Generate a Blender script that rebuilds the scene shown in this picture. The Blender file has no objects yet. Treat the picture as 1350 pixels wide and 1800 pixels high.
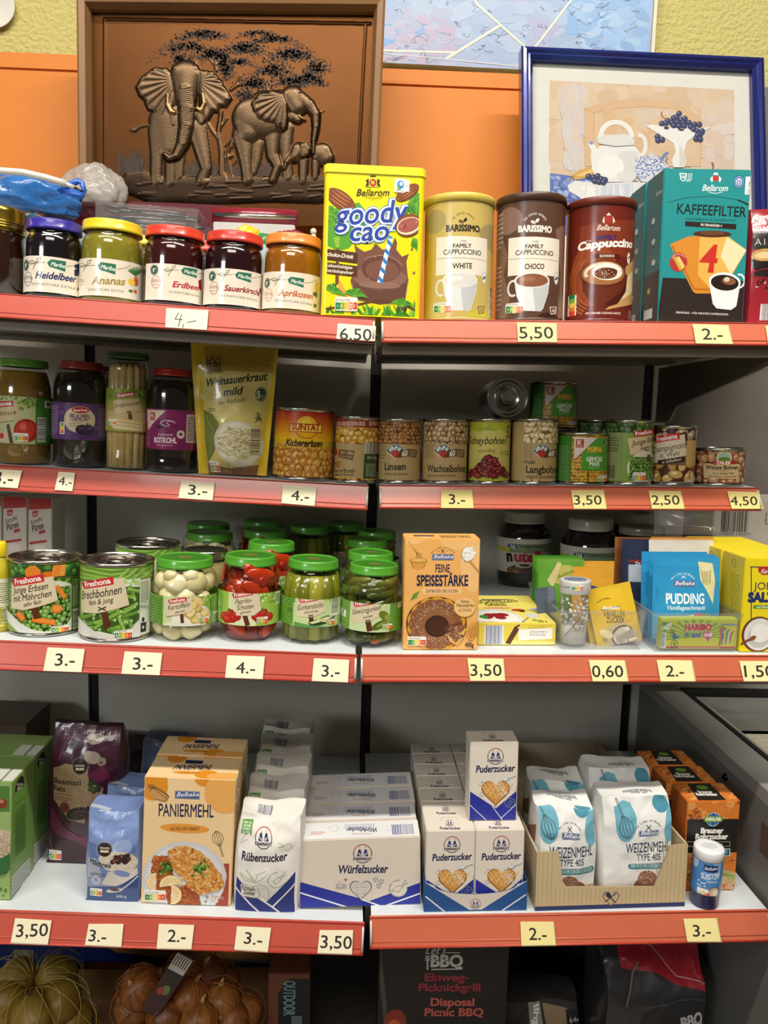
import bpy, bmesh, math, random
import numpy as np
from mathutils import Vector, Matrix, noise
from mathutils.geometry import tessellate_polygon
R = random.Random(7)
SC = bpy.context.scene
COL = SC.collection
# ---------------------------------------------------------------- camera
F, PITCH, ROLL, YAW, EYE = 1380.0, math.radians(6.6), math.radians(1.8), math.radians(2.5), 1.42
cy, sy, cp, sp = math.cos(YAW), math.sin(YAW), math.cos(PITCH), math.sin(PITCH)
FW = Vector((sy*cp, cy*cp, -sp)); r0 = Vector((cy, -sy, 0)); u0 = r0.cross(FW)
CX = math.cos(ROLL)*r0 + math.sin(ROLL)*u0
CU = -math.sin(ROLL)*r0 + math.cos(ROLL)*u0
OR = Vector((0, 0, EYE))
cam = bpy.data.cameras.new('camera'); cam.sensor_fit = 'VERTICAL'; cam.sensor_height = 24
cam.lens = F/1800*24; cam.clip_start = 0.05
co = bpy.data.objects.new('camera', cam); COL.objects.link(co)
m = Matrix((CX, CU, -FW)).transposed().to_4x4(); m.translation = OR; co.matrix_world = m
SC.camera = co
# ---------------------------------------------------------------- light
SC.view_settings.view_transform = 'Standard'; SC.view_settings.look = 'None'
SC.view_settings.gamma = 1; SC.view_settings.exposure = 0.0
W = bpy.data.worlds.new('room'); SC.world = W; W.use_nodes = True
W.node_tree.nodes['Background'].inputs[0].default_value = (1.0, .90, .76, 1)
SC.cycles.transparent_max_bounces = 32
W.node_tree.nodes['Background'].inputs[1].default_value = 0.095
def area(name, loc, aim, sx, sy_, power, col):
 l = bpy.data.lights.new(name, 'AREA'); l.shape = 'RECTANGLE'; l.size = sx; l.size_y = sy_
 l.energy = power; l.color = col
 o = bpy.data.objects.new(name, l); COL.objects.link(o); o.location = loc
 o.rotation_euler = (Vector(aim)-Vector(loc)).to_track_quat('-Z', 'Y').to_euler()
 return o
area('ceiling_tube_lamp', (.55, .12, 3.25), (.55, .2, 0), 1.3, .08, 50, (1, .945, .85))
area('ceiling_tube_lamp', (-.85, .14, 3.25), (-.85, .22, 0), 1.2, .08, 28, (1, .93, .82))
area('fill_panel_light', (-.3, -1.5, 3.3), (0, 1.0, .7), 1.6, .7, 36, (1, .93, .84))  # soft fill added behind the camera for the package fronts, no real fixture
area('fill_panel_light', (-2.9, -2.9, 2.45), (.1, 1.2, .85), 1.2, .6, 40, (.95, .98, 1))  # cool fill added low at the left to brighten the lowest shelf's back
# ---------------------------------------------------------------- pixel helpers (photo frame 1350x1800)
def ray(x, y): return (x-675)/F*CX - (y-900)/F*CU + FW
def hY(x, y, Y): d = ray(x, y); return OR + d*(Y/d.y)
def dist(p): return (Vector(p)-OR).dot(FW)
# ---------------------------------------------------------------- colour, materials
def lin(c):
 if isinstance(c, str):
  c = c.lstrip('#'); c = [int(c[i:i+2], 16)/255 for i in (0, 2, 4)]
 else: c = [v/255 for v in c]
 return tuple(v/12.92 if v <= .04045 else ((v+.055)/1.055)**2.4 for v in c)
MATS = {}
def mat(name, rough=.5, metal=0, spec=.5, bump=0, bscale=200, coat=0, vary=.06, vscale=40, bdist=.001):
 if name in MATS: return MATS[name]
 M = bpy.data.materials.new(name); M.use_nodes = True; N = M.node_tree.nodes; L = M.node_tree.links
 b = N['Principled BSDF']; b.inputs['Roughness'].default_value = rough; b.inputs['Metallic'].default_value = metal
 b.inputs['Specular IOR Level'].default_value = spec; b.inputs['Coat Weight'].default_value = coat
 b.inputs['Coat Roughness'].default_value = .08
 a = N.new('ShaderNodeAttribute'); a.attribute_name = 'Col'
 t = N.new('ShaderNodeTexCoord'); n = N.new('ShaderNodeTexNoise'); n.inputs['Scale'].default_value = vscale
 n.inputs['Detail'].default_value = 4
 L.new(t.outputs['Object'], n.inputs['Vector'])
 r = N.new('ShaderNodeMapRange'); r.inputs['To Min'].default_value = 1-vary; r.inputs['To Max'].default_value = 1+vary
 L.new(n.outputs['Fac'], r.inputs['Value'])
 x = N.new('ShaderNodeVectorMath'); x.operation = 'SCALE'
 L.new(a.outputs['Color'], x.inputs[0]); L.new(r.outputs['Result'], x.inputs['Scale'])
 L.new(x.outputs['Vector'], b.inputs['Base Color'])
 if bump:
  n2 = N.new('ShaderNodeTexNoise'); n2.inputs['Scale'].default_value = bscale; n2.inputs['Detail'].default_value = 3
  L.new(t.outputs['Object'], n2.inputs['Vector'])
  bp = N.new('ShaderNodeBump'); bp.inputs['Strength'].default_value = bump; bp.inputs['Distance'].default_value = bdist
  L.new(n2.outputs['Fac'], bp.inputs['Height']); L.new(bp.outputs['Normal'], b.inputs['Normal'])
 MATS[name] = M; return M
def clear(name, tint, rough, haze, hazecol, fres=.04):
 M = bpy.data.materials.new(name); M.use_nodes = True; N = M.node_tree.nodes; L = M.node_tree.links
 N.remove(N['Principled BSDF']); out = N['Material Output']
 t = N.new('ShaderNodeBsdfTransparent'); t.inputs[0].default_value = (*tint, 1)
 g = N.new('ShaderNodeBsdfGlossy'); g.inputs['Roughness'].default_value = rough
 d = N.new('ShaderNodeBsdfDiffuse'); d.inputs[0].default_value = (*hazecol, 1)
 m1 = N.new('ShaderNodeMixShader'); m1.inputs[0].default_value = haze
 L.new(t.outputs[0], m1.inputs[1]); L.new(d.outputs[0], m1.inputs[2])
 fc = N.new('ShaderNodeLayerWeight'); fc.inputs['Blend'].default_value = .5
 pw = N.new('ShaderNodeMath'); pw.operation = 'POWER'; pw.inputs[1].default_value = 4; L.new(fc.outputs['Facing'], pw.inputs[0])
 lw = N.new('ShaderNodeMath'); lw.operation = 'MULTIPLY_ADD'; lw.inputs[1].default_value = .55; lw.inputs[2].default_value = .035; L.new(pw.outputs[0], lw.inputs[0])
 # a thin clear wall: noise only breaks up the gloss a little
 tc = N.new('ShaderNodeTexCoord'); nz = N.new('ShaderNodeTexNoise'); nz.inputs['Scale'].default_value = 60
 L.new(tc.outputs['Object'], nz.inputs['Vector'])
 bp = N.new('ShaderNodeBump'); bp.inputs['Strength'].default_value = .15; bp.inputs['Distance'].default_value = .0006
 L.new(nz.outputs['Fac'], bp.inputs['Height']); L.new(bp.outputs['Normal'], g.inputs['Normal'])
 m2 = N.new('ShaderNodeMixShader')
 L.new(lw.outputs[0], m2.inputs[0]); L.new(m1.outputs[0], m2.inputs[1]); L.new(g.outputs[0], m2.inputs[2])
 L.new(m2.outputs[0], out.inputs['Surface']); MATS[name] = M; return M
PRINT = mat('printed_card', .42, vary=.03)
LABEL = mat('glossy_label', .3, coat=.25, vary=.03)
PAPER = mat('matte_paper', .75, bump=.15, bscale=300, vary=.04)
FILM = mat('plastic_film', .3, coat=.5, bump=.25, bscale=60, bdist=.003)
LIDM = mat('painted_lid', .28, coat=.3)
PLAS = mat('moulded_plastic', .35)
METAL = mat('tin_metal', .22, metal=1, vary=.1)
DULL = mat('painted_steel', .45, vary=.05)
RAILM = mat('price_rail_plastic', .28, coat=.3, vary=.06, vscale=25)
FOOD = mat('wet_food', .22, coat=.4, bump=.3, bscale=90, vary=.22, vscale=60)
JAM = mat('jam_body', .12, coat=.6, vary=.35, vscale=90)
SKIN = mat('vegetable_skin', .45, bump=.3, bscale=120, vary=.15)
CARD = mat('corrugated_card', .8, bump=.1, bscale=150, vary=.05)
WOOD = mat('frame_wood', .4, vary=.2, vscale=14)
GLASS = clear('thin_glass', (.97, .98, .97), .03, .0, (1, 1, 1))
CLEAR = clear('clear_plastic', (.975, .98, .98), .1, .05, (.85, .87, .88))
WRAP = clear('clear_wrap', (.98, .98, .98), .15, .03, (.9, .9, .9))
# ---------------------------------------------------------------- mesh building
class MB:
 def __init__(s): s.v = []; s.f = []; s.c = []; s.n = []; s.sm = []; s.mi = []
 def face(s, pts, c, nrm=None, smooth=False, mi=0):
  i = len(s.v); s.v += [tuple(p) for p in pts]; s.f.append(tuple(range(i, i+len(pts))))
  s.c.append(c); s.n.append(nrm); s.sm.append(smooth or nrm is not None); s.mi.append(mi)
 def mesh(s, V, Fs, c, smooth=True, mi=0):
  i = len(s.v); s.v += [tuple(p) for p in V]
  for k, f in enumerate(Fs):
   s.f.append(tuple(i+a for a in f)); s.c.append(c if not isinstance(c, list) else c[k])
   s.n.append(None); s.sm.append(smooth); s.mi.append(mi)
 def box(s, x0, y0, z0, x1, y1, z1, c, mi=0, skew=0):
  V = [(x0, y0, z0), (x1, y0, z0), (x1, y1, z0), (x0, y1, z0), (x0, y0, z1), (x1, y0, z1), (x1, y1, z1), (x0, y1, z1)]
  s.mesh(V, [(0, 3, 2, 1), (4, 5, 6, 7), (0, 1, 5, 4), (1, 2, 6, 5), (2, 3, 7, 6), (3, 0, 4, 7)], c, False, mi)
 def lathe(s, prof, c, n=48, mi=0, ox=0, oy=0, cap=True, smooth=True, sxy=(1, 1), jit=None):
  V = []; Fs = []; cc = []
  for j, (r, z) in enumerate(prof):
   for k in range(n):
    a = 2*math.pi*k/n; V.append((ox+sxy[0]*r*math.sin(a), oy-sxy[1]*r*math.cos(a), z))
  for j in range(len(prof)-1):
   for k in range(n):
    k2 = (k+1) % n; Fs.append((j*n+k, j*n+k2, (j+1)*n+k2, (j+1)*n+k)); cc.append(c[j] if isinstance(c, list) else c)
  if cap:
   if prof[0][0] > 1e-5: Fs.append(tuple(range(n-1, -1, -1))); cc.append(cc[0])
   if prof[-1][0] > 1e-5: Fs.append(tuple((len(prof)-1)*n+k for k in range(n))); cc.append(cc[-2])
  s.mesh(V, Fs, cc, smooth, mi)
 def tube(s, path, r, c, n=8, mi=0, cap=True):
  P = [Vector(p) for p in path]; V = []; Fs = []
  rr = r if isinstance(r, (list, tuple)) else [r]*len(P)
  up = Vector((0, 0, 1)); pv = None
  for i, p in enumerate(P):
   t = (P[min(i+1, len(P)-1)]-P[max(i-1, 0)]).normalized()
   if pv is None: pv = t.orthogonal().normalized()
   pv = (pv - t*pv.dot(t)).normalized(); w = t.cross(pv)
   for k in range(n):
    a = 2*math.pi*k/n; V.append(p+rr[i]*(math.cos(a)*pv+math.sin(a)*w))
  for i in range(len(P)-1):
   for k in range(n):
    k2 = (k+1) % n; Fs.append((i*n+k, i*n+k2, (i+1)*n+k2, (i+1)*n+k))
  if cap: Fs += [tuple(range(n-1, -1, -1)), tuple((len(P)-1)*n+k for k in range(n))]
  s.mesh(V, Fs, c, True, mi)
 def ball(s, ctr, rad, c, n=16, m=10, rot=None, lump=0, seed=0, mi=0):
  V = []; Fs = []; rot = rot or Matrix.Identity(3)
  rad = Vector(rad if isinstance(rad, (tuple, list)) else (rad,)*3); ctr = Vector(ctr)
  for j in range(m+1):
   b = math.pi*j/m
   for k in range(n):
    a = 2*math.pi*k/n; d = Vector((math.sin(b)*math.cos(a), math.sin(b)*math.sin(a), math.cos(b)))
    q = 1+lump*noise.noise(d*1.6+Vector((seed*3.7, seed, 0)))
    V.append(ctr+rot@Vector((d.x*rad.x*q, d.y*rad.y*q, d.z*rad.z*q)))
  for j in range(m):
   for k in range(n):
    k2 = (k+1) % n
    if j == 0: f = (k, (j+1)*n+k, (j+1)*n+k2)
    elif j == m-1: f = (j*n+k, (j+1)*n+k, j*n+k2)
    else: f = (j*n+k, (j+1)*n+k, (j+1)*n+k2, j*n+k2)
    Fs.append(f)
  s.mesh(V, Fs, c, True, mi)
 def build(s, name, mats, parent=None, M=None, kind=None):
  me = bpy.data.meshes.new(name); me.from_pydata(s.v, [], s.f)
  nl = len(me.loops); col = np.ones((nl, 4), np.float32)
  lens = [len(f) for f in s.f]
  col[:, :3] = np.repeat(np.array([c if not isinstance(c, str) else lin(c) for c in s.c], np.float32).reshape(-1, 3), lens, axis=0)
  at = me.color_attributes.new('Col', 'FLOAT_COLOR', 'CORNER'); at.data.foreach_set('color', col.ravel())
  me.polygons.foreach_set('use_smooth', s.sm)
  me.polygons.foreach_set('material_index', s.mi)
  for mm in (mats if isinstance(mats, (list, tuple)) else [mats]): me.materials.append(mm)
  if any(n is not None for n in s.n):
   me.update(); base = []
   me.calc_loop_triangles if False else None
   vn = [v.normal.copy() for v in me.vertices]
   nr = []
   for f, n, sm, p in zip(s.f, s.n, s.sm, me.polygons):
    if n is not None: nr += [tuple(q) for q in n]
    elif sm: nr += [tuple(vn[i]) for i in f]
    else: nr += [tuple(p.normal)]*len(f)
   me.normals_split_custom_set(nr)
  me.update()
  o = bpy.data.objects.new(name, me); COL.objects.link(o)
  if parent is not None: o.parent = parent
  elif M is not None: o.matrix_world = M
  if kind: o['kind'] = kind
  return o
def L3(c): return lin(c)
def thing(name, label, cat, M, group=None):
 o = bpy.data.objects.new(name, None); COL.objects.link(o); o.empty_display_size = .02
 o.matrix_world = M; o['label'] = label; o['category'] = cat
 if group: o['group'] = group
 return o
def tag(o, label, cat, group=None):
 o['label'] = label; o['category'] = cat
 if group: o['group'] = group
 return o
def kids(o): return [c for c in KID.get(o.name, [])]
def dup(o, M, label=None, group=None):
 chl = list(o.children)
 c = o.copy(); COL.objects.link(c); c.matrix_world = M
 if label: c['label'] = label
 if group: c['group'] = group
 for ch in chl:
  gr = list(ch.children); d = ch.copy(); COL.objects.link(d); d.parent = c
  for g in gr: e = g.copy(); COL.objects.link(e); e.parent = d
 return c
# ---------------------------------------------------------------- surfaces that carry print
class Flat:                                  # local plane: origin o, axes ax (a), ay (b), normal
 curved = False
 def __init__(s, M, o, ax, ay): s.M = M; s.o = Vector(o); s.ax = Vector(ax).normalized(); s.ay = Vector(ay).normalized(); s.n = s.ax.cross(s.ay)
 def uv(s, x, y):
  I = s.M.inverted(); p = I@OR; d = I.to_3x3()@ray(x, y)
  t = (s.o-p).dot(s.n)/d.dot(s.n); q = p+d*t-s.o
  return q.dot(s.ax), q.dot(s.ay)
 def pt(s, a, b, h): return s.o+s.ax*a+s.ay*b+s.n*h, s.n
 def da(s): return None
class Cyl:                                   # local cylinder about z, a = r*theta (0 facing -Y), b = z
 curved = True
 def __init__(s, M, r, n=90, off=0, ox=0, oy=0): s.M = M; s.r = r; s.st = 2*math.pi*r/n; s.ox = ox; s.oy = oy; s.off = off
 def uv(s, x, y):
  I = s.M.inverted(); p = I@OR; d = I.to_3x3()@ray(x, y)
  px, py = p.x-s.ox, p.y-s.oy
  A = d.x*d.x+d.y*d.y; B = 2*(px*d.x+py*d.y); C = px*px+py*py-s.r*s.r
  D = B*B-4*A*C
  t = (-B-math.sqrt(D))/(2*A) if D > 0 else -B/(2*A)
  qx, qy = px+d.x*t, py+d.y*t
  return s.r*math.atan2(qx, -qy), p.z+d.z*t
 def pt(s, a, b, h):
  k = math.floor(a/s.st+1e-6); f = a/s.st-k
  t0, t1 = k*s.st/s.r, (k+1)*s.st/s.r
  q0 = Vector((math.sin(t0), -math.cos(t0), 0)); q1 = Vector((math.sin(t1), -math.cos(t1), 0))
  n = (q0*(1-f)+q1*f); p = n*(s.r+s.off+h)
  return Vector((p.x+s.ox, p.y+s.oy, b)), n.normalized()
class Grid:                                  # planar uv frame (like Flat) drawn on a bent sheet fn(a,b)->point
 curved = True
 def __init__(s, M, o, ax, ay, a0, a1, b0, b1, na, nb, fn):
  s.M = M; s.fl = Flat(M, o, ax, ay); s.a0, s.b0 = a0, b0; s.st = (a1-a0)/na; s.sb = (b1-b0)/nb; s.na, s.nb = na, nb
  s.P = [[Vector(fn(a0+i*s.st, b0+j*s.sb)) for i in range(na+1)] for j in range(nb+1)]
  s.N = [[None]*(na+1) for j in range(nb+1)]
  for j in range(nb+1):
   for i in range(na+1):
    da = s.P[j][min(i+1, na)]-s.P[j][max(i-1, 0)]; db = s.P[min(j+1, nb)][i]-s.P[max(j-1, 0)][i]
    s.N[j][i] = da.cross(db).normalized()
 def uv(s, x, y): return s.fl.uv(x, y)
 def pt(s, a, b, h):
  fa = (a-s.a0)/s.st; fb = (b-s.b0)/s.sb
  i = min(max(int(math.floor(fa+1e-6)), 0), s.na-1); j = min(max(int(math.floor(fb+1e-6)), 0), s.nb-1)
  x, y = fa-i, fb-j
  def mix(G):
   A, B, C, D = G[j][i], G[j][i+1], G[j+1][i], G[j+1][i+1]
   return A+(B-A)*x+(D-B)*y if x >= y else A+(D-C)*x+(C-A)*y
  n = mix(s.N); return mix(s.P)+n*h, n
def clip(poly, ax, lim, keep_lo):
 out = []
 for i in range(len(poly)):
  p, q = poly[i-1], poly[i]; ip = (p[ax] <= lim) == keep_lo or p[ax] == lim; iq = (q[ax] <= lim) == keep_lo or q[ax] == lim
  if ip != iq:
   t = (lim-p[ax])/(q[ax]-p[ax]); out.append((p[0]+(q[0]-p[0])*t, p[1]+(q[1]-p[1])*t))
  if iq: out.append(q)
 return out
def clipd(poly, fn, pos):
 out = []
 for i in range(len(poly)):
  p, q = poly[i-1], poly[i]; a, b = fn(p), fn(q)
  if not pos: a, b = -a, -b
  if (a >= 0) != (b >= 0):
   t = a/(a-b); out.append((p[0]+(q[0]-p[0])*t, p[1]+(q[1]-p[1])*t))
  if b >= 0: out.append(q)
 return out
GL = {}
def glyphs(s, bold):
 k = (s, bold)
 if k in GL: return GL[k]
 cu = bpy.data.curves.new('t', 'FONT'); cu.body = s; cu.resolution_u = 3
 o = bpy.data.objects.new('t', cu); COL.objects.link(o); bpy.context.view_layer.update()
 me = o.evaluated_get(bpy.context.evaluated_depsgraph_get()).to_mesh()
 me.calc_loop_triangles()
 V = [(v.co.x, v.co.y) for v in me.vertices]; T = [tuple(t.vertices) for t in me.loop_triangles]
 o.to_mesh_clear(); bpy.data.objects.remove(o); bpy.data.curves.remove(cu)
 if bold > 0:                             # heavier strokes: push every outline point outwards
  T = [t if (V[t[1]][0]-V[t[0]][0])*(V[t[2]][1]-V[t[0]][1])-(V[t[1]][1]-V[t[0]][1])*(V[t[2]][0]-V[t[0]][0]) > 0 else t[::-1] for t in T]
  E = {(t[i-1], t[i]) for t in T for i in range(3)}; N_ = {}
  for p, q in E:
   if (q, p) in E: continue
   dx, dy = V[q][0]-V[p][0], V[q][1]-V[p][1]; l = math.hypot(dx, dy)
   if l < .004: continue
   for i in (p, q): N_.setdefault(i, []).append((dy/l, -dx/l))
  W_ = list(V)
  for i, ns in N_.items():
   nx, ny = sum(n[0] for n in ns), sum(n[1] for n in ns); l = math.hypot(nx, ny)
   if l < 1e-6: continue
   nx, ny = nx/l, ny/l; k = bold/max(nx*ns[0][0]+ny*ns[0][1], .62); W_[i] = (V[i][0]+nx*k, V[i][1]+ny*k)
  V = W_
 if V:
  x0 = min(v[0] for v in V); x1 = max(v[0] for v in V)
 else: x0, x1 = 0, 1
 GL[k] = (V, T, x0, x1); return GL[k]
CAPH = None
def caph():
 global CAPH
 if CAPH is None: V = glyphs('H', 0)[0]; CAPH = max(v[1] for v in V)
 return CAPH
class Art:
 """flat colour print: every op is triangles in surface metres; later ops lie a hair above earlier ones they cover"""
 EPS = 3e-5
 def __init__(s, surf, cr=(0, 0, 1), eps=None):
  s.S = surf; s.ops = []; s.cr(*cr); s.lim = None
  if eps: s.EPS = eps
 def cr(s, ox, oy, k):
  s.ox, s.oy, s.k = ox, oy, k
  o = s.S.M.translation; s.px = s.pa = s.pb = F/dist(o)*k     # crop pixels per metre, straight on and along the sheet's own axes
  fl = getattr(s.S, 'fl', s.S)
  if isinstance(fl, Flat):
   v = fl.M@fl.o-OR; x, y = 675+F*v.dot(CX)/v.dot(FW), 900-F*v.dot(CU)/v.dot(FW)
   A, B, C = fl.uv(x, y), fl.uv(x+2, y), fl.uv(x, y-2)
   s.pa = max(2*k/max(abs(B[0]-A[0]), 1e-9), s.px*.08); s.pb = max(2*k/max(abs(C[1]-A[1]), 1e-9), s.px*.08)
  return s
 def m(s, x, y): return s.S.uv(s.ox+x/s.k, s.oy+y/s.k)
 def add(s, tris, c):
  if not tris: return
  tris = [t if sum(t[i-1][0]*t[i][1]-t[i][0]*t[i-1][1] for i in range(len(t))) >= 0 else t[::-1] for t in tris]
  if s.lim:
   a0, b0, a1, b1 = s.lim; T = []
   for t in tris:
    if min(p[0] for p in t) >= a0 and max(p[0] for p in t) <= a1 and min(p[1] for p in t) >= b0 and max(p[1] for p in t) <= b1: T.append(t); continue
    for ax, lm, lo in ((0, a0, False), (0, a1, True), (1, b0, False), (1, b1, True)):
     t = clip(t, ax, lm, lo)
     if len(t) < 3: break
    if len(t) >= 3: T.append(t)
   tris = T
   if not tris: return
  xs = [p[0] for t in tris for p in t]; ys = [p[1] for t in tris for p in t]
  bb = (min(xs), min(ys), max(xs), max(ys)); ly = 0
  for o in s.ops:
   b = o[2]
   if o[3] >= ly and b[0] < bb[2] and b[2] > bb[0] and b[1] < bb[3] and b[3] > bb[1]: ly = o[3]+1
  s.ops.append((tris, lin(c), bb, ly))
 def mpoly(s, pts, c):
  pts = [tuple(p) for p in pts]
  if len(pts) == 3: s.add([pts], c); return
  t = tessellate_polygon([[Vector((p[0], p[1], 0)) for p in pts]])
  T = []
  for a in t:
   q = [pts[i] for i in a]
   if (q[1][0]-q[0][0])*(q[2][1]-q[0][1])-(q[1][1]-q[0][1])*(q[2][0]-q[0][0]) < 0: q.reverse()
   T.append(q)
  s.add(T, c)
 def poly(s, pts, c): s.mpoly([s.m(*p) for p in pts], c)
 def mrect(s, a0, b0, a1, b1, c): s.add([[(a0, b0), (a1, b0), (a1, b1), (a0, b1)]], c)
 def rect(s, x0, y0, x1, y1, c):
  a, b = s.m(x0, y0), s.m(x1, y1)
  s.mrect(min(a[0], b[0]), min(a[1], b[1]), max(a[0], b[0]), max(a[1], b[1]), c)
 def mell(s, a, b, ra, rb, c, rot=0, n=20, t0=0, t1=2*math.pi):
  cr, sr = math.cos(rot), math.sin(rot); P = []
  full = abs(t1-t0-2*math.pi) < 1e-6; k = n if full else n+1
  for i in range(k):
   t = t0+(t1-t0)*i/n; x, y = ra*math.cos(t), rb*math.sin(t); P.append((a+x*cr-y*sr, b+x*sr+y*cr))
  s.add([P] if full or t1-t0 <= math.pi+1e-6 else [[(a, b), P[i], P[i+1]] for i in range(n)], c)
 def ell(s, x, y, rx, ry, c, rot=0, n=20, t0=0, t1=2*math.pi):
  a, b = s.m(x, y); s.mell(a, b, rx/s.pa, ry/s.pb, c, rot, n, t0, t1)
 def ring(s, x, y, rx, ry, w, c, t0=0, t1=2*math.pi, n=28):
  a, b = s.m(x, y); k = 1/s.pa; kb = 1/s.pb; T = []
  for i in range(n):
   u, v = t0+(t1-t0)*i/n, t0+(t1-t0)*(i+1)/n
   T.append([(a+(rx-w)*k*math.cos(u), b+(ry-w)*kb*math.sin(u)), (a+rx*k*math.cos(u), b+ry*kb*math.sin(u)),
       (a+rx*k*math.cos(v), b+ry*kb*math.sin(v)), (a+(rx-w)*k*math.cos(v), b+(ry-w)*kb*math.sin(v))])
  s.add(T, c)
 def line(s, pts, w, c):
  P = [Vector(s.m(*p)) for p in pts]; w = w/s.px/2; T = []; n = len(P); L = []
  P = [p for i, p in enumerate(P) if i == 0 or (p-P[i-1]).length > 1e-7]; n = len(P)
  if n < 2: return
  for i in range(n):
   a = (P[i]-P[i-1]).normalized() if i else (P[1]-P[0]).normalized(); b = (P[i+1]-P[i]).normalized() if i < n-1 else a
   na = Vector((-a.y, a.x)); nb = Vector((-b.y, b.x)); mt = na+nb
   mt = mt.normalized()*min(w/max(mt.normalized().dot(na), .45), w*2) if mt.length > .2 else na*w
   e = -a*w*.4 if i == 0 else (a*w*.4 if i == n-1 else Vector((0, 0))); L.append((P[i]+e-mt, P[i]+e+mt))
  s.add([[tuple(p[0]), tuple(q[0]), tuple(q[1]), tuple(p[1])] for p, q in zip(L, L[1:])], c)
 def text(s, t, x0, x1, y, h, c, y1=None, bold=0, shear=0, out=None, vs=1):
  """cap height h and baseline from (x0,y) to (x1,y1), all in crop pixels"""
  V, T, g0, g1 = glyphs(t, bold)
  if not T: return
  A = s.m(x0, y); B = s.m(x1, y if y1 is None else y1); hh = h/s.pb/caph()
  dx, dy = B[0]-A[0], B[1]-A[1]; w = math.hypot(dx, dy); ex, ey = dx/w, dy/w; sx = w/max(g1-g0, 1e-6)
  def f(p):
   X = (p[0]-g0)*sx+shear*p[1]*hh; Y = p[1]*hh
   return (A[0]+ex*X-ey*Y, A[1]+ey*X+ex*Y)
  if out:
   oc, ob = out; s.text(t, x0, x1, y, h, oc, y1, bold+ob, shear)
  Q = [f(p) for p in V]
  if bold < .035: s.add([[Q[i] for i in k] for k in T], c); return
  par = list(range(len(V)))
  def fd(i):
   while par[i] != i: i = par[i]
   return i
  for k in T: par[fd(k[1])] = fd(k[0]); par[fd(k[2])] = fd(k[0])
  G = {}
  for k in T: G.setdefault(fd(k[0]), []).append([Q[i] for i in k])
  for g in G.values(): s.add(g, c)                     # wide letters run into each other: one layer each
 def arc(s, t, cx, cyy, r, a0, a1, h, c, bold=0, down=False):
  """letters spaced round a circle, angles in degrees from the x axis"""
  n = len(t); k = 1/s.px; a, b = s.m(cx, cyy); tot = []
  for i, ch in enumerate(t):
   if ch == ' ': continue
   an = math.radians(a0+(a1-a0)*(i+.5)/n); V, T, g0, g1 = glyphs(ch, bold); hh = h*k/caph()
   px_, py_ = a+r*k*math.cos(an), b+r*k*math.sin(an); ro = an-math.pi/2 if not down else an+math.pi/2
   cr_, sr_ = math.cos(ro), math.sin(ro); mid = (g0+g1)/2
   Q = [(px_+((p[0]-mid)*hh)*cr_-p[1]*hh*sr_, py_+((p[0]-mid)*hh)*sr_+p[1]*hh*cr_) for p in V]
   tot += [[Q[j] for j in q] for q in T]
  s.add(tot, c)
 def lines(s, x0, x1, y, n, dy, h, c, seed=1):
  """small print too fine to read: rows of short dashes"""
  q = random.Random(seed); T = []; k = 1/s.pa; kb = 1/s.pb
  for i in range(n):
   a = s.m(x0, y+i*dy); b = s.m(x1, y+i*dy); x = a[0]; e = b[0]-q.random()*.25*(b[0]-a[0]) if i == n-1 else b[0]
   while x < e:
    w = min(q.uniform(.6, 2.2)*h*k*1.6, e-x); T.append([(x, a[1]-h*kb/2), (x+w, a[1]-h*kb/2), (x+w, a[1]+h*kb/2), (x, a[1]+h*kb/2)]); x += w+h*k*.7
  s.add(T, c)
 def bars(s, x0, y0, x1, y1, c='#1d1d33', bg=None, seed=3, horiz=False):
  if bg: s.rect(x0, y0, x1, y1, bg)
  a, b = s.m(x0, y1); d, e = s.m(x1, y0); q = random.Random(seed); T = []
  L = (e-b) if horiz else (d-a); x = L*.04
  while x < L*.95:
   w = L*q.choice([.012, .012, .022, .033])
   T.append([(a, b+x), (d, b+x), (d, b+x+w), (a, b+x+w)] if horiz else [(a+x, b), (a+x+w, b), (a+x+w, e), (a+x, e)])
   x += w+L*q.choice([.012, .02, .03])
  s.add(T, c)
 def nutri(s, x0, y0, x1, y1, act, vert=False):
  s.rrect(x0, y0, x1, y1, (y1-y0)*.15 if not vert else (x1-x0)*.15, '#f3efe4')
  cs = ['#13804a', '#7db540', '#f2c628', '#e98327', '#d8402c']
  if not vert:
   w = (x1-x0)*.92/5; xx = x0+(x1-x0)*.04; t = y0+(y1-y0)*.38; e = y1-(y1-y0)*.08
   s.text('NUTRI-SCORE', x0+w*.3, x0+w*3.6, y0+(y1-y0)*.3, (y1-y0)*.17, '#5a5a58')
   for i in range(5): s.rect(xx+i*w, t, xx+(i+1)*w, e, cs[i])
   for i, ch in enumerate('ABCDE'):
    if i == act: continue
    s.text(ch, xx+i*w+w*.28, xx+i*w+w*.72, e-(e-t)*.3, (e-t)*.42, tuple(int(v*.55+90) for v in (255, 250, 235)))
   i = act; s.rrect(xx+i*w-w*.16, t-(e-t)*.12, xx+(i+1)*w+w*.16, e+(e-t)*.12, w*.4, '#f3efe4')
   s.rrect(xx+i*w-w*.04, t-(e-t)*.02, xx+(i+1)*w+w*.04, e+(e-t)*.02, w*.35, cs[i])
   s.text('ABCDE'[i], xx+i*w+w*.2, xx+i*w+w*.8, e-(e-t)*.2, (e-t)*.6, '#ffffff', bold=.02)
  else:
   h = (y1-y0)*.9/5; yy = y0+(y1-y0)*.05; a = x0+(x1-x0)*.2; e = x1-(x1-x0)*.2
   for i in range(5): s.rect(a, yy+i*h, e, yy+(i+1)*h, cs[i])
   i = act; s.rrect(a-(e-a)*.2, yy+i*h-h*.1, e+(e-a)*.2, yy+(i+1)*h+h*.1, h*.35, cs[i])
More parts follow.
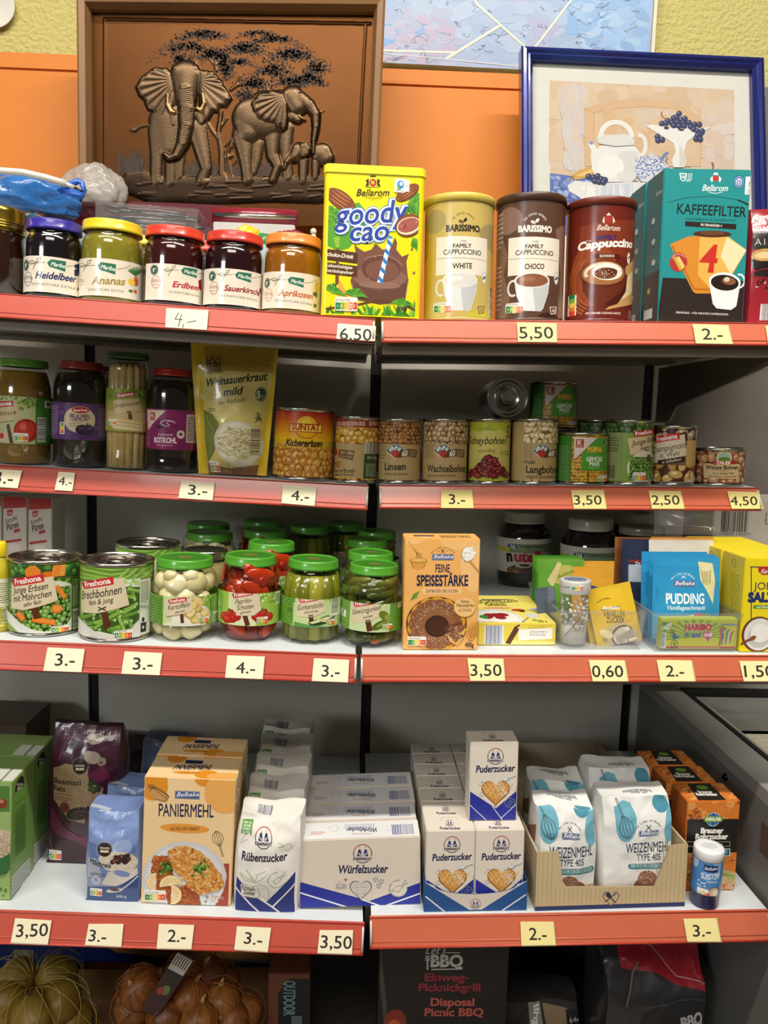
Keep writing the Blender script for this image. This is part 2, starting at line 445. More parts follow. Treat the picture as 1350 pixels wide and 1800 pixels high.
   s.text('ABCDE'[i], a+(e-a)*.2, e-(e-a)*.2, yy+(i+1)*h-h*.18, h*.6, '#ffffff')
 def rrect(s, x0, y0, x1, y1, r, c):
  a, b = s.m(x0, y1), s.m(x1, y0); r = min(r/s.px, (b[0]-a[0])/2.01, (b[1]-a[1])/2.01); P = []
  for cx_, cy_, t in ((b[0]-r, b[1]-r, 0), (a[0]+r, b[1]-r, 1), (a[0]+r, a[1]+r, 2), (b[0]-r, a[1]+r, 3)):
   for i in range(5):
    u = (t+i/4)*math.pi/2; P.append((cx_+r*math.cos(u), cy_+r*math.sin(u)))
  s.add([P], c)
 def beans(s, x0, y0, x1, y1, rx, ry, cols, edge, hi=None, seed=1, dens=1.0, rotr=math.pi, mask=None, bg=None):
  """a photographed heap: overlapping rounded pieces, each with its own outline and gleam"""
  q = random.Random(seed); a, b = s.m(x0, y1); d, e = s.m(x1, y0); a, d = min(a, d), max(a, d); b, e = min(b, e), max(b, e)
  rx /= s.pa; ry /= s.pb; old = s.lim; s.lim = (a, b, d, e) if not old else (max(a, old[0]), max(b, old[1]), min(d, old[2]), min(e, old[3]))
  if bg: s.mrect(a, b, d, e, bg)
  st = (rx+ry)*.82/dens; ny = max(1, int((e-b)/st)+2); nx = max(1, int((d-a)/st)+2); pts = []
  for j in range(ny):
   for i in range(nx):
    pts.append((a+(i+.5*(j % 2)+q.uniform(-.25, .25))*st, e-(j+q.uniform(-.25, .25))*st))
  for x, y in pts:
   if mask and not mask(x, y): continue
   ro = q.uniform(-rotr, rotr); f = q.uniform(.85, 1.12)
   T = lin(edge); c = q.choice(cols)
   s.mell(x, y, rx*f*1.07, ry*f*1.1, edge, ro, 12); s.mell(x, y+ry*.06, rx*f*.95, ry*f*.93, c, ro, 12)
   if hi: s.mell(x-rx*.15, y+ry*.3, rx*f*.42, ry*f*.3, hi, ro*.3, 8)
  s.lim = old
 def emit(s, mb, mi=0, off=1e-4, noise_c=0):
  S = s.S
  for tris, c, bb, ly in s.ops:
   h = off+ly*s.EPS
   for t in tris:
    pieces = [t]
    if S.curved:
     st = S.st; a0 = getattr(S, 'a0', 0.0)
     i0 = math.floor((min(p[0] for p in t)-a0)/st+1e-6); i1 = math.floor((max(p[0] for p in t)-a0)/st-1e-6)
     if i1 > i0:
      pieces = []
      for i in range(i0, i1+1):
       q = clip(clip(t, 0, a0+i*st, False), 0, a0+(i+1)*st, True)
       if len(q) > 2: pieces.append(q)
     if isinstance(S, Grid):
      out = []
      for q in pieces:
       j0 = math.floor((min(p[1] for p in q)-S.b0)/S.sb+1e-6); j1 = math.floor((max(p[1] for p in q)-S.b0)/S.sb-1e-6)
       i = math.floor((sum(p[0] for p in q)/len(q)-S.a0)/S.st)
       for j in range(j0, max(j1, j0)+1):
        z = q if j1 <= j0 else clip(clip(q, 1, S.b0+j*S.sb, False), 1, S.b0+(j+1)*S.sb, True)
        if len(z) < 3: continue
        fn = lambda p, i=i, j=j: (p[0]-S.a0)/S.st-i-((p[1]-S.b0)/S.sb-j)
        for pos in (True, False):
         w = clipd(z, fn, pos)
         if len(w) > 2: out.append((w, i, j))
      for w, i, j in out:
       if i < 0 or j < 0 or i >= S.na or j >= S.nb: continue
       cx_ = sum(p[0] for p in w)/len(w); cy_ = sum(p[1] for p in w)/len(w)
       V = [S.pt(p[0]+(cx_-p[0])*1e-4, p[1]+(cy_-p[1])*1e-4, h) for p in w]
       mb.face([v[0] for v in V], c, [v[1] for v in V], mi=mi)
      continue
     for q in pieces:
      cx_ = sum(p[0] for p in q)/len(q)
      V = [S.pt(p[0]+(cx_-p[0])*1e-4, p[1], h) for p in q]
      mb.face([v[0] for v in V], c, [v[1] for v in V], mi=mi)
    else:
     mb.face([S.pt(p[0], p[1], h)[0] for p in t], c, mi=mi)
  return mb
# ---------------------------------------------------------------- shelf boards (measured in the photograph)
class Board:
 def __init__(s, y, pl, pr, bl, br, back, x0=None, x1=None, tip=.012):
  A, B = hY(*pl, y), hY(*pr, y); s.y = y; s.m = (B.z-A.z)/(B.x-A.x); s.x0 = A.x if x0 is None else x0
  s.x1 = B.x if x1 is None else x1; s.z0 = A.z-s.m*A.x; s.back = back; s.tip = tip
  C, D = hY(*bl, y-tip), hY(*br, y-tip); s.h = ((s.z(C.x)-C.z)+(s.z(D.x)-D.z))/2
  s.rot = -math.atan(s.m)
 def z(s, x): return s.z0+s.m*x
 def depth(s, x, y):                      # where the ray through a pixel meets the board
  d = ray(x, y); t = (s.z0+s.m*OR.x-OR.z)/(d.z-s.m*d.x); return (OR+d*t).y
 def M(s, X, Y, rz=0, dz=0):
  return Matrix.Translation((X, Y, s.z(X)+dz+.0005))@Matrix.Rotation(s.rot, 4, 'Y')@Matrix.Rotation(rz, 4, 'Z')
BACK = 1.485
S1L = Board(1.06, (0, 515), (662, 560), (0, 558), (662, 603), BACK-.02, x0=-.75)
S1R = Board(1.06, (668, 560), (1350, 567), (668, 603), (1350, 607), BACK-.02, x1=.605)
S2L = Board(1.17, (0, 817), (650, 853), (0, 862), (646, 897), BACK, x0=-.75)
S2R = Board(1.17, (665, 852), (1335, 857), (666, 896), (1346, 896), BACK)
S3L = Board(.98, (0, 1126), (630, 1151), (0, 1178), (627, 1201), BACK, x0=-.75)
S3R = Board(.98, (632, 1151), (1350, 1152), (632, 1197), (1350, 1201), BACK, x1=.622)
S4L = Board(.97, (0, 1601), (643, 1623), (0, 1661), (641, 1679), BACK, x0=-.75)
S4R = Board(.97, (648, 1612), (1340, 1600), (648, 1671), (1350, 1653), BACK, x1=.582)
def spot(bd, xl, xr, yt, yb=None, Yf=None, rnd=True, yu=None):
 """board position and true size of an item from its outline in the photo"""
 xm = (xl+xr)/2
 if Yf is None: Yf = bd.depth(xm, yb)
 r = .04
 for _ in range(4):
  Yc = Yf+r if rnd else Yf
  P = hY(xm, 900, Yc); zb = bd.z(P.x)
  # pixel row of the base at this depth
  v = Vector((P.x, Yc, zb+.05))-OR; yy = 900-F*v.dot(CU)/v.dot(FW)
  A, B = hY(xl, yy, Yc), hY(xr, yy, Yc); X = (A.x+B.x)/2; w = B.x-A.x
  if rnd: r = w/2
 T = hY(xm, yt, Yf if not rnd else Yc); h = T.z-bd.z(X)
 return X, (Yf+r if rnd else Yf), w, h
# ================================================================ the setting
def pmat(name, col, rough, bump, scale, dist=.004, vary=.08):
 M = mat(name, rough, bump=bump, bscale=scale, bdist=dist, vary=vary); return M
WALLM = mat('woodchip_wall', .8, bump=.9, bscale=120, bdist=.006, vary=.05)
ORAM = mat('orange_sheet', .55, bump=.25, bscale=260, bdist=.001, vary=.05)
mb = MB(); mb.box(-3, 1.60, 0, 3, 1.66, 2.9, '#c6bb74'); o = mb.build('wall_back', WALLM, kind='structure')
mb = MB(); mb.box(-3, -3, -.05, 3, 1.6, 0, '#8b8478'); mb.build('floor', DULL, kind='structure')
def W2(p, y): q = hY(p[0], p[1], y); return q.x, q.z
# orange upper panel with a pressed groove
ox, oz = W2((0, 93), 1.54); ox2, oz2 = W2((910, 132), 1.54)
sl = (oz2-oz)/(ox2-ox)
def ora(x): return oz+sl*(x-ox)
mb = MB(); X0, X1 = -.95, .42
def sheet(z0, z1, y0, y1):
 mb.mesh([(X0, y0, ora(X0)+z0), (X1, y0, ora(X1)+z0), (X1, y0, ora(X1)+z1), (X0, y0, ora(X0)+z1),
    (X0, y1, ora(X0)+z0), (X1, y1, ora(X1)+z0), (X1, y1, ora(X1)+z1), (X0, y1, ora(X0)+z1)],
   [(0, 1, 2, 3), (5, 4, 7, 6), (3, 2, 6, 7), (1, 0, 4, 5), (4, 0, 3, 7), (1, 5, 6, 2)], '#d97d1e', False)
sheet(-.026, 0, 1.535, 1.56); sheet(-.030, -.026, 1.540, 1.56); sheet(-.62, -.030, 1.536, 1.56)
tag(mb.build('orange_panel', ORAM), 'orange sheet panel with a pressed groove behind the pictures above the shelves', 'panel')
# grey back panels and dark slotted uprights
M0 = Matrix.Translation((0, BACK+.01, .12))
t = thing('shelving_back', 'grey metal shelving back with dark slotted uprights behind the groceries', 'shelving', M0)
mb = MB()
for a, b in ((-.95, -.498), (-.478, .032), (.052, .553), (.573, .60)):
 mb.box(a, 0, 0, b, .008, 1.46, '#cbc7ba')
mb.build('back_panel', DULL, t)
for x in (-.488, .042, .563):
 mb = MB(); mb.box(x-.012, .008, 0, x+.012, .03, 1.46, '#15130f')
 for k in range(46): mb.box(x-.003, .0072, .02+k*.03, x+.003, .009, .036+k*.03, '#040404')
 mb.build('upright', DULL, t)
# ---------------------------------------------------------------- boards with their price rails
BT = '#d2d9dc'
def shelf(bd, label, thick, ribs=True, railc=None):
 railc = railc or ('#c25646' if bd.x0 < -.3 else '#cb6a4e')
 xc = (bd.x0+bd.x1)/2; w = (bd.x1-bd.x0)/2-.0015; t = thing('shelf_board', label, 'shelf', bd.M(xc, bd.y, dz=-.0005), 'shelf boards')
 D = bd.back-bd.y; mb = MB()
 mb.box(-w+.002, .003, -.018, w-.002, D, 0, BT); mb.box(-w+.002, .003, -thick, w-.002, .016, -.018, '#6e6557')
 if ribs:
  for y0, y1, h in ((.016, .07, .034), (.09, .13, .03), (.2, .24, .03), (.32, D, .03)): mb.box(-w+.004, y0, -h, w-.004, y1, -.018, '#7d7466')
 mb.build('board', DULL, t)
 mb = MB(); T, H = bd.tip, bd.h
 V = [(-w, 0, 0), (w, 0, 0), (w, .003, .0), (-w, .003, .0), (-w, -T, -H), (w, -T, -H), (w, -T+.003, -H), (-w, -T+.003, -H)]
 mb.mesh(V, [(4, 5, 1, 0), (0, 1, 2, 3), (7, 3, 2, 6), (4, 7, 6, 5), (0, 3, 7, 4), (1, 5, 6, 2)], railc, False)
 mb.tube([(-w, -T+.0005, -H+.0012), (w, -T+.0005, -H+.0012)], .0016, '#b9402f', 8)
 k = .22; mb.tube([(-w, -T*(1-k)-.0002, -H*(1-k)), (w, -T*(1-k)-.0002, -H*(1-k))], .0008, railc, 6)
 mb.tube([(-w, 0, -.0014), (w, 0, -.0014)], .0012, '#a63a2c', 6)
 r = mb.build('price_rail', RAILM, t); r['label'] = 'red plastic price rail along the front edge'
 for sx in (-1, 1):
  mb = MB()
  mb.tube([(sx*(w-.0015), .004, -.004), (sx*(w-.0015), -.0025, -.006), (sx*(w-.0015), -T-.002, -H*.8), (sx*(w-.0015), .004, -H*.86)], .0016, '#d8d6cf', 6)
  mb.build('rail_clip', DULL, t)
 return t
shelf(S1L, 'top left shelf board with red price rail carrying the jam jars', .046)
shelf(S1R, 'top right shelf board with red price rail carrying coffee tins and filters', .046)
shelf(S2L, 'second left shelf board with red price rail below the tall dark jars', .03)
shelf(S2R, 'second right shelf board with red price rail below the bean cans', .03)
shelf(S3L, 'third left shelf board with red price rail below the pickle jars', .04)
shelf(S3R, 'third right shelf board with red price rail below the clear trays', .04)
shelf(S4L, 'lowest left shelf board with red price rail below sugar and breadcrumbs', .045)
shelf(S4R, 'lowest right shelf board with red price rail below flour and icing sugar', .045)
# ---------------------------------------------------------------- price cards
def card(bd, q, txt, tx, label, hand=False, lw=None, grp=None, col='#f2e8c8'):
 xc = (bd.x0+bd.x1)/2; B = bd.M(xc, bd.y, dz=-.0005); ay = Vector((0, bd.tip, bd.h))
 rail = Flat(B, (0, 0, 0), (1, 0, 0), ay); uv = [rail.uv(*p) for p in q]
 b0 = -ay.length+.001; uv = [(u, max(v, b0)) for u, v in uv]
 ca = sum(u for u, v in uv)/4; cb = sum(v for u, v in uv)/4
 P = rail.pt(ca, cb, .0022)[0]; M = B@Matrix.Translation(P); n = rail.n
 S = Flat(M, (0, 0, 0), (1, 0, 0), ay); mb = MB()
 L = [(u-ca, v-cb) for u, v in uv]
 f = [S.pt(u, v, .0003)[0] for u, v in L]; k = [S.pt(u, v, -.0002)[0] for u, v in L]
 mb.mesh(f+k, [(3, 2, 1, 0), (4, 5, 6, 7), (0, 1, 5, 4), (1, 2, 6, 5), (2, 3, 7, 6), (3, 0, 4, 7)], col, False)
 A = Art(S)
 e = '#3a352c'
 if hand:
  for ln in hand: A.line(ln, 1.5, '#1c1a1a')
 else:
  x0, x1, y, h = tx; A.text(txt, x0, x1, y, h, '#26231f', y1=lw if lw else None, bold=.008)
 for i in (1, 2): A.line([q[i], q[(i+1) % 4]], .5, '#4a4337')
 A.emit(mb, off=.0004)
 tag(mb.build('price_card', PAPER, M=M), label, 'price tag', 'price cards on the red rails')
C = card
C(S1L, [(293, 543), (367, 547), (364, 583), (291, 578)], '', None, 'cream price card handwritten 4 below the jam jars', hand=[[(314, 550), (308, 561), (321, 562)], [(319, 553), (314, 574)], [(323, 570), (321, 576)], [(329, 567), (345, 564)]])
C(S1L, [(594, 570), (661, 575), (659, 605), (591, 600)], '6,50', (597, 653, 597, 20), 'cream price card 6,50 below the yellow cocoa tin', lw=599)
C(S1R, [(908, 568), (978, 570), (979, 603), (910, 602)], '5,50', (913, 973, 595, 20), 'yellowish price card 5,50 below the coffee tins', col='#e9dd9c')
C(S1R, [(1216, 571), (1279, 573), (1287, 606), (1222, 605)], '2.-', (1235, 1271, 597, 19), 'yellowish price card 2 below the coffee filters', col='#e9dd9c')
C(S1R, [(1344, 574), (1400, 575), (1404, 608), (1349, 607)], '5.-', (1365, 1395, 599, 19), 'yellowish price card cut by the right edge of the top shelf', col='#e9dd9c')
C(S2L, [(-24, 824), (40, 828), (32, 859), (-28, 855)], '3.-', (-12, 22, 849, 21), 'cream price card 3 at the left end of the second shelf', lw=851)
C(S2L, [(104, 830), (133, 832), (128, 864), (97, 862)], '4.-', (102, 126, 852, 14), 'narrow cream price card 4 below the plum jar', lw=854)
C(S2L, [(320, 845), (378, 849), (374, 880), (314, 876)], '3.-', (330, 364, 869, 17), 'cream price card 3 below the sauerkraut pouch', lw=871)
C(S2L, [(498, 853), (557, 857), (553, 890), (495, 885)], '4.-', (511, 543, 879, 17), 'cream price card 4 below the large chickpea can', lw=881)
C(S2R, [(775, 862), (830, 862), (833, 894), (775, 894)], '3.-', (789, 818, 886, 17), 'yellow price card 3 below the quail bean can', col='#e6d68a')
C(S2R, [(1003, 862), (1061, 862), (1066, 895), (1008, 895)], '3,50', (1009, 1058, 887, 16), 'yellow price card 3,50 below the sweetcorn can', col='#e6d68a')
C(S2R, [(1139, 863), (1196, 864), (1203, 895), (1145, 895)], '2,50', (1146, 1195, 887, 16), 'yellow price card 2,50 below the mushroom can', col='#e6d68a')
C(S2R, [(1277, 864), (1333, 866), (1341, 895), (1285, 895)], '4,50', (1284, 1332, 888, 15), 'yellow price card 4,50 at the right end of the second shelf', col='#e6d68a')
C(S3L, [(85, 1138), (150, 1141), (144, 1183), (77, 1180)], '3.-', (96, 131, 1170, 21), 'cream price card 3 below the peas and carrots can', lw=1170)
C(S3L, [(220, 1145), (286, 1148), (281, 1190), (214, 1186)], '3.-', (233, 268, 1177, 21), 'cream price card 3 below the green bean can', lw=1177)
C(S3L, [(400, 1152), (466, 1154), (462, 1195), (396, 1192)], '4.-', (414, 448, 1183, 19), 'cream price card 4 below the red pepper jar', lw=1184)
C(S3L, [(552, 1157), (614, 1160), (612, 1200), (548, 1198)], '3.-', (565, 597, 1189, 20), 'cream price card 3 below the gherkin jars', lw=1190)
C(S3R, [(821, 1157), (885, 1158), (888, 1197), (826, 1197)], '3,50', (827, 882, 1188, 20), 'yellowish price card 3,50 below the starch box', col='#efe4a6')
C(S3R, [(1034, 1160), (1098, 1161), (1104, 1199), (1041, 1199)], '0,60', (1041, 1096, 1190, 20), 'yellowish price card 0,60 below the vanilla sugar tray', col='#efe4a6')
C(S3R, [(1153, 1160), (1215, 1161), (1222, 1199), (1160, 1199)], '2.-', (1171, 1203, 1189, 19), 'yellowish price card 2 below the pudding tray', col='#efe4a6')
C(S3R, [(1298, 1162), (1362, 1162), (1368, 1200), (1306, 1199)], '1,50', (1309, 1362, 1190, 20), 'yellowish price card 1,50 below the salt box at the right edge', col='#efe4a6')
C(S4L, [(28, 1613), (92, 1617), (85, 1660), (20, 1657)], '3,50', (28, 84, 1647, 22), 'cream price card 3,50 at the left of the lowest rail', lw=1645)
C(S4L, [(157, 1623), (218, 1623), (214, 1664), (150, 1661)], '3.-', (155, 186, 1654, 20), 'cream price card 3 below the blue rice pudding bag', lw=1656)
C(S4L, [(280, 1623), (342, 1625), (337, 1668), (276, 1667)], '2.-', (294, 326, 1655, 21), 'cream price card 2 below the breadcrumb box', lw=1656)
C(S4L, [(417, 1627), (477, 1630), (471, 1673), (412, 1669)], '3.-', (428, 460, 1658, 20), 'cream price card 3 below the beet sugar bag', lw=1662)
C(S4L, [(562, 1634), (621, 1634), (619, 1677), (558, 1675)], '3,50', (563, 618, 1666, 22), 'cream price card 3,50 below the sugar cube boxes', lw=1668)
C(S4R, [(914, 1619), (973, 1619), (977, 1661), (916, 1662)], '2.-', (930, 961, 1652, 21), 'yellow price card 2 below the flour carton', col='#efe09a')
C(S4R, [(1200, 1614), (1259, 1613), (1267, 1655), (1207, 1655)], '3.-', (1218, 1250, 1646, 20), 'yellow price card 3 below the sweetener shaker', col='#efe09a')
# ================================================================ builders
def rbox(mb, w, d, h, c, bev=.0012, mi=0, z=0):
 bm = bmesh.new(); bmesh.ops.create_cube(bm, size=1)
 for v in bm.verts: v.co = Vector((v.co.x*w, v.co.y*d, (v.co.z+.5)*h+z))
 bmesh.ops.bevel(bm, geom=bm.edges[:], offset=bev, segments=2, affect='EDGES')
 bm.verts.index_update(); mb.mesh([v.co.copy() for v in bm.verts], [tuple(v.index for v in f.verts) for f in bm.faces], c, False, mi); bm.free()
class Box:
 def __init__(s, name, label, cat, bd, xl, xr, yt, d, c, yb=None, Yf=None, rz=0, group=None, wh=None, M=None, material=None):
  if M is None:
   X, Yf, w, h = spot(bd, xl, xr, yt, yb, Yf, rnd=False); M = bd.M(X, Yf)@Matrix.Rotation(rz, 4, 'Z')@Matrix.Translation((0, d/2, 0))
  if wh: w, h = wh
  s.w, s.h, s.d, s.M, s.c = w, h, d, M, c; s.mat = material or PRINT
  s.root = thing(name, label, cat, M, group); s.mb = MB(); s.name = name
  rbox(s.mb, w, d, h, c); s.arts = []; s.bd = bd; s.Yf = Yf
 def art(s, face='front', cr=(0, 0, 1)):
  w, h, d, M = s.w, s.h, s.d, s.M
  S = {'front': lambda: Flat(M, (0, -d/2, 0), (1, 0, 0), (0, 0, 1)), 'top': lambda: Flat(M, (0, 0, h), (1, 0, 0), (0, 1, 0)),
    'left': lambda: Flat(M, (-w/2, 0, 0), (0, -1, 0), (0, 0, 1)), 'right': lambda: Flat(M, (w/2, 0, 0), (0, 1, 0), (0, 0, 1))}[face]()
  A = Art(S, cr); e = .001
  A.lim = {'front': (-w/2+e, e, w/2-e, h-e), 'top': (-w/2+e, -d/2+e, w/2-e, d/2-e), 'left': (-d/2+e, e, d/2-e, h-e), 'right': (-d/2+e, e, d/2-e, h-e)}[face]
  s.arts.append(A); return A
 def done(s, part='carton'):
  for A in s.arts: A.emit(s.mb)
  s.o = s.mb.build(part, s.mat, s.root); return s
 def behind(s, n, gap=.001, labels=None, dx=None, jit=.0015, seed=1):
  q = random.Random(seed); out = []
  for k in range(1, n+1):
   M = s.M@Matrix.Translation((q.uniform(-jit, jit)+(dx*k if dx else 0), k*(s.d+gap), 0))
   out.append(dup(s.root, M, labels[k-1] if labels else None))
  return out
class Can:
 """tin can: body with seamed rims, paper label, lid with pull ring"""
 def __init__(s, name, label, cat, bd, xl, xr, yt, yb=None, Yf=None, group=None, ring=True, M=None, wh=None, lab=True, n=90):
  if M is None:
   X, Yc, w, h = spot(bd, xl, xr, yt, yb, Yf); M = bd.M(X, Yc)
  if wh: w, h = wh
  s.r, s.h, s.M = w/2, h, M; r = s.r
  s.root = thing(name, label, cat, M, group); mb = MB()
  q = r-.0012
  mb.lathe([(q-.002, 0), (r-.0004, .0006), (r, .002), (r-.0003, .0038), (q-.0004, .005), (q-.0004, h-.0052), (r-.0003, h-.0038), (r, h-.002), (r-.0005, h-.0004), (r-.0016, h), (r-.0026, h-.0006), (r-.003, h-.0045)], '#b9b5ab', 64, cap=False)
  mb.build('tin_body', METAL, s.root)
  mb = MB(); z = h-.0045
  mb.lathe([(r-.003, z), (r-.006, z-.0005), (r-.008, z+.0006), (r-.011, z-.0004), (r*.62, z-.0004), (r*.60, z+.0005), (r*.56, z+.0005), (r*.54, z-.0002), (.0001, z-.0002)], '#a8a49b', 48, cap=False)
  lid = mb.build('tin_lid', METAL, s.root)
  if ring:
   mb = MB(); cy_ = r*.28
   P = [(r*.30*math.sin(a), -r*.22-r*.36*math.cos(a)+cy_, z+.0016+.0008*math.cos(a)) for a in [2*math.pi*k/24 for k in range(25)]]
   mb.tube(P, .0014, '#c2beb4', 6, cap=False); mb.ball((0, cy_+r*.28, z+.001), (r*.10, r*.13, .0012), '#b5b1a8', 10, 6)
   mb.build('pull_ring', METAL, lid)
  s.S = Cyl(M, q, n, off=.0002)
  s.A = Art(s.S); s.A.lim = (-math.pi*q, .0055, math.pi*q, h-.0055)
 def art(s, cr=(0, 0, 1), base=None):
  s.A.cr(*cr)
  if base: s.A.mrect(-math.pi*s.S.r, .0055, math.pi*s.S.r, s.h-.0055, base)
  return s.A
 def done(s): mb = MB(); s.A.emit(mb); s.lo = mb.build('label', LABEL, s.root); return s
class Jar:
 """glass jar: thin glass wall, contents, screw lid, wrapped paper label"""
 def __init__(s, name, label, cat, bd, xl, xr, yt, prof, lid, lidc, cont=None, contc=None, yb=None, Yf=None, group=None, cm=None, fill=.97, glass=True, lidm=None, wh=None, M=None, cs=.965):
  if M is None:
   X, Yc, w, h = spot(bd, xl, xr, yt, yb, Yf); M = bd.M(X, Yc)
  if wh: w, h = wh
  r = w/2; s.r, s.h, s.M = r, h, M; s.root = thing(name, label, cat, M, group)
  s.prof = [(a*r, b*h) for a, b in prof]
  if glass:
   mb = MB(); mb.lathe(s.prof, (1, 1, 1), 64, cap=False); s.g = mb.build('glass', GLASS, s.root)
  mb = MB(); k = r*(1-cs)+.0006
  pc = [(max(a-k, .0005), b+(k*.8 if i == 0 else 0)) for i, (a, b) in enumerate(s.prof) if b <= fill*h]
  pc = [(.0005, pc[0][1])]+pc+[(.0005, pc[-1][1])]
  s.cont = None
  if cont: mb.lathe(pc, contc, 56, cap=False); s.cont = mb.build(cont, cm or JAM, s.root)
  lr, l0, l1 = lid; lr *= r; l0 *= h; l1 *= h; mb = MB(); t = (l1-l0)
  mb.lathe([(lr*.97, l0), (lr, l0+.0006), (lr, l0+t*.25), (lr*.985, l0+t*.3), (lr*.985, l1-t*.2), (lr*.965, l1-t*.05), (lr*.92, l1), (lr*.88, l1-.0004), (lr*.85, l1-.0012), (.0002, l1-.0012)], lidc, 56, cap=False)
  s.lidz = l1-.0012; s.lidr = lr
  s.lid = mb; s.lidm = lidm or LIDM
 def lidart(s, cr=(0, 0, 1)):
  A = Art(Flat(s.M, (0, 0, s.lidz), (1, 0, 0), (0, 1, 0)), cr); s.LA = A; return A
 def art(s, b0, b1, cr=(0, 0, 1), a0=None, a1=None, rf=None, base=None):
  """label between heights b0,b1 (fractions); a0,a1 in degrees"""
  q = (rf or 1)*s.r; s.S = Cyl(s.M, q, 90, off=.0006); A = Art(s.S, cr); s.A = A
  a0 = -math.pi if a0 is None else math.radians(a0); a1 = math.pi if a1 is None else math.radians(a1)
  A.lim = (a0*q, b0*s.h, a1*q, b1*s.h)
  if base: A.mrect(*A.lim, base)
  return A
 def done(s):
  if hasattr(s, 'LA'): s.LA.emit(s.lid)
  s.lid.build('lid', s.lidm, s.root)
  if hasattr(s, 'A'): mb = MB(); s.A.emit(mb); s.lo = mb.build('label', LABEL, s.root)
  return s
class Bag:
 """filled block-bottom bag: a soft box, creased, with a folded top"""
 def __init__(s, name, label, cat, bd, xl, xr, yt, d, c, yb=None, Yf=None, group=None, rz=0, lean=0, crease=.004, seed=1, material=None, topd=.75, bulge=.006, ctop=None, M=None, wh=None, tops=0, na=26, nb=30):
  if M is None:
   X, Yf, w, h = spot(bd, xl, xr, yt, yb, Yf, rnd=False)
   M = bd.M(X, Yf, dz=d*abs(lean))@Matrix.Rotation(rz, 4, 'Z')@Matrix.Rotation(lean, 4, 'X')@Matrix.Translation((0, d/2, 0))
  if wh: w, h = wh
  s.w, s.h, s.d, s.M = w, h, d, M; s.root = thing(name, label, cat, M, group); s.mat = material or PAPER
  sd = Vector((seed*5.1, seed*2.3, seed*7.7))
  def D(x, y, z):
   u, v, t = x/(w/2), y/(d/2), z/h
   k = 1-.05*(u*u*v*v)**2
   tp = 1-(1-topd)*max(0, (t-.72)/.28)**1.5
   px, py = x*k*(1-.02*max(0, t-.8)*5*.5), y*k*tp
   bl = bulge*math.sin(math.pi*min(1, t*1.02))
   py += math.copysign(1, v)*bl*max(0, 1-u*u) if abs(v) > .98 else 0
   px += math.copysign(1, u)*bl*.7*max(0, 1-v*v) if abs(u) > .98 else 0
   p = Vector((px, py, z)); q = p*18+sd
   cr_ = crease*(.5+1.1*max(0, t-.55)/.45)
   n = noise.noise_vector(q)*cr_*.6
   rd = abs(noise.noise(q*1.7+Vector((9, 3, 1))))*.75+abs(noise.noise(q*4.1))*.3; n += Vector((0, 1, 0))*(rd-.25)*cr_*(.9 if abs(v) > .98 else 0)
   f = min(1, t*7); n *= f
   if t > .999: n.z += noise.noise(q*1.3)*crease*.7
   return p+n+Vector((0, 0, tops*v*max(0, (t-.9)/.1)))
  g = []
  s.F = Grid(M, (0, -d/2, 0), (1, 0, 0), (0, 0, 1), -w/2, w/2, 0, h, na, nb, lambda a, b: D(a, -d/2, b))
  s.T = Grid(M, (0, 0, h), (1, 0, 0), (0, 1, 0), -w/2, w/2, -d/2, d/2, na, 14, lambda a, b: D(a, b, h))
  s.Rt = Grid(M, (w/2, 0, 0), (0, 1, 0), (0, 0, 1), -d/2, d/2, 0, h, 14, nb, lambda a, b: D(w/2, a, b))
  s.Lf = Grid(M, (-w/2, 0, 0), (0, -1, 0), (0, 0, 1), -d/2, d/2, 0, h, 14, nb, lambda a, b: D(-w/2, -a, b))
  Bk = Grid(M, (0, d/2, 0), (-1, 0, 0), (0, 0, 1), -w/2, w/2, 0, h, na, nb, lambda a, b: D(-a, d/2, b))
  s.mb = MB()
  for G, cc in ((s.F, c), (s.T, ctop or c), (s.Rt, c), (s.Lf, c), (Bk, c)):
   V = [p for row in G.P for p in row]; n = G.na+1; Fs = []
   for j in range(G.nb):
    for i in range(G.na): a = j*n+i; Fs += [(a, a+1, a+n+1), (a, a+n+1, a+n)]
   s.mb.mesh(V, Fs, cc, True)
  s.mb.face([(-w/2, -d/2, 0.0), (-w/2, d/2, 0.0), (w/2, d/2, 0.0), (w/2, -d/2, 0.0)], c)
  s.arts = []
 def art(s, face='front', cr=(0, 0, 1)):
  G = {'front': s.F, 'top': s.T, 'right': s.Rt, 'left': s.Lf}[face]; A = Art(G, cr); e = 1e-5
  A.lim = (G.a0+e, G.b0+e, G.a0+G.st*G.na-e, G.b0+G.sb*G.nb-e); s.arts.append(A); return A
 def done(s, part='bag'):
  for A in s.arts: A.emit(s.mb)
  s.mb.build(part, s.mat, s.root); return s
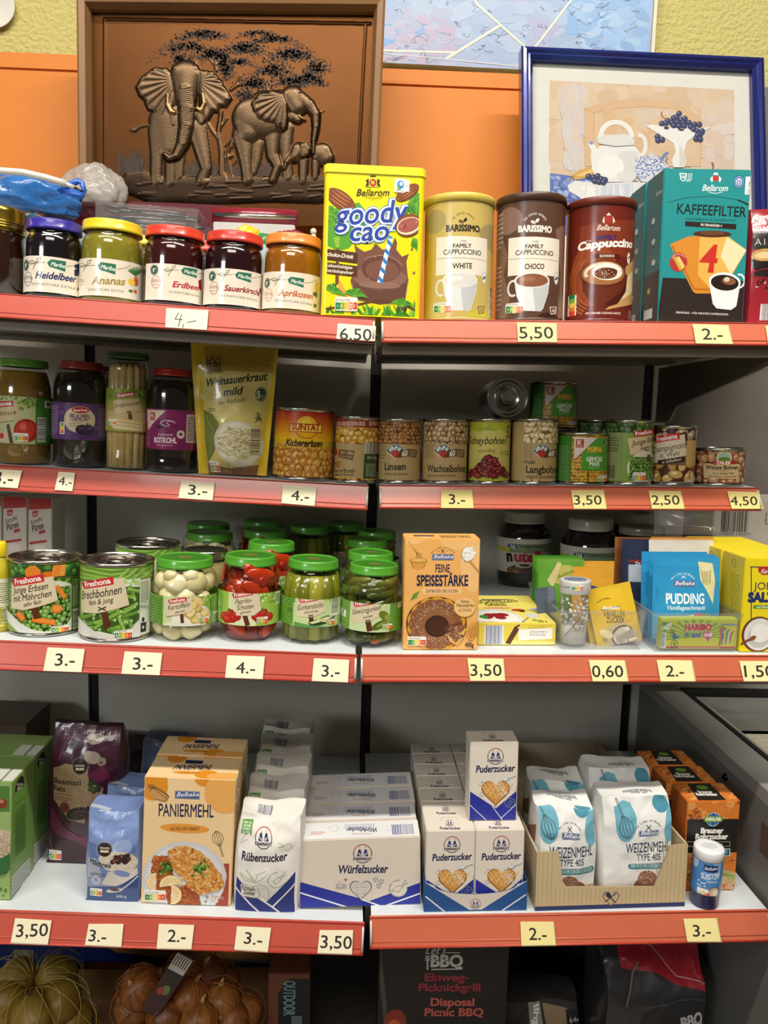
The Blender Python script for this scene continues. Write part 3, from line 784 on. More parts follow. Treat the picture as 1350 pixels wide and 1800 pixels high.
class Pouch:
 """flat sachet or stand-up pouch: two sheets swelling between sealed edges"""
 def __init__(s, name, label, cat, M, w, h, thick, c, group=None, wtop=None, material=None, seal=.006, crease=.0015, seed=1, belly=.45, na=24, nb=28):
  s.w, s.h, s.M = w, h, M; s.root = thing(name, label, cat, M, group); s.mat = material or FILM
  wt = wtop or w; sd = Vector((seed*3.1, seed*1.7, seed))
  def sx(b): return (w+(wt-w)*b/h)/max(w, wt)
  W_ = max(w, wt)
  def th(a, b):
   u = abs(a)/(W_/2); t = b/h; e = seal/(W_/2)
   fu = max(0, 1-(u/(1-e))**2.2) if u < 1-e else 0
   ft = (min(1, t/.12) if belly < .3 else max(0, min(1, (t-seal/h)/.2)))*max(0, min(1, (1-t-seal/h)/.55))**.8
   return thick/2*fu*ft+.0002
  def fr(a, b):
   q = Vector((a, 0, b))*40+sd; n = noise.noise(q)*crease
   return (a*sx(b), -th(a, b)+n, b)
  def bk(a, b):
   q = Vector((-a, 0, b))*40+sd; n = noise.noise(q)*crease
   return (-a*sx(b), th(a, b)+n, b)
  s.F = Grid(M, (0, -thick/3, 0), (1, 0, 0), (0, 0, 1), -W_/2, W_/2, 0, h, na, nb, fr); s.mb = MB()
  B = Grid(M, (0, 0, 0), (-1, 0, 0), (0, 0, 1), -W_/2, W_/2, 0, h, na, nb, bk)
  for G in (s.F, B):
   V = [p for row in G.P for p in row]; n = G.na+1; Fs = []
   for j in range(G.nb):
    for i in range(G.na): a = j*n+i; Fs += [(a, a+1, a+n+1), (a, a+n+1, a+n)]
   s.mb.mesh(V, Fs, c, True)
  s.arts = []
 def art(s, cr=(0, 0, 1)):
  G = s.F; A = Art(G, cr); e = 1e-5; A.lim = (G.a0+e, G.b0+e, G.a0+G.st*G.na-e, G.b0+G.sb*G.nb-e); s.arts.append(A); return A
 def done(s, part='sachet'):
  for A in s.arts: A.emit(s.mb)
  s.mb.build(part, s.mat, s.root); return s
# ================================================================ top shelf: jams
JP = [(.90, 0), (.97, .012), (1, .04), (1, .69), (.985, .745), (.94, .79), (.885, .82), (.87, .85), (.88, .9)]
def prism(mb, pts, z0, z1, c, mi=0, smooth=False):
 n = len(pts); V = [(x, y, z0) for x, y in pts]+[(x, y, z1) for x, y in pts]
 mb.mesh(V, [(k, (k+1) % n, n+(k+1) % n, n+k) for k in range(n)], c, smooth, mi)
 mb.mesh(V, [tuple(range(n-1, -1, -1)), tuple(range(n, 2*n))], c, False, mi)
def rr(w, d, r, n=8):
 P = []
 for cx_, cy_, t in ((w/2-r, d/2-r, 0), (-w/2+r, d/2-r, 1), (-w/2+r, -d/2+r, 2), (w/2-r, -d/2+r, 3)):
  for i in range(n+1):
   u = (t+i/n)*math.pi/2; P.append((cx_+r*math.cos(u), cy_+r*math.sin(u)))
 return P
def twine(A, x, y, s=1, c='#8a7a5a'):
 A.line([(x-75*s, y-6*s), (x-40*s, y+8*s), (x, y+6*s), (x+60*s, y+2*s)], 4*s, c)
 A.line([(x, y+4*s), (x-28*s, y-12*s), (x-50*s, y-2*s), (x-34*s, y+14*s), (x, y+6*s)], 5*s, c)
 A.line([(x, y+4*s), (x+8*s, y-24*s), (x+34*s, y-36*s), (x+28*s, y-16*s), (x, y+6*s)], 5*s, c)
 A.line([(x, y+6*s), (x-16*s, y+30*s), (x-20*s, y+50*s)], 5*s, c)
def jam(xl, xr, yt, word, wx, wy, wc, lidc, body, label, cr, top, tg, badge, fr, cap, a0=None, xlab=None):
 j = Jar('jam_jar', label, 'jam jar', S1L, xl, xr, yt, JP, (.95, .865, 1.0), lidc, 'jam', body, Yf=1.068, fill=.86)
 A = j.art(.055, .505, cr, a0, None if a0 is None else a0+320, base='#ece2cf')
 bx, by = badge
 A.ell(bx, by, 36, 38, '#27483a'); A.ring(bx, by, 30, 32, 2, '#cfd8c8'); A.ell(bx, by+2, 15, 16, '#cfd8c8'); A.ell(bx+5, by+6, 8, 9, '#27483a')
 twine(A, tg[0]-75, tg[1]-10)
 x, y = tg; A.poly([(x, y-8), (x+26, y-30), (x+130, y-14), (x+124, y+58), (x+14, y+22)], '#2f7458'); A.text('Maribel', x+24, x+124, y+14, 26, '#eef2e6', y1=y+34, bold=.02, shear=.25)
 A.line([(x+130, y+20), (x+190, y+12), (x+230, y-6)], 4, '#a08a62')
 A.ring(bx+12, by+95, 40, 48, 4, wc); A.text('50%', bx-18, bx+44, by+98, 22, wc); A.text('FRUCHT', bx-12, bx+38, by+122, 10, wc)
 A.text(word, wx[0], wx[1], wy[0], cap, wc, y1=wy[1], bold=.03, shear=.3)
 A.text('KONFITÜRE EXTRA', wx[0]-20, wx[1]-2, wy[0]+46, 15, '#4a4440', y1=wy[1]+52)
 if fr: fr(A)
 return j.done()
C1 = (0, 270, 3.97); C2 = (300, 340, 4.5)
def f_blue(A):
 for i in range(14): A.ell(545+R.uniform(-22, 22), 815+R.uniform(-34, 38), 13, 14, R.choice(['#23264a', '#30345c', '#1a1c38']), n=10)
 A.rect(535, 935, 560, 965, '#6b6f40')
def f_pine(A):
 for i in range(9): a = -.9+i*.22; A.line([(940, 850), (940+60*math.sin(a), 850-55*math.cos(a))], 9, '#3e7a3a')
 A.ell(945, 890, 20, 32, '#d9682e'); A.ell(908, 895, 18, 22, '#f0c62a'); A.ell(925, 905, 14, 16, '#f5d850'); A.ell(953, 900, 8, 22, '#b84a2a')
 A.rect(897, 948, 922, 972, '#1c8048'); A.rect(922, 948, 935, 972, '#e7c533'); A.rect(935, 950, 950, 978, '#d8442c')
def f_straw(A):
 A.poly([(215, 690), (240, 680), (240, 770), (222, 760)], '#b3202c'); A.ell(228, 715, 14, 26, '#9c1c28')
def f_cher(A): A.ell(705, 770, 14, 22, '#8c1a28'); A.ell(690, 795, 12, 16, '#6e1220')
def f_apr(A):
 A.ell(1152, 740, 22, 40, '#eeb42c'); A.ell(1160, 745, 10, 22, '#f5d070')
 for i in range(6): A.ell(1140+R.uniform(-14, 16), 800+R.uniform(-25, 25), 9, 18, '#3c6b36', R.uniform(-1, 1), 8)
 A.rect(1128, 872, 1148, 905, '#59683a')
j1 = jam(44, 143, 393, 'Heidelbeer', (248, 525), (870, 900), '#232a63', '#3a309c', '#150b10', 'jam jar with a purple lid and a blueberry label, second from the left end', C1, 720, (330, 768), (186, 780), f_blue, 44)
j2 = jam(141, 249, 395, 'Ananas', (640, 868), (912, 920), '#a78f48', '#e5cf2a', '#8b8226', 'jam jar with a yellow lid and golden pineapple jam', C1, 750, (680, 788), (545, 800), f_pine, 48)
j3 = jam(250, 358, 406, 'Erdbeer', (12, 225), (740, 772), '#b8283a', '#e0402c', '#3a0f0c', 'jam jar with a bright red lid and strawberry label', C2, 570, (80, 615), (-128, 605), f_straw, 42, a0=-46)
j4 = jam(357, 461, 415, 'Sauerkirsch', (420, 685), (770, 806), '#93202e', '#cf3a2c', '#26080c', 'jam jar with a dark red lid and sour cherry label', C2, 600, (508, 650), (330, 655), f_cher, 42, a0=-66)
j5 = jam(460, 563, 419, 'Aprikosen', (850, 1118), (808, 838), '#c7693c', '#e9893a', '#9a5d10', 'jam jar with an orange lid and apricot label beside the yellow cocoa tin', C2, 650, (925, 690), (765, 710), f_apr, 44, a0=-69)
dup(j2.root, j2.M@Matrix.Translation((.02, .086, 0)), 'pineapple jam jar standing in the second row behind the yellow lid jar')
dup(j3.root, j3.M@Matrix.Translation((.022, .086, 0)), 'strawberry jam jar standing in the second row behind the bright red lid jar')
h = Jar('honey_jar', 'dark honey jar with a wide gold lid cut by the left photo edge', 'honey jar', S1L, -60, 44, 369, [(.9, 0), (1, .03), (1, .45), (.94, .62), (.96, .7), (.9, .74), (.88, .78)], (.95, .72, 1.0), '#b99a3a', 'honey', '#2c1408', Yf=1.068, fill=.74, lidm=METAL)
for k in range(3): h.lid.lathe([(h.lidr+.0003, h.h*(.76+.03*k)), (h.lidr+.0009, h.h*(.768+.03*k)), (h.lidr+.0003, h.h*(.776+.03*k))], '#c9aa48', 48, cap=False)
h.done()
# ---------------------------------------------------------------- yellow cocoa tin
def cocoa():
 X, Yf, w, hh = spot(S1L, 565, 740, 294, Yf=1.064, rnd=False); d = .105
 zl, zr = S1L.z(X-w/2), S1R.z(X+w/2); M = Matrix.Translation((X, Yf, (zl+zr)/2+.001))@Matrix.Rotation(-math.atan((zr-zl)/w), 4, 'Y')@Matrix.Translation((0, d/2, 0)); t = thing('cocoa_tin', 'tall yellow cocoa drink tin with a jungle and splash print in front', 'tin', M)
 mb = MB(); prism(mb, rr(w, d, .007), 0, hh-.008, '#f1e313', smooth=True)
 S = Flat(M, (0, -d/2, 0), (1, 0, 0), (0, 0, 1)); A = Art(S, (550, 280, 4.09)); A.lim = (-w/2+.0066, .002, w/2-.0066, hh-.0105)
 G1, G2, G3 = '#2f7f2c', '#4f9e34', '#8cc43c'
 def palm(x, y, s, c1=G1, c2=G2, a0=-2.6, a1=.2, n=9):
  for i in range(n):
   a = a0+(a1-a0)*i/(n-1); L = s*R.uniform(.8, 1.1); ex, ey = x+L*math.cos(a), y+L*math.sin(a)*.8+L*.25
   mx, my = x+L*.55*math.cos(a), y+L*.6*math.sin(a); px, py = -math.sin(a)*s*.13, math.cos(a)*s*.13
   A.poly([(x, y), (mx+px, my+py), (ex, ey), (mx-px, my-py)], R.choice([c1, c2])); A.line([(x, y), (mx, my), (ex, ey)], 2.5, G3)
 A.poly([(62, 300), (150, 360), (250, 330), (330, 310), (420, 420), (260, 640), (180, 660), (62, 600)], '#5aa532')
 palm(110, 400, 120); palm(150, 470, 90, a0=-3.4, a1=.6); palm(690, 300, 130, a0=-1.6, a1=1.8); palm(740, 330, 90, a0=-2, a1=2); palm(720, 560, 110, a0=.6, a1=1.6, n=4)
 for i in range(5): A.line([(150+i*4, 570+i*14), (190, 560+i*16)], 7, '#bcd84a')
 A.poly([(168, 640), (188, 640), (186, 900), (160, 900)], '#7a4a28'); A.poly([(190, 860), (170, 980), (260, 990)], '#e8a84a')
 # cocoa pods
 def pod(x, y, rx, ry, rot, open_=False):
  A.ell(x, y, rx*1.04, ry*1.06, '#5a2a18', rot); A.ell(x, y, rx, ry, '#94502e', rot)
  if open_:
   A.ell(x, y+4, rx*.95, ry*.8, '#f1e2c4', rot); A.ell(x, y, rx*.86, ry*.66, '#a85a50', rot)
   for i in range(10): A.ell(x-60+i*13, y+8-i*2+R.uniform(-14, 14), 13, 9, R.choice(['#c07468', '#b0655a', '#8e4640']), 1.1, 10)
  else:
   for k in (-.55, -.15, .25, .6): A.ell(x-k*ry*math.sin(-rot), y+k*ry, rx*.85, ry*.1, '#6e3620', rot, 14); A.ell(x-k*ry*math.sin(-rot), y+k*ry-5, rx*.6, ry*.06, '#c98a4c', rot, 14)
 pod(200, 292, 112, 58, -.55); pod(680, 240, 90, 42, .6)
 A.ell(785, 180, 0.1, .1, G1)
 # splash of chocolate milk in a glass
 A.poly([(298, 610), (330, 640), (370, 665), (420, 650), (452, 605), (500, 650), (560, 640), (590, 560), (606, 600), (600, 650), (640, 700), (690, 680), (672, 740), (684, 860), (660, 1030), (470, 1040), (310, 1010), (270, 870), (320, 760)], '#7b5144')
 A.poly([(270, 880), (480, 950), (690, 860), (660, 1030), (480, 1045), (310, 1010)], '#6b463c'); A.ell(480, 850, 195, 75, '#8d6456'); A.ell(490, 790, 140, 92, '#6a4136', n=28); A.ell(500, 800, 120, 74, '#7e5446', n=28); A.ell(480, 905, 150, 26, '#95705f')
 A.ring(490, 800, 165, 110, 6, '#a98474', .4, 2.4); A.line([(280, 890), (310, 1000)], 4, '#b49a90'); A.line([(686, 870), (664, 1010)], 4, '#b49a90')
 for x, y, r_ in ((712, 648, 9), (726, 818, 11), (388, 608, 6), (440, 612, 5), (450, 700, 12), (400, 860, 10), (480, 655, 6)): A.ell(x, y, r_, r_, '#8a5a48'); A.ell(x-2, y-2, r_*.5, r_*.5, '#b38a78')
 # straw
 A.poly([(541, 560), (571, 566), (497, 888), (463, 884)], '#eef2f6')
 for i in range(5):
  y = 575+i*66; x = 541-(y-560)*.24; A.poly([(x+2, y-4), (x+33, y+34), (x+28, y+60), (x-6, y+24)], '#2f7fd0')
 A.ell(556, 562, 16, 10, '#4a90d8')
 # wordmark
 for w_, dy in (('#5a92d6', .085), ('#eef2f6', .062)):
  A.text('goody', 158, 670, 478, 150, w_, y1=445, bold=dy, shear=.22); A.text('cao', 258, 540, 590, 140, w_, y1=580, bold=dy*1.1, shear=.22)
 A.text('goody', 158, 670, 478, 150, '#2b4aa8', y1=445, bold=.012, shear=.22); A.text('cao', 258, 540, 590, 140, '#2b4aa8', y1=580, bold=.014, shear=.22)
 pod(688, 476, 92, 74, .35, True)
 # crest and brand script
 A.ell(432, 168, 26, 26, '#b5322c'); A.text('B', 420, 444, 178, 22, '#f0dc50', bold=.02)
 for sx in (-1, 1): A.poly([(432+sx*30, 140), (432+sx*52, 150), (432+sx*44, 172), (432+sx*56, 196), (432+sx*30, 192)], '#3a2410')
 A.poly([(412, 128), (410, 112), (424, 120), (432, 106), (440, 120), (454, 112), (452, 128)], '#3a2410'); A.line([(382, 200), (482, 200)], 4, '#3a2410')
 A.text('Bellarom', 312, 545, 262, 46, '#3a2a14', bold=.008, shear=.3); A.line([(370, 268), (430, 284), (500, 272)], 3, '#3a2a14')
 A.rect(588, 140, 660, 242, '#f2f4ee'); A.rect(662, 150, 692, 236, '#e9ece6'); A.ell(630, 185, 24, 30, '#2c8fc4'); A.ell(634, 178, 12, 14, '#f2f4ee'); A.poly([(606, 180), (630, 222), (606, 222)], '#7fae38'); A.text('FAIRTRADE', 596, 654, 232, 8, '#2a2a2a'); A.text('COCOA', 668, 688, 200, 9, '#2a2a2a')
 # banner
 A.poly([(72, 640), (322, 672), (318, 752), (72, 722)], '#54331f'); A.poly([(72, 735), (322, 768), (318, 850), (72, 820)], '#5c3822')
 A.text('Schoko-Drink', 82, 290, 692, 28, '#f3ead8', y1=716, bold=.025, shear=.2); A.text('Kakaohaltiges', 88, 282, 770, 22, '#f3ead8', y1=790, bold=.02, shear=.2); A.text('Getränkepulver', 82, 288, 806, 22, '#f3ead8', y1=828, bold=.02, shear=.2)
 # grass at the foot
 for i in range(46):
  x = R.uniform(70, 770); y = 1135; a = -math.pi/2+R.uniform(-.8, .8); L = R.uniform(50, 130); ex, ey = x+L*math.cos(a), y+L*math.sin(a)
  A.poly([(x-14, y), (x+14, y), ((x+ex)/2+12, (y+ey)/2), (ex, ey), ((x+ex)/2-12, (y+ey)/2)], R.choice([G1, G2, '#3c8a2e', '#69ad38', G3]))
 A.line([(80, 1076), (300, 1050), (480, 1010), (620, 1030), (745, 1090)], 14, '#6b4424')
 palm(130, 960, 110, a0=-2.4, a1=0); palm(300, 990, 110, a0=-2.6, a1=-.2); palm(640, 1060, 100, a0=-2.6, a1=-.3)
 A.nutri(156, 994, 324, 1088, 3); A.text('800g', 600, 672, 1084, 24, '#20201c', bold=.04, shear=.2, out=('#e8f0a0', .03))
 A.line([(752, 870), (752, 950)], 2, '#9a8a20')
 A.emit(mb); mb.build('tin', LABEL, t)
 mb = MB(); prism(mb, rr(w+.003, d+.003, .0085), hh-.011, hh-.002, '#f0e62a', smooth=True); prism(mb, rr(w-.002, d-.002, .007), hh-.002, hh, '#f2e83a', smooth=True); mb.build('lid', PLAS, t)
 return t, M, d
ct, cM, cd = cocoa()
dup(ct, cM@Matrix.Translation((.004, cd+.006, 0)), 'second yellow cocoa drink tin hidden behind the front one')
# ---------------------------------------------------------------- cappuccino tins
def coffee(xl, xr, yt, label, lidc, base, lx0, lx1):
 X, Yc, w, hh = spot(S1R, xl, xr, yt, Yf=1.066); M = S1R.M(X, Yc); r = w/2
 t = thing('coffee_tin', label, 'coffee tin', M); mb = MB()
 mb.lathe([(r-.002, 0), (r, .0008), (r, .003), (r-.001, .004), (r-.001, hh-.009)], base, 64); mb.build('tin_body', LABEL, t)
 mb = MB(); mb.lathe([(r-.0005, hh-.0105), (r+.0012, hh-.010), (r+.0012, hh-.003), (r+.0007, hh-.0008), (r, hh), (r-.003, hh), (r-.004, hh-.003), (.0003, hh-.003)], lidc, 64, cap=False); mb.build('lid', PLAS, t)
 A = Art(Cyl(M, r-.001, 90, off=.0002)); A.lim = (-math.pi*r, .0045, math.pi*r, hh-.011); A.mrect(-math.pi*r, .0045, math.pi*r, hh-.011, base)
 def done(): mb = MB(); A.emit(mb); mb.build('label', LABEL, t)
 return A, done
def barissimo(A, x, y, ink, inks, kind, cup, drink, bx, dark):
 """x,y shift of this tin's print relative to the first one, crop 550,280 at 4.09"""
 A.cr(550+x/4.09, 280+y/4.09, 4.09)
 X = lambda v: v
 A.arc('THE COFFEE EXPERTS', 1082, 480, 78, 152, 30, 13, ink)
 A.ell(1066, 448, 18, 10, ink, -.4); A.ell(1096, 436, 16, 10, ink, .9); A.line([(1054, 446), (1078, 450)], 3, bx)
 A.text('BARISSIMO', 958, 1198, 520, 40, ink, y1=526, bold=.05)
 A.poly([(890, 566), (1252, 576), (1246, 846), (884, 838)], '#efe6d4')
 A.text('TYPE', 1058, 1104, 598, 14, inks); A.text('FAMILY', 1008, 1140, 637, 26, inks, bold=.03); A.text('CAPPUCCINO', 938, 1208, 687, 32, inks, y1=694, bold=.02)
 A.line([(892, 718), (1244, 732)], 3, '#8a7a60'); A.text(kind, 1004, 1144, 786, 34, inks, bold=.03)
 A.ell(1230, 852, 22, 44, '#eef0ea'); A.ring(1230, 852, 20, 42, 3, '#2b4a6a'); A.poly([(1218, 862), (1232, 838), (1242, 850), (1228, 866)], '#2b3a4a')
 # cup
 A.ring(920, 925, 46, 58, 15, '#dfe0dc', .9, 5.2)
 A.poly([(932, 880), (1182, 880), (1172, 960), (1136, 1070), (1118, 1090), (1000, 1086), (982, 1060), (946, 980)], cup)
 A.poly([(1060, 900), (1178, 895), (1168, 960), (1132, 1070), (1110, 1088), (1080, 1088)], '#c6c9c8'); A.ell(1058, 864, 126, 52, '#e9eae6'); A.ell(1060, 866, 112, 44, drink); A.ell(1030, 856, 50, 18, dark)
 A.nutri(868, 1024, 996, 1106, 2)
 A.poly([(1184, 1058), (1232, 1056), (1226, 1108), (1190, 1112)], ink); A.poly([(1189, 1063), (1227, 1061), (1221, 1104), (1194, 1107)], bx); A.text('35' if kind == 'WHITE' else '40', 1198, 1220, 1098, 24, ink)
A, dn = coffee(746.5, 867, 355, 'pale yellow coffee tin with a white cup printed on it', '#d8c256', '#cdb463', 0, 0)
A.cr(550, 280, 4.09)
A.poly([(790, 400), (850, 600), (870, 720), (830, 1140), (700, 1140), (700, 400)], '#d9b63a'); A.ell(880, 450, 90, 80, '#ad9d6a'); A.poly([(1180, 520), (1240, 470), (1320, 480), (1320, 700), (1250, 640)], '#a99660'); A.poly([(1060, 1140), (1180, 1080), (1300, 1120), (1300, 1160), (1060, 1160)], '#cdbf3c'); A.bars(700, 420, 760, 800, '#4a4432', '#d8cc9a', horiz=True)
A.lines(795, 830, 440, 20, 16, 6, '#7a6c38')
barissimo(A, 0, 0, '#2c2622', '#3a2f28', 'WHITE', '#e3e4e2', '#dfdcd2', '#cdb463', '#ecebe4'); A.bars(1265, 930, 1290, 1140, '#2a2620', '#e8e0c8', horiz=True); dn()
A, dn = coffee(872.5, 991, 354, 'brown coffee tin with a cream label and a cup of cocoa', '#4d3526', '#5d4031', 0, 0)
A.cr(860, 280, 2.755)
A.poly([(0, 330), (60, 360), (90, 470), (70, 560), (100, 660), (80, 772), (-60, 772), (-60, 330)], '#82614f'); A.ell(90, 300, 78, 62, '#8a6b5e'); A.poly([(320, 340), (350, 322), (380, 330), (380, 770), (330, 770), (345, 560)], '#8a695a'); A.ell(290, 770, 60, 26, '#3b2418')
A.lines(30, 68, 290, 8, 22, 8, '#cdbfae'); A.lines(-20, 60, 540, 10, 22, 8, '#bda998')
barissimo(A, 518, 4, '#efe8dc', '#4a2e20', 'CHOCO', '#e6e7e5', '#8f5a3e', '#5d4031', '#a36e4e'); dn()
A, dn = coffee(995.5, 1111, 361, 'dark red coffee tin with a cappuccino cup and white script', '#6f2c1c', '#6d2416', 0, 0)
A.cr(860, 280, 2.755)
A.poly([(440, 330), (700, 300), (730, 500), (640, 470), (500, 500), (430, 560)], '#83341d'); A.ell(500, 560, 120, 140, '#93421f'); A.poly([(660, 520), (700, 470), (700, 700), (560, 730), (640, 650)], '#c89a5c'); A.poly([(672, 560), (692, 540), (690, 640), (620, 690)], '#ead2a2')
for k in range(4): A.ring(560, 590, 150+k*18, 130+k*14, 8, '#a45a2c', 2.2+k*.2, 4.2)
A.ell(578, 290, 18, 18, '#a83028')
for sx in (-1, 1): A.poly([(578+sx*20, 275), (578+sx*32, 300), (578+sx*20, 312)], '#e8d8c8')
A.poly([(566, 272), (578, 258), (592, 272)], '#e8d8c8')
A.text('Bellarom', 520, 630, 344, 24, '#f0e2d4', y1=348, bold=.01, shear=.3)
A.text('FAMILY', 518, 620, 390, 18, '#342a68', bold=.05); A.text('TYP', 470, 494, 402, 9, '#f0e2d4'); A.text('Cappuccino', 428, 690, 446, 34, '#f6efe6', y1=430, bold=.05, shear=.2)
A.poly([(502, 458), (630, 462), (628, 484), (500, 480)], '#54180e'); A.text('SCHOKO', 534, 606, 474, 10, '#f3e6da', bold=.03)
A.poly([(445, 560), (668, 560), (660, 640), (620, 700), (560, 715), (495, 700), (455, 640)], '#682a18'); A.poly([(560, 700), (640, 640), (662, 580), (660, 640), (620, 700), (575, 714)], '#4c1a0e'); A.ell(556, 552, 113, 62, '#5b2614'); A.ell(556, 550, 104, 54, '#a66a3c'); A.ring(556, 548, 92, 46, 16, '#e6d6b8', .3, 3.6); A.ell(575, 545, 72, 38, '#f2ece0'); A.ell(565, 552, 52, 26, '#7a4426'); A.ell(590, 545, 30, 16, '#5c2c16')
for i in range(60): A.ell(565+R.gauss(0, 26), 550+R.gauss(0, 13), 3, 2, R.choice(['#4a2010', '#f2ece0', '#8a5430']), n=6)
A.ell(674, 480, 12, 26, '#eceae2'); A.poly([(668, 488), (676, 468), (682, 474)], '#2b3a4a')
A.nutri(380, 656, 424, 764, 2, True); A.text('MIT FEINER KAKAO-NOTE', 466, 634, 752, 9, '#f3e6da', bold=.02); dn()
# ---------------------------------------------------------------- coffee filter boxes
fb = Box('filter_box', 'teal and black coffee filter box at the front with a large red 4', 'box', S1R, 1160, 1311, 297, .058, '#1f8f90', Yf=1.075)
fb.w, fb.h
A = fb.art('front', (860, 280, 2.755))
A.poly([(840, 573), (1260, 590), (1260, 800), (810, 800)], '#2a201a')
A.line([(862, 208), (960, 185), (1080, 178), (1200, 195), (1300, 236)], 3, '#12605f'); A.line([(1205, 197), (1300, 240)], 7, '#1c2a2c')
A.poly([(920, 66), (958, 68), (952, 100), (938, 108), (926, 98)], '#e8f2f0'); A.poly([(926, 72), (952, 73), (947, 97), (938, 103), (930, 95)], '#1f8f90'); A.text('100', 928, 952, 92, 12, '#e8f2f0', bold=.03)
for k in (1, 2, 3): A.line([(958+k*8, 68), (954+k*8, 98), (944+k*8, 108)], 2.5, '#e8f2f0')
A.ell(1097, 92, 14, 14, '#c0342c')
for sx in (-1, 1): A.poly([(1097+sx*16, 80), (1097+sx*28, 95), (1097+sx*20, 112), (1097+sx*14, 104)], '#eef2ee')
A.poly([(1084, 76), (1090, 64), (1104, 64), (1110, 76)], '#eef2ee'); A.text('Bellarom', 1030, 1152, 152, 28, '#f2f6f4', y1=154, bold=.012, shear=.3); A.line([(1060, 158), (1095, 166), (1130, 158)], 2.5, '#f2f6f4')
A.ell(1209, 110, 25, 30, '#1c4f9c'); A.ring(1209, 110, 21, 26, 2, '#e8f2f0'); A.ell(1209, 110, 14, 18, '#dfe8f0'); A.ell(1209, 112, 9, 12, '#1c4f9c'); A.ell(1209, 112, 4, 9, '#dfe8f0')
A.rect(1242, 84, 1296, 172, '#e9eeea'); A.poly([(1256, 122), (1268, 90), (1282, 110), (1272, 124)], '#2a3a34'); A.poly([(1260, 118), (1268, 98), (1277, 110), (1270, 120)], '#e9eeea'); A.text('FSC', 1254, 1284, 136, 9, '#2a3a34'); A.lines(1248, 1290, 148, 3, 8, 3, '#6a766f')
A.text('KAFFEEFILTER', 908, 1242, 262, 46, '#15211f', y1=280, bold=.012); A.text('NATURBRAUN & UNGEBLEICHT', 954, 1196, 294, 10, '#15302e', y1=302)
A.poly([(950, 300), (1196, 314), (1195, 340), (948, 324)], '#2a1c16'); A.text('FILTERGRÖSSE 4', 1024, 1126, 322, 10, '#eae2da', y1=328, bold=.03)
A.poly([(874, 412), (960, 375), (1060, 366), (1160, 376), (1246, 440), (1160, 590), (1128, 650), (1000, 650), (986, 640)], '#d68b2c'); A.poly([(1020, 370), (1160, 376), (1246, 440), (1150, 600), (1080, 640), (1010, 560)], '#e9b357'); A.poly([(1150, 378), (1246, 440), (1170, 560), (1120, 470)], '#efe0b0')
A.line([(885, 418), (992, 628), (1120, 634)], 7, '#b56a1c'); A.ell(1080, 362, 92, 16, '#4c2a16'); A.ell(1080, 358, 60, 10, '#6c4026')
A.text('4', 1010, 1098, 538, 116, '#c8301f', y1=542, bold=.05, shear=.06)
A.ell(916, 498, 42, 46, '#b4352c'); A.poly([(890, 478), (908, 470), (940, 530), (922, 540)], '#d0a838'); A.poly([(906, 478), (920, 470), (948, 520), (934, 532)], '#e3c878'); A.arc('DOPPELNAHT', 916, 498, 32, 150, 30, 8, '#e8d0c0')
A.ring(1210, 590, 30, 36, 9, '#e9eae8', -1.9, 1.9); A.poly([(1062, 585), (1216, 600), (1196, 712), (1170, 730), (1100, 722), (1082, 700)], '#eceeed'); A.ell(1140, 595, 78, 46, '#f4f5f4', -.1); A.ell(1140, 598, 68, 38, '#24130c', -.1); A.ell(1160, 590, 34, 18, '#8a5a3c', -.1); A.ell(1150, 582, 14, 12, '#d9c8b8')
A.text('FEINPORIG – FÜR FEINSTES KAFFEEAROMA', 904, 1158, 746, 9, '#d8d0c8', y1=756, bold=.02)
for f in ('left', 'top'):
 B = fb.art(f, (860, 280, 2.755))
 if f == 'left':
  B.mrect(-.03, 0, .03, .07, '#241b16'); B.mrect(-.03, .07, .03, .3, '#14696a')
  B.text('Bellarom', 808, 836, 180, 18, '#c8d4d0', y1=160, bold=.01, shear=.3)
  for y in (300, 400, 500): B.ell(795, y, 8, 14, '#cfdad6'); B.ell(795, y+22, 6, 8, '#0e4a4a')
  B.rect(750, 735, 788, 768, '#cfd2cc'); B.ell(772, 640, 7, 14, '#c9b83a')
fb.done()
fb.behind(2, labels=['second teal coffee filter box showing only its dark side', 'rearmost teal coffee filter box behind two others'], gap=.004)
# ---------------------------------------------------------------- red coffee bag at the right edge
b = Bag('coffee_bag', 'red and black coffee bag cut by the right edge of the photo', 'bag', S1R, 1318, 1412, 362, .06, '#a02230', Yf=1.085, crease=.004, seed=4, material=FILM, topd=.35)
A = b.art('front', (860, 280, 2.755))
A.poly([(1270, 352), (1500, 330), (1500, 432), (1262, 436)], '#2a2424'); A.text('PREMIUM', 1285, 1420, 296, 20, '#f0dede', y1=280, bold=.03); A.text('Caffè Bar', 1262, 1420, 322, 24, '#f3e6e0', y1=306, bold=.03, shear=.2); A.text('CLASSIC', 1290, 1400, 346, 18, '#f3e6e0', y1=340, bold=.03)
A.text('A1', 1280, 1330, 418, 30, '#b8b0a8', bold=.0)
A.ell(1330, 490, 70, 60, '#1a1414'); A.ell(1330, 466, 66, 30, '#c89858'); A.ell(1320, 468, 40, 16, '#e8cc94'); A.ell(1350, 560, 90, 28, '#8c1a28'); A.ell(1340, 555, 66, 18, '#271818')
for i in range(12): A.ell(1290+R.uniform(0, 70), 600+R.uniform(-30, 30), 8, 6, R.choice(['#3a1c14', '#e0d0c8']), R.uniform(0, 3), 8)
A.bars(1312, 700, 1360, 780, '#2a2a2a', '#e8e0dc'); b.done()
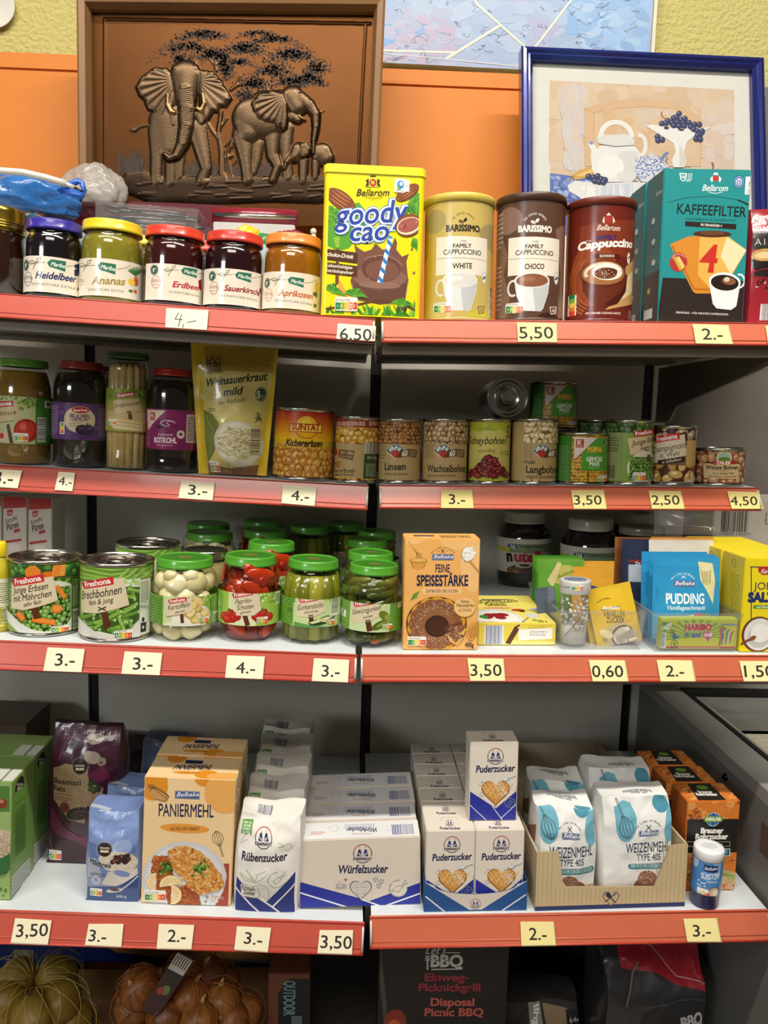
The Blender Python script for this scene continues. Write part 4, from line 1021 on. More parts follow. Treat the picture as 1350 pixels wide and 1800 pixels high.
# ================================================================ pictures above the shelves
D5 = (140, 20, 2.935); D6 = (900, 80, 3.0); D1 = (0, 270, 3.97); D2 = (300, 340, 4.5)
def frame(mb, q, w, dep, c, S, prof=None, mi=0):
 """mitred picture frame on plane S from outer metric corners q (tl,tr,br,bl)"""
 tl, tr, br, bl = [Vector((p[0], p[1])) for p in q]; cen = (tl+tr+br+bl)/4
 def off(k):
  a = []
  L = [tl, tr, br, bl]
  for i in range(4):
   p, n, pv = L[i], (L[(i+1) % 4]-L[i]).normalized(), (L[i-1]-L[i]).normalized()
   b = (n+pv); a.append(p+b*k/abs(n.x*pv.y-n.y*pv.x))
  return a
 prof = prof or [(0, 0), (0, dep), (w, dep), (w, dep*.35), (w, 0)]
 R_ = [[S.pt(p.x, p.y, h)[0] for p in off(k)] for k, h in prof]
 V = [p for r in R_ for p in r]; Fs = []
 for j in range(len(R_)-1):
  for i in range(4): Fs.append((j*4+i, j*4+(i+1) % 4, (j+1)*4+(i+1) % 4, (j+1)*4+i))
 mb.mesh(V, Fs, c, False, mi); return off(w)
# copper elephant relief, standing on the top board
YE = 1.43; xe = hY(408, 300, YE).x; ze = S1L.z(xe)+.001; ME = Matrix.Translation((xe, YE, ze))@Matrix.Rotation(S1L.rot, 4, 'Y')
t = thing('elephant_picture', 'wood framed copper relief of two elephants and a calf under a tree', 'picture', ME)
SE = Flat(ME, (0, 0, 0), (1, 0, 0), (0, 0, 1))
q = [SE.uv(143, 1), SE.uv(677, 6), SE.uv(664, 392), SE.uv(152, 388)]; zb = .001; q[2] = (q[2][0], zb); q[3] = (q[3][0], zb)
mb = MB(); inner = frame(mb, q, .0185, .026, '#8a6540', SE, [(0, -.012), (0, .024), (.004, .027), (.013, .024), (.0185, .010), (.0185, -.004)]); mb.build('frame', WOOD, t)
def D(a, n=.5): return np.clip(a, 0, None)**n
def relief():
 x0, x1, y0, y1, st = 62, 1535, -4, 1120, 3.4
 xs = np.arange(x0, x1, st); ys = np.arange(y0, y1, st); X, Y = np.meshgrid(xs, ys); H = np.zeros_like(X); Mk = np.zeros_like(X)
 rng = np.random.default_rng(4)
 def cap(a, b, ra, rb, hh, z0=0, mk=1, wr=0, sq=.5, put=None):
  nonlocal H, Mk
  ax, ay = a; bx, by = b; dx, dy = bx-ax, by-ay; L2 = dx*dx+dy*dy+1e-9
  tt = np.clip(((X-ax)*dx+(Y-ay)*dy)/L2, 0, 1); d = np.hypot(X-ax-tt*dx, Y-ay-tt*dy); r = ra+(rb-ra)*tt
  v = D(1-(d/r)**2, sq)*hh
  if wr: v = np.where(v > 0, v+3.2*np.sin((tt*math.sqrt(L2)+(d*d)/r*.25)*wr)*np.clip(v/hh, 0, 1), v)
  v = np.where(d < r, v+z0, 0); up = v > H; H = np.where(up, v, H); Mk = np.where(up, mk, Mk)
 def path(P, hh, z0=0, mk=1, wr=0):
  for (a, b) in zip(P, P[1:]): cap(a[:2], b[:2], a[2], b[2], hh, z0, mk, wr)
 def blob(poly, hh, z0=0, mk=1, folds=None, soft=22):
  nonlocal H, Mk
  n = len(poly); ins = np.zeros(X.shape, bool); dm = np.full(X.shape, 1e9)
  for i in range(n):
   ax, ay = poly[i-1]; bx, by = poly[i]
   c_ = ((by > Y) != (ay > Y)) & (X < (ax-bx)*(Y-by)/(ay-by+1e-9)+bx); ins ^= c_
   dx, dy = bx-ax, by-ay; tt = np.clip(((X-ax)*dx+(Y-ay)*dy)/(dx*dx+dy*dy+1e-9), 0, 1); dm = np.minimum(dm, np.hypot(X-ax-tt*dx, Y-ay-tt*dy))
  v = np.clip(dm/soft, 0, 1); v = np.sqrt(1-(1-v)**2)*hh+z0
  if folds:
   cx, cy_, k, am = folds; an = np.arctan2(Y-cy_, X-cx); rr_ = np.hypot(X-cx, Y-cy_); v = v+am*np.sin(an*k)*np.clip(rr_/110, 0, 1)
  v = np.where(ins, v, 0); up = v > H; H = np.where(up, v, H); Mk = np.where(up, mk, Mk)
 # ground
 blob([(200, 870), (240, 825), (330, 815), (400, 850), (560, 850), (760, 845), (960, 850), (1300, 850), (1420, 860), (1420, 985), (1250, 1000), (1000, 990), (720, 1000), (500, 985), (380, 995), (250, 940), (215, 905)], 12, 0, 2, soft=40)
 for k in range(26):
  a = rng.uniform(230, 1350); b = rng.uniform(870, 975); path([(a, b, 9), (a+rng.uniform(40, 120), b+rng.uniform(-12, 12), 5)], 5, 10, 2)
 # far legs, trees
 path([(735, 510, 10), (722, 620, 13), (742, 720, 16), (745, 830, 20), (770, 870, 10)], 12, 0, 1.3); path([(660, 560, 7), (690, 610, 9), (722, 650, 10)], 9, 0, 1.3); path([(735, 590, 6), (765, 545, 5)], 7, 0, 1.3); path([(705, 300, 8), (700, 250, 7)], 7, 0, 1.3); path([(690, 262, 5), (672, 240, 4)], 6, 0, 1.3); path([(708, 268, 5), (724, 245, 4)], 6, 0, 1.3)
 path([(780, 400, 7), (815, 375, 8), (850, 365, 5)], 9, 0, 1.3); path([(812, 378, 6), (828, 325, 4)], 8, 0, 1.3); path([(598, 295, 6), (598, 255, 5)], 6, 0, 1.3); path([(975, 400, 5), (970, 370, 4)], 6, 0, 1.3); path([(980, 400, 5), (998, 368, 4)], 6, 0, 1.3)
 path([(800, 650, 5), (770, 740, 7), (800, 850, 6)], 9, 0, 1.3); path([(760, 690, 5), (800, 640, 4)], 8, 0, 1.3); path([(775, 750, 14), (790, 742, 12)], 11, 0, 1.3); path([(800, 790, 5), (835, 750, 4)], 8, 0, 1.3); path([(800, 650, 4), (795, 700, 5)], 8, 0, 1.3)
 # first elephant, facing
 path([(362, 578, 5), (310, 588, 6), (285, 604, 13), (270, 604, 9)], 8)
 path([(400, 600, 46), (400, 740, 34), (398, 845, 32), (402, 875, 34)], 18); path([(520, 700, 34), (520, 850, 24)], 14); path([(475, 740, 34), (475, 880, 32)], 20)
 cap((455, 560), (455, 700), 98, 62, 26); path([(610, 600, 52), (640, 720, 42), (662, 810, 32), (640, 868, 36), (655, 880, 30)], 24)
 blob([(288, 385), (318, 330), (385, 283), (455, 288), (490, 350), (500, 480), (455, 555), (430, 560), (412, 530), (388, 535), (375, 510), (352, 505), (330, 450), (305, 430)], 20, 6, 1, (500, 350, 26, 2.6), 26)
 blob([(610, 295), (690, 305), (735, 355), (792, 445), (762, 490), (735, 488), (722, 520), (695, 515), (670, 560), (640, 570), (618, 470)], 20, 6, 1, (600, 350, 26, 2.6), 26)
 cap((545, 330), (548, 440), 84, 62, 44, 0); cap((505, 300), (585, 300), 34, 34, 30, 4)
 path([(548, 400, 46), (556, 500, 47), (556, 590, 42), (538, 680, 34), (505, 745, 26), (470, 760, 20), (448, 738, 13)], 32, 16, 1, .62)
 path([(460, 430, 9), (458, 480, 11), (478, 515, 13), (495, 520, 10)], 13, 28, 3); path([(640, 425, 9), (648, 475, 11), (632, 510, 13), (612, 500, 10)], 13, 28, 3); path([(480, 530, 22), (486, 580, 18)], 22, 6); path([(620, 530, 26), (632, 570, 18)], 22, 6)
 # second elephant, side view
 path([(808, 560, 6), (802, 640, 6)], 8); cap((900, 545), (985, 570), 108, 96, 40); cap((950, 470), (1040, 460), 66, 60, 36); cap((880, 560), (880, 620), 84, 70, 36)
 path([(925, 680, 40), (925, 770, 26), (910, 830, 24)], 14); path([(1080, 600, 38), (1080, 740, 28), (1095, 860, 30)], 16); path([(855, 640, 62), (868, 760, 38), (878, 840, 32), (882, 872, 36)], 26)
 path([(1005, 620, 52), (1010, 740, 36), (1040, 800, 28), (1022, 850, 26), (1015, 872, 28)], 30)
 cap((1105, 440), (1135, 490), 62, 54, 40); path([(1140, 450, 46), (1195, 480, 34), (1232, 530, 25), (1235, 600, 20), (1226, 670, 15), (1226, 735, 11)], 30, 8, 1, .7); cap((1115, 540), (1140, 560), 34, 22, 28)
 blob([(892, 480), (930, 430), (1000, 412), (1062, 425), (1085, 480), (1090, 560), (1082, 605), (1062, 625), (1048, 600), (1030, 612), (1015, 580), (985, 580), (935, 560), (905, 520)], 20, 32, 1, (1070, 440, 26, 2.6), 26); path([(1145, 540, 6), (1175, 560, 5)], 8, 26, 3); path([(1245, 518, 5), (1272, 508, 4)], 8, 4, 3)
 # calf
 cap((1270, 735), (1290, 760), 58, 48, 30); path([(1175, 770, 28), (1175, 880, 24)], 20); path([(1240, 780, 24), (1240, 860, 20)], 18); path([(1305, 780, 28), (1310, 850, 22)], 20); cap((1150, 720), (1130, 750), 48, 36, 36); path([(1115, 750, 26), (1085, 780, 16), (1075, 815, 11)], 24, 4, 1, .8); blob([(1150, 690), (1190, 675), (1215, 710), (1205, 750), (1165, 765)], 14, 28, 1, (1160, 700, 22, 2), 16)
 path([(960, 870, 6), (985, 862, 5)], 8, 10, 3)
 # rim bead of the plate
 for a, b in (((128, 38), (128, 1090)), ((128, 38), (1500, 62)), ((1478, 60), (1462, 1090))): path([(*a, 7), (*b, 7)], 7, 0, 0)
 # soften a little, add hide texture
 K = (H+np.roll(H, 1, 0)+np.roll(H, -1, 0)+np.roll(H, 1, 1)+np.roll(H, -1, 1))/5; H = .5*H+.5*K
 H += (rng.random(H.shape)-.5)*.8*np.clip(H/10, 0, 1)
 return X, Y, H, Mk
X, Y, H, Mk = relief()
c00, c10, c01 = SE.uv(140+62/2.935, 20-4/2.935), SE.uv(140+1500/2.935, 20-4/2.935), SE.uv(140+62/2.935, 20+1100/2.935)
fx, fy = (X-62)/(1500-62), (Y+4)/1104
A_ = c00[0]+(c10[0]-c00[0])*fx+(c01[0]-c00[0])*fy; B_ = c00[1]+(c10[1]-c00[1])*fx+(c01[1]-c00[1])*fy
k = (c10[0]-c00[0])/1438; ny, nx = X.shape
ia = [min(p.x for p in inner), max(p.x for p in inner), min(p.y for p in inner), max(p.y for p in inner)]
mb = MB(); A_ = np.clip(A_, ia[0]-.004, ia[1]+.004); B_ = np.clip(B_, ia[2]-.004, ia[3]+.004)
V = np.stack([A_, -H*k*.62+.001, B_], -1).reshape(-1, 3)
idx = np.arange(ny*nx).reshape(ny, nx); Fq = np.stack([idx[1:, :-1], idx[1:, 1:], idx[:-1, 1:], idx[:-1, :-1]], -1).reshape(-1, 4)
cols = {0: lin('#54341a'), 1: lin('#594734'), 1.3: lin('#5e4630'), 2: lin('#372a1f'), 3: lin('#a88458')}
fm = Mk[:-1, :-1].reshape(-1); cl = [cols[float(v)] for v in fm]
COPPER = mat('patinated_copper', .34, metal=.92, vary=.12, vscale=30)
mb.v = [tuple(v) for v in V]; mb.f = [tuple(int(a) for a in f) for f in Fq]; mb.c = cl; mb.n = [None]*len(cl); mb.sm = [True]*len(cl); mb.mi = [0]*len(cl)
# painted foliage, stippled in dark lacquer on the plate
A = Art(SE, D5, eps=1e-5); A.S = Flat(ME, (0, .001, 0), (1, 0, 0), (0, 0, 1)); q_ = random.Random(11)
LF = ['#2a1c10', '#33220f', '#241810', '#3d2a16']
def dot(x, y, s_): a, b = A.m(x, y); A.ops.append(([[(a+s_*k*math.cos(u), b+s_*k*.8*math.sin(u)) for u in (0, 1.3, 2.5, 3.8, 5.1)]], lin(q_.choice(LF)), (0, 0, 0, 0), 3))
for cx_, cy_, rx, ry, n in ((640, 115, 160, 28, 420), (560, 180, 150, 34, 420), (520, 250, 60, 40, 220), (680, 225, 90, 36, 340), (740, 260, 50, 60, 260), (850, 190, 110, 34, 420), (760, 310, 36, 50, 160), (830, 260, 60, 24, 160), (1000, 140, 140, 26, 330), (1090, 220, 150, 38, 520), (1220, 290, 70, 40, 240), (1000, 300, 110, 44, 420), (1180, 345, 80, 34, 300), (900, 370, 90, 44, 360), (1090, 360, 90, 34, 260), (850, 430, 50, 30, 140), (1240, 370, 40, 20, 70), (920, 110, 120, 18, 140)):
 for i in range(n): u, v = q_.gauss(0, .45), q_.gauss(0, .45); dot(cx_+rx*u, cy_+ry*v+.0016*(rx*u)**2, q_.uniform(1.5, 6.5))
for gx, gy, n, L in ((270, 820, 70, 90), (590, 830, 40, 60), (980, 830, 50, 60), (700, 850, 30, 70), (820, 850, 26, 80), (1340, 850, 20, 50)):
 for i in range(n): x = gx+q_.gauss(0, 34); A.line([(x, gy+20), (x+q_.uniform(-45, 45), gy-q_.uniform(.3, 1.2)*L)], 4, q_.choice(LF)) if gx != 270 or True else None
A.emit(mb, mi=1, off=.0006)
LACQ = mat('dark_lacquer', .6); mb.build('relief_plate', [COPPER, LACQ], t)
# framed still life, leaning back
YB_ = 1.395; lean = math.radians(9.5); xb = hY(1128, 350, YB_).x; MB_ = Matrix.Translation((xb, YB_-.03, S1R.z(xb)+.001))@Matrix.Rotation(-lean, 4, 'X')
t = thing('still_life_picture', 'framed print of a white teapot and grapes in a dark blue frame', 'picture', MB_); SB = Flat(MB_, (0, 0, 0), (1, 0, 0), (0, 0, 1))
q = [SB.uv(913, 91), SB.uv(1335, 111), SB.uv(1346, 420), SB.uv(917, 400)]; q[2] = (q[2][0]+.0, .002); q[3] = (q[3][0], .002)
mb = MB(); inn = frame(mb, q, .0205, .02, '#1c2670', SB, [(0, -.006), (0, .016), (.003, .020), (.008, .021), (.012, .017), (.015, .018), (.0205, .012), (.0205, .0)]); mb.build('frame', mat('blue_lacquer_frame', .25, coat=.5, metal=.35), t)
S2_ = Flat(MB_, (0, -.0015, 0), (1, 0, 0), (0, 0, 1)); A = Art(S2_, D6); mb = MB()
A.lim = (min(p.x for p in inn)-.001, min(p.y for p in inn)-.001, max(p.x for p in inn)+.001, max(p.y for p in inn)+.001); A.mrect(*A.lim, '#e0e0d6'); lm = A.lim
A.lim = (A.m(196, 400)[0], lm[1], A.m(1172, 400)[0], A.m(600, 205)[1]+.0)
A.poly([(196, 182), (1168, 226), (1185, 1000), (205, 1000)], '#d8bfa2')
q_ = random.Random(3)
for i in range(90): A.ell(q_.uniform(200, 1180), q_.uniform(190, 660), q_.uniform(40, 100), q_.uniform(30, 70), q_.choice(['#d9c0a3', '#dcc4aa', '#d6bb9c', '#dbc6b2', '#d4b898']), q_.uniform(0, 3), 14)
for i in range(46): A.ell(q_.uniform(280, 380), q_.uniform(260, 640), q_.uniform(14, 40), q_.uniform(40, 90), q_.choice(['#cfc6c4', '#d4cbc6', '#d8c8b8']), 0, 14)
for i in range(40): A.ell(q_.uniform(1000, 1150), q_.uniform(420, 650), q_.uniform(30, 70), q_.uniform(30, 60), q_.choice(['#dccdc4', '#d9c9c2', '#dcc8b4', '#d8c0b0']), 0, 14)
ar = [(380, 640)]+[(380, 330), (430, 318), (560, 288), (690, 282), (820, 300), (940, 345), (1000, 390), (1002, 500), (995, 640)]; A.poly(ar, '#d7b48e'); A.poly([(432, 640), (436, 355), (560, 332), (700, 322), (830, 332), (950, 372), (985, 420), (985, 640)], '#dabc9a'); A.poly([(640, 345), (780, 335), (920, 370), (960, 420), (900, 470), (680, 440)], '#d6c4b0'); A.line([(380, 332), (432, 358), (560, 334), (700, 324), (830, 334)], 4, '#c9a078'); A.line([(432, 358), (430, 640)], 3, '#c9a078')
for i in range(26): A.ell(q_.uniform(460, 940), q_.uniform(380, 620), q_.uniform(30, 60), q_.uniform(20, 40), q_.choice(['#d9b894', '#dcc0a0', '#d8b48c']), q_.uniform(0, 3), 12)
# checked cloth and table
A.poly([(200, 675), (320, 690), (470, 720), (660, 715), (660, 1000), (200, 1000)], '#5d72b4')
for i in range(110): A.poly([(x:=q_.uniform(200, 400), y:=q_.uniform(680, 860)), (x+22, y+10), (x+16, y+26), (x-8, y+16)], q_.choice(['#7f92cc', '#4c62a8', '#8fa0d4', '#6a80c0', '#a4b2dc']))
A.poly([(290, 740), (330, 715), (470, 728), (640, 722), (800, 730), (960, 800), (960, 1000), (560, 1000), (430, 832), (395, 815), (380, 832), (352, 800), (300, 770)], '#e6e4e0'); A.poly([(470, 740), (640, 728), (600, 1000), (480, 1000)], '#cdd2de'); A.poly([(360, 745), (430, 745), (440, 815), (400, 800)], '#f0eeea')
for i in range(24): A.line([(x:=q_.uniform(380, 900), 740), (x+q_.uniform(-10, 10), 830)], q_.uniform(6, 16), q_.choice(['#dfe0e2', '#d2d6e0', '#efeeea']))
# bananas, pot, bowl, grapes
A.poly([(310, 690), (350, 660), (430, 636), (446, 650), (440, 680), (390, 700), (330, 712)], '#d3a552'); A.poly([(330, 690), (430, 648), (442, 660), (380, 690)], '#e6c47c'); A.line([(300, 715), (325, 690)], 8, '#9a7434')
def grapes(P, r):
 for x, y in P: A.ell(x, y, r, r, '#23264a', n=14); A.ell(x, y, r*.84, r*.84, '#353a64', n=14); A.ell(x-r*.25, y-r*.3, r*.3, r*.25, '#8a92b8', n=8)
pot = [(400, 520), (416, 508), (430, 520), (445, 548), (470, 530), (640, 530), (668, 560), (684, 600), (676, 650), (650, 700), (630, 722), (455, 722), (440, 700), (420, 650), (412, 585), (416, 560)]
A.poly(pot, '#e9e7e3'); A.poly([(560, 560), (660, 560), (680, 610), (660, 680), (630, 718), (560, 718)], '#dad8d8'); A.ell(520, 640, 70, 60, '#f1efeb'); A.ell(600, 690, 50, 26, '#dfdcda'); A.ring(672, 530, 42, 66, 22, '#e6e4e0', -1.7, 1.9); A.ell(416, 517, 10, 9, '#8492c4'); A.poly([(445, 478), (600, 470), (644, 500), (640, 530), (540, 538), (455, 522)], '#dddcd8'); A.ring(548, 485, 94, 92, 26, '#e8e6e2', 0, math.pi); A.ring(548, 485, 94, 92, 6, '#f4f2ee', 0, math.pi); A.line([(456, 522), (540, 536), (640, 530)], 4, '#3c3c4c')
grapes([(402, 694), (428, 698), (450, 692), (470, 708), (488, 712), (436, 718), (458, 722), (480, 724)], 17)
A.poly([(700, 425), (740, 420), (800, 432), (880, 440), (980, 440), (1050, 432), (1010, 455), (960, 480), (920, 510), (905, 560), (918, 610), (905, 645), (850, 645), (840, 610), (860, 560), (850, 520), (790, 480), (740, 450)], '#ebe9e4'); A.poly([(880, 520), (905, 560), (916, 610), (900, 640), (880, 640)], '#d9d4ce'); A.ell(812, 438, 14, 8, '#2c2c34'); A.ell(890, 448, 16, 6, '#2c2c34')
grapes([(880, 362), (910, 388), (850, 385), (820, 400), (840, 410), (866, 380), (890, 395), (870, 408), (900, 410), (930, 410), (850, 425), (878, 428), (905, 428), (940, 432), (960, 420), (985, 420), (955, 445), (975, 455), (990, 470), (1000, 455), (968, 495), (990, 497), (975, 478), (788, 415), (810, 412), (765, 484), (768, 503), (790, 500)], 16); A.line([(788, 352), (786, 372), (808, 392)], 6, '#8a5a3c')
A.ell(735, 650, 92, 44, '#d4d8e4', n=26); A.poly([(645, 645), (825, 645), (800, 700), (760, 730), (680, 720), (660, 690)], '#d6dae4'); A.ell(735, 620, 62, 36, '#dadde6'); A.ell(733, 583, 16, 13, '#cfd4e0')
for i in range(150): A.ell(735+q_.uniform(-84, 84), 655+q_.uniform(-66, 50), 5, 4, q_.choice(['#6f83b8', '#8ea0cc', '#5c70a8']), n=6)
A.line([(784, 610), (800, 580), (818, 568)], 14, '#6f86b4'); A.line([(646, 648), (735, 664), (826, 648)], 4, '#6f83b8'); A.line([(1056, 655), (1060, 635), (1052, 620)], 8, '#8a5a3c')
A.ops = [(t_, tuple(v*.74 for v in c_), b_, l_) for t_, c_, b_, l_ in A.ops]; A.emit(mb); mb.build('print', mat('framed_print', .75), t)
# large abstract picture hung on the wall
P0, P1 = hY(560, 0, 1.59), hY(1137, 128, 1.59); MW = Matrix.Translation((P0.x-.12, 1.588, P1.z-.012)); t = thing('abstract_picture', 'large pale blue and lilac abstract picture hanging on the yellow wall', 'picture', MW)
wd = hY(1141, 60, 1.588).x-(P0.x-.12); ht = .62; SW = Flat(MW, (0, -.012, 0), (1, 0, 0), (0, 0, 1)); A = Art(SW, (550, 0, 1.6875)); A.lim = (0, 0, wd, ht); mb = MB(); mb.box(0, -.0118, 0, wd, .008, ht, '#cfd2c0'); A.mrect(0, 0, wd, ht, '#93a9c9')
q_ = random.Random(8)
for i in range(300): A.ell(q_.uniform(80, 1010), q_.uniform(-160, 215), q_.uniform(14, 60), q_.uniform(8, 26), q_.choice(['#93a8c8', '#9aaeca', '#8fa5c6', '#9ba2c2', '#9fb1cd', '#959fc0', '#8ca5c8']), q_.uniform(-.5, .5), 12)
A.rect(200, 70, 330, 150, '#6c9acc'); A.rect(760, -40, 865, 108, '#78a4d4'); A.rect(870, -40, 990, 160, '#8cb0da'); A.poly([(486, 0), (555, 75), (400, 170), (210, 150), (330, 110), (430, 60)], '#a69fc0') if False else None
for i in range(60): A.ell(q_.uniform(220, 420), q_.uniform(30, 200), 24, 12, q_.choice(['#a79cb8', '#9aa4c2', '#a4a6c4']), q_.uniform(-.5, .5), 10)
for i in range(60): A.ell(q_.uniform(770, 980), q_.uniform(-20, 160), 26, 14, q_.choice(['#80a6d0', '#8eb0d4', '#7ca2cc', '#9ab8d8']), q_.uniform(-.5, .5), 10)
for i in range(70):
 x, y = q_.uniform(210, 980), q_.uniform(-40, 190); P = [(x, y)]
 for j in range(6): x += q_.uniform(-12, 16); y += q_.uniform(-9, 9); P.append((x, y))
 A.line(P, 1.4, '#56607c')
for P, w_ in (([(395, 175), (557, 75)], 7), ([(480, 0), (488, 14), (640, 150)], 6), ([(770, -5), (650, 152)], 6), ([(200, 150), (420, 156)], 5)): A.line(P, w_, '#e3ddc4')
A.line([(210, 158), (640, 200), (980, 235)], 3, '#c9c6cc')
A.emit(mb); mb.build('canvas', mat('satin_picture', .35), t); mb = MB(); mb.box(wd+.0005, -.016, -.002, wd+.007, .01, ht, '#d9d4bc'); mb.build('edge_strip', DULL, t)
# grey partition to the right
G_ = '#77716a'; xg = .612; zg = hY(1345, 155, 1.55).z; mb = MB(); mb.box(xg, 1.545, .02, 1.5, 1.575, zg, G_); tag(mb.build('grey_partition', DULL), 'plain grey partition panel at the right beyond the shelves', 'panel')
# bracket plate of the top right board
def hX(x, y, X): d = ray(x, y); return OR+d*(X/d.x)
rb = [o for o in bpy.data.objects if o.name.startswith('shelf_board') and o['label'].startswith('top right')][0]; xk = .568
pts = [hX(1168, 664, xk), hX(1176, 742, xk), hX(1190, 714, xk), hX(1352, 645, xk)]; pts = [(p.y, p.z) for p in pts]
I = rb.matrix_basis.inverted(); yb1 = max(p[0] for p in pts); poly = [(1.462, S1R.z(xk)-.035), (1.462, pts[1][1]), (pts[1][0], pts[1][1]), (pts[2][0], pts[2][1]), (pts[3][0], pts[3][1]), (pts[3][0]-.02, pts[3][1]+.004), (pts[3][0]-.02, S1R.z(xk)-.035)]
mb = MB(); n = len(poly); V = [I@Vector((xk, a, b)) for a, b in poly]+[I@Vector((xk+.0025, a, b)) for a, b in poly]
mb.mesh(V, [tuple(range(n)), tuple(range(2*n-1, n-1, -1))]+[(i, (i+1) % n, n+(i+1) % n, n+i) for i in range(n)], '#5a544c', False)
mb.tube([I@Vector((xk, a, b)) for a, b in poly[1:5]], .0018, '#8f8a80', 6); mb.build('bracket', DULL, rb)
# chest freezer beside the lowest board
xf = .5865; pa, pb = hX(1131, 1206, xf), hX(1350, 1376, xf); zf = (pa.z+pb.z)/2; yf0, yf1 = .62, 1.50; MF = Matrix.Translation((xf, yf0, 0)); L = yf1-yf0; Wf = .75
t = thing('chest_freezer', 'grey chest freezer with a frosty inside, right of the lowest shelf', 'freezer', MF); FG = '#6e6c68'
mb = MB(); mb.box(0, 0, .03, .012, L, zf-.02, FG); mb.build('side_panel', DULL, t)
mb = MB(); mb.box(.012, 0, .03, Wf, .012, zf-.02, FG); mb.build('front_panel', DULL, t); mb = MB(); mb.box(.012, L-.012, .03, Wf, L, zf-.02, FG); mb.build('back_panel', DULL, t); mb = MB(); mb.box(Wf-.012, .012, .03, Wf, L-.012, zf-.02, FG); mb.build('side_panel', DULL, t); mb = MB(); mb.box(.012, .012, .03, Wf-.012, L-.012, .05, FG); mb.build('freezer_bottom', DULL, t)
def bar(nm, x0, y0, x1, y1, z0, z1, c): mb = MB(); rbx = mb.box(x0, y0, z0, x1, y1, z1, c); return mb.build(nm, DULL, t)
ga = hX(1188, 1231, xf+.055); bar('rim', 0, 0, .052, L, zf-.02, zf, '#8d8b86'); bar('rim', .052, L-.07, Wf, L, zf-.02, zf, '#a3a19b'); bar('rim', Wf-.052, 0, Wf, L-.07, zf-.02, zf, '#a3a19b'); bar('rim', .052, 0, Wf-.052, .06, zf-.02, zf, '#a3a19b')
bar('gasket', .053, .061, .060, L-.071, zf-.018, zf+.003, '#161616'); bar('gasket', .061, L-.0785, Wf-.053, L-.0715, zf-.018, zf+.003, '#161616')
bar('inner_rail', .061, .061, .085, L-.08, zf-.035, zf-.012, '#9b9994'); bar('inner_rail', .086, L-.115, Wf-.054, L-.08, zf-.035, zf-.012, '#8b8983'); bar('inner_rail', .086, L-.15, Wf-.054, L-.118, zf-.05, zf-.028, '#777570')
FROST = mat('frost', .85, bump=.8, bscale=60, bdist=.01, vary=.1); mb = MB(); mb.box(.086, .08, zf-.30, Wf-.056, L-.152, zf-.055, '#b9b39c'); mb.build('frost_bed', FROST, t)
mb = MB(); mb.lathe([(.006, 0), (.006, .002), (.004, .004), (.0002, .004)], '#3a3836', 16); sc_ = mb.build('bolt', METAL, t); p = hX(1276, 1366, xf); sc_.location = (-.0002, p.y-yf0, p.z); sc_.rotation_euler = (0, -math.pi/2, 0)
mb = MB(); a, b = hX(1339, 1455, xf), hX(1350, 1510, xf); mb.box(-.0008, a.y-yf0-.08, b.z, -.0001, a.y-yf0, a.z+.01, '#5a4a40'); mb.build('sticker', PRINT, t)
# ================================================================ odds and ends on top, behind the jams
def lump(name, label, cat, ctr, rad, c, m, lumps, seed, group=None, hl=None):
 M = Matrix.Translation(ctr); mb = MB(); n, k = 64, 40; V = []; Fs = []
 for j in range(k+1):
  b = math.pi*j/k
  for i in range(n):
   a = 2*math.pi*i/n; d = Vector((math.sin(b)*math.cos(a), math.sin(b)*math.sin(a), math.cos(b))); s_ = Vector((seed*3.3, seed, 2))
   q1 = 1+lumps*noise.noise(d*1.5+s_)+lumps*.6*(1-abs(noise.noise(d*4+s_))*2)*.5+lumps*.22*noise.noise(d*13+s_)
   V.append((d.x*rad[0]*q1, d.y*rad[1]*q1, max(d.z*rad[2]*q1, -rad[2]*.55)))
 for j in range(k):
  for i in range(n): i2 = (i+1) % n; Fs.append((j*n+i, (j+1)*n+i, (j+1)*n+i2, j*n+i2))
 mb.mesh(V, Fs, c, True); o = mb.build(name, m, M=M); tag(o, label, cat, group); return o
YC = 1.325
X0, X1 = hY(-40, 420, YC).x, hY(556, 420, YC).x; zc = hY(480, 424, 1.2425).z; zbm = max(S1L.z(X0), S1L.z(X1))
mb = MB(); MBx = Matrix.Translation(((X0+X1)/2, 1.30, 0)); hw = (X1-X0)/2
t = thing('storage_box', 'pale grey storage box carrying the odds and ends behind the jam jars', 'box', S1L.M((X0+X1)/2, 1.318)); hh = zc-S1L.z((X0+X1)/2)-.0005; rbox(mb, 2*hw, .165, hh, '#b9c2cc', .004); mb.build('body', PLAS, t)
def onbox(x, Y): X = hY(x, 400, Y).x; return Vector((X, Y, S1L.z(X)+hh+.001))
# blue plastic bag with things inside, its knot, and the clear bag
BLUE = mat('blue_film', .25, coat=.6, bump=.5, bscale=70, bdist=.004, vary=.25, vscale=25); p = hY(42, 352, 1.305)
lump('blue_bag', 'crumpled blue plastic bag full of something at the upper left', 'bag', (p.x, 1.305, p.z-.004), (.084, .050, .042), '#2f6fb8', BLUE, .28, 4)
p = hY(160, 322, 1.36); lump('clear_bag', 'crumpled clear plastic bag lying beside the elephant picture frame', 'bag', (p.x, 1.372, p.z-.01), (.050, .022, .040), '#c9c2b6', clear('milky_film', (.9, .9, .88), .2, .45, (.62, .58, .52)), .22, 9)
P = [(138, 318), (144, 322), (148, 334), (144, 345), (130, 343), (120, 338), (108, 336)]; mb = MB(); c0 = hY(130, 335, 1.235); mb.tube([hY(x, y, 1.235)-c0 for x, y in ([(103, 338), (120, 326)]+P)], [.004, .005, .0045, .004, .004, .004, .0045, .005, .004], '#1f62d0', 8); tag(mb.build('bag_handle', BLUE, M=Matrix.Translation(c0)), 'bright blue twisted plastic bag handle loop at the end of the white stick', 'handle')
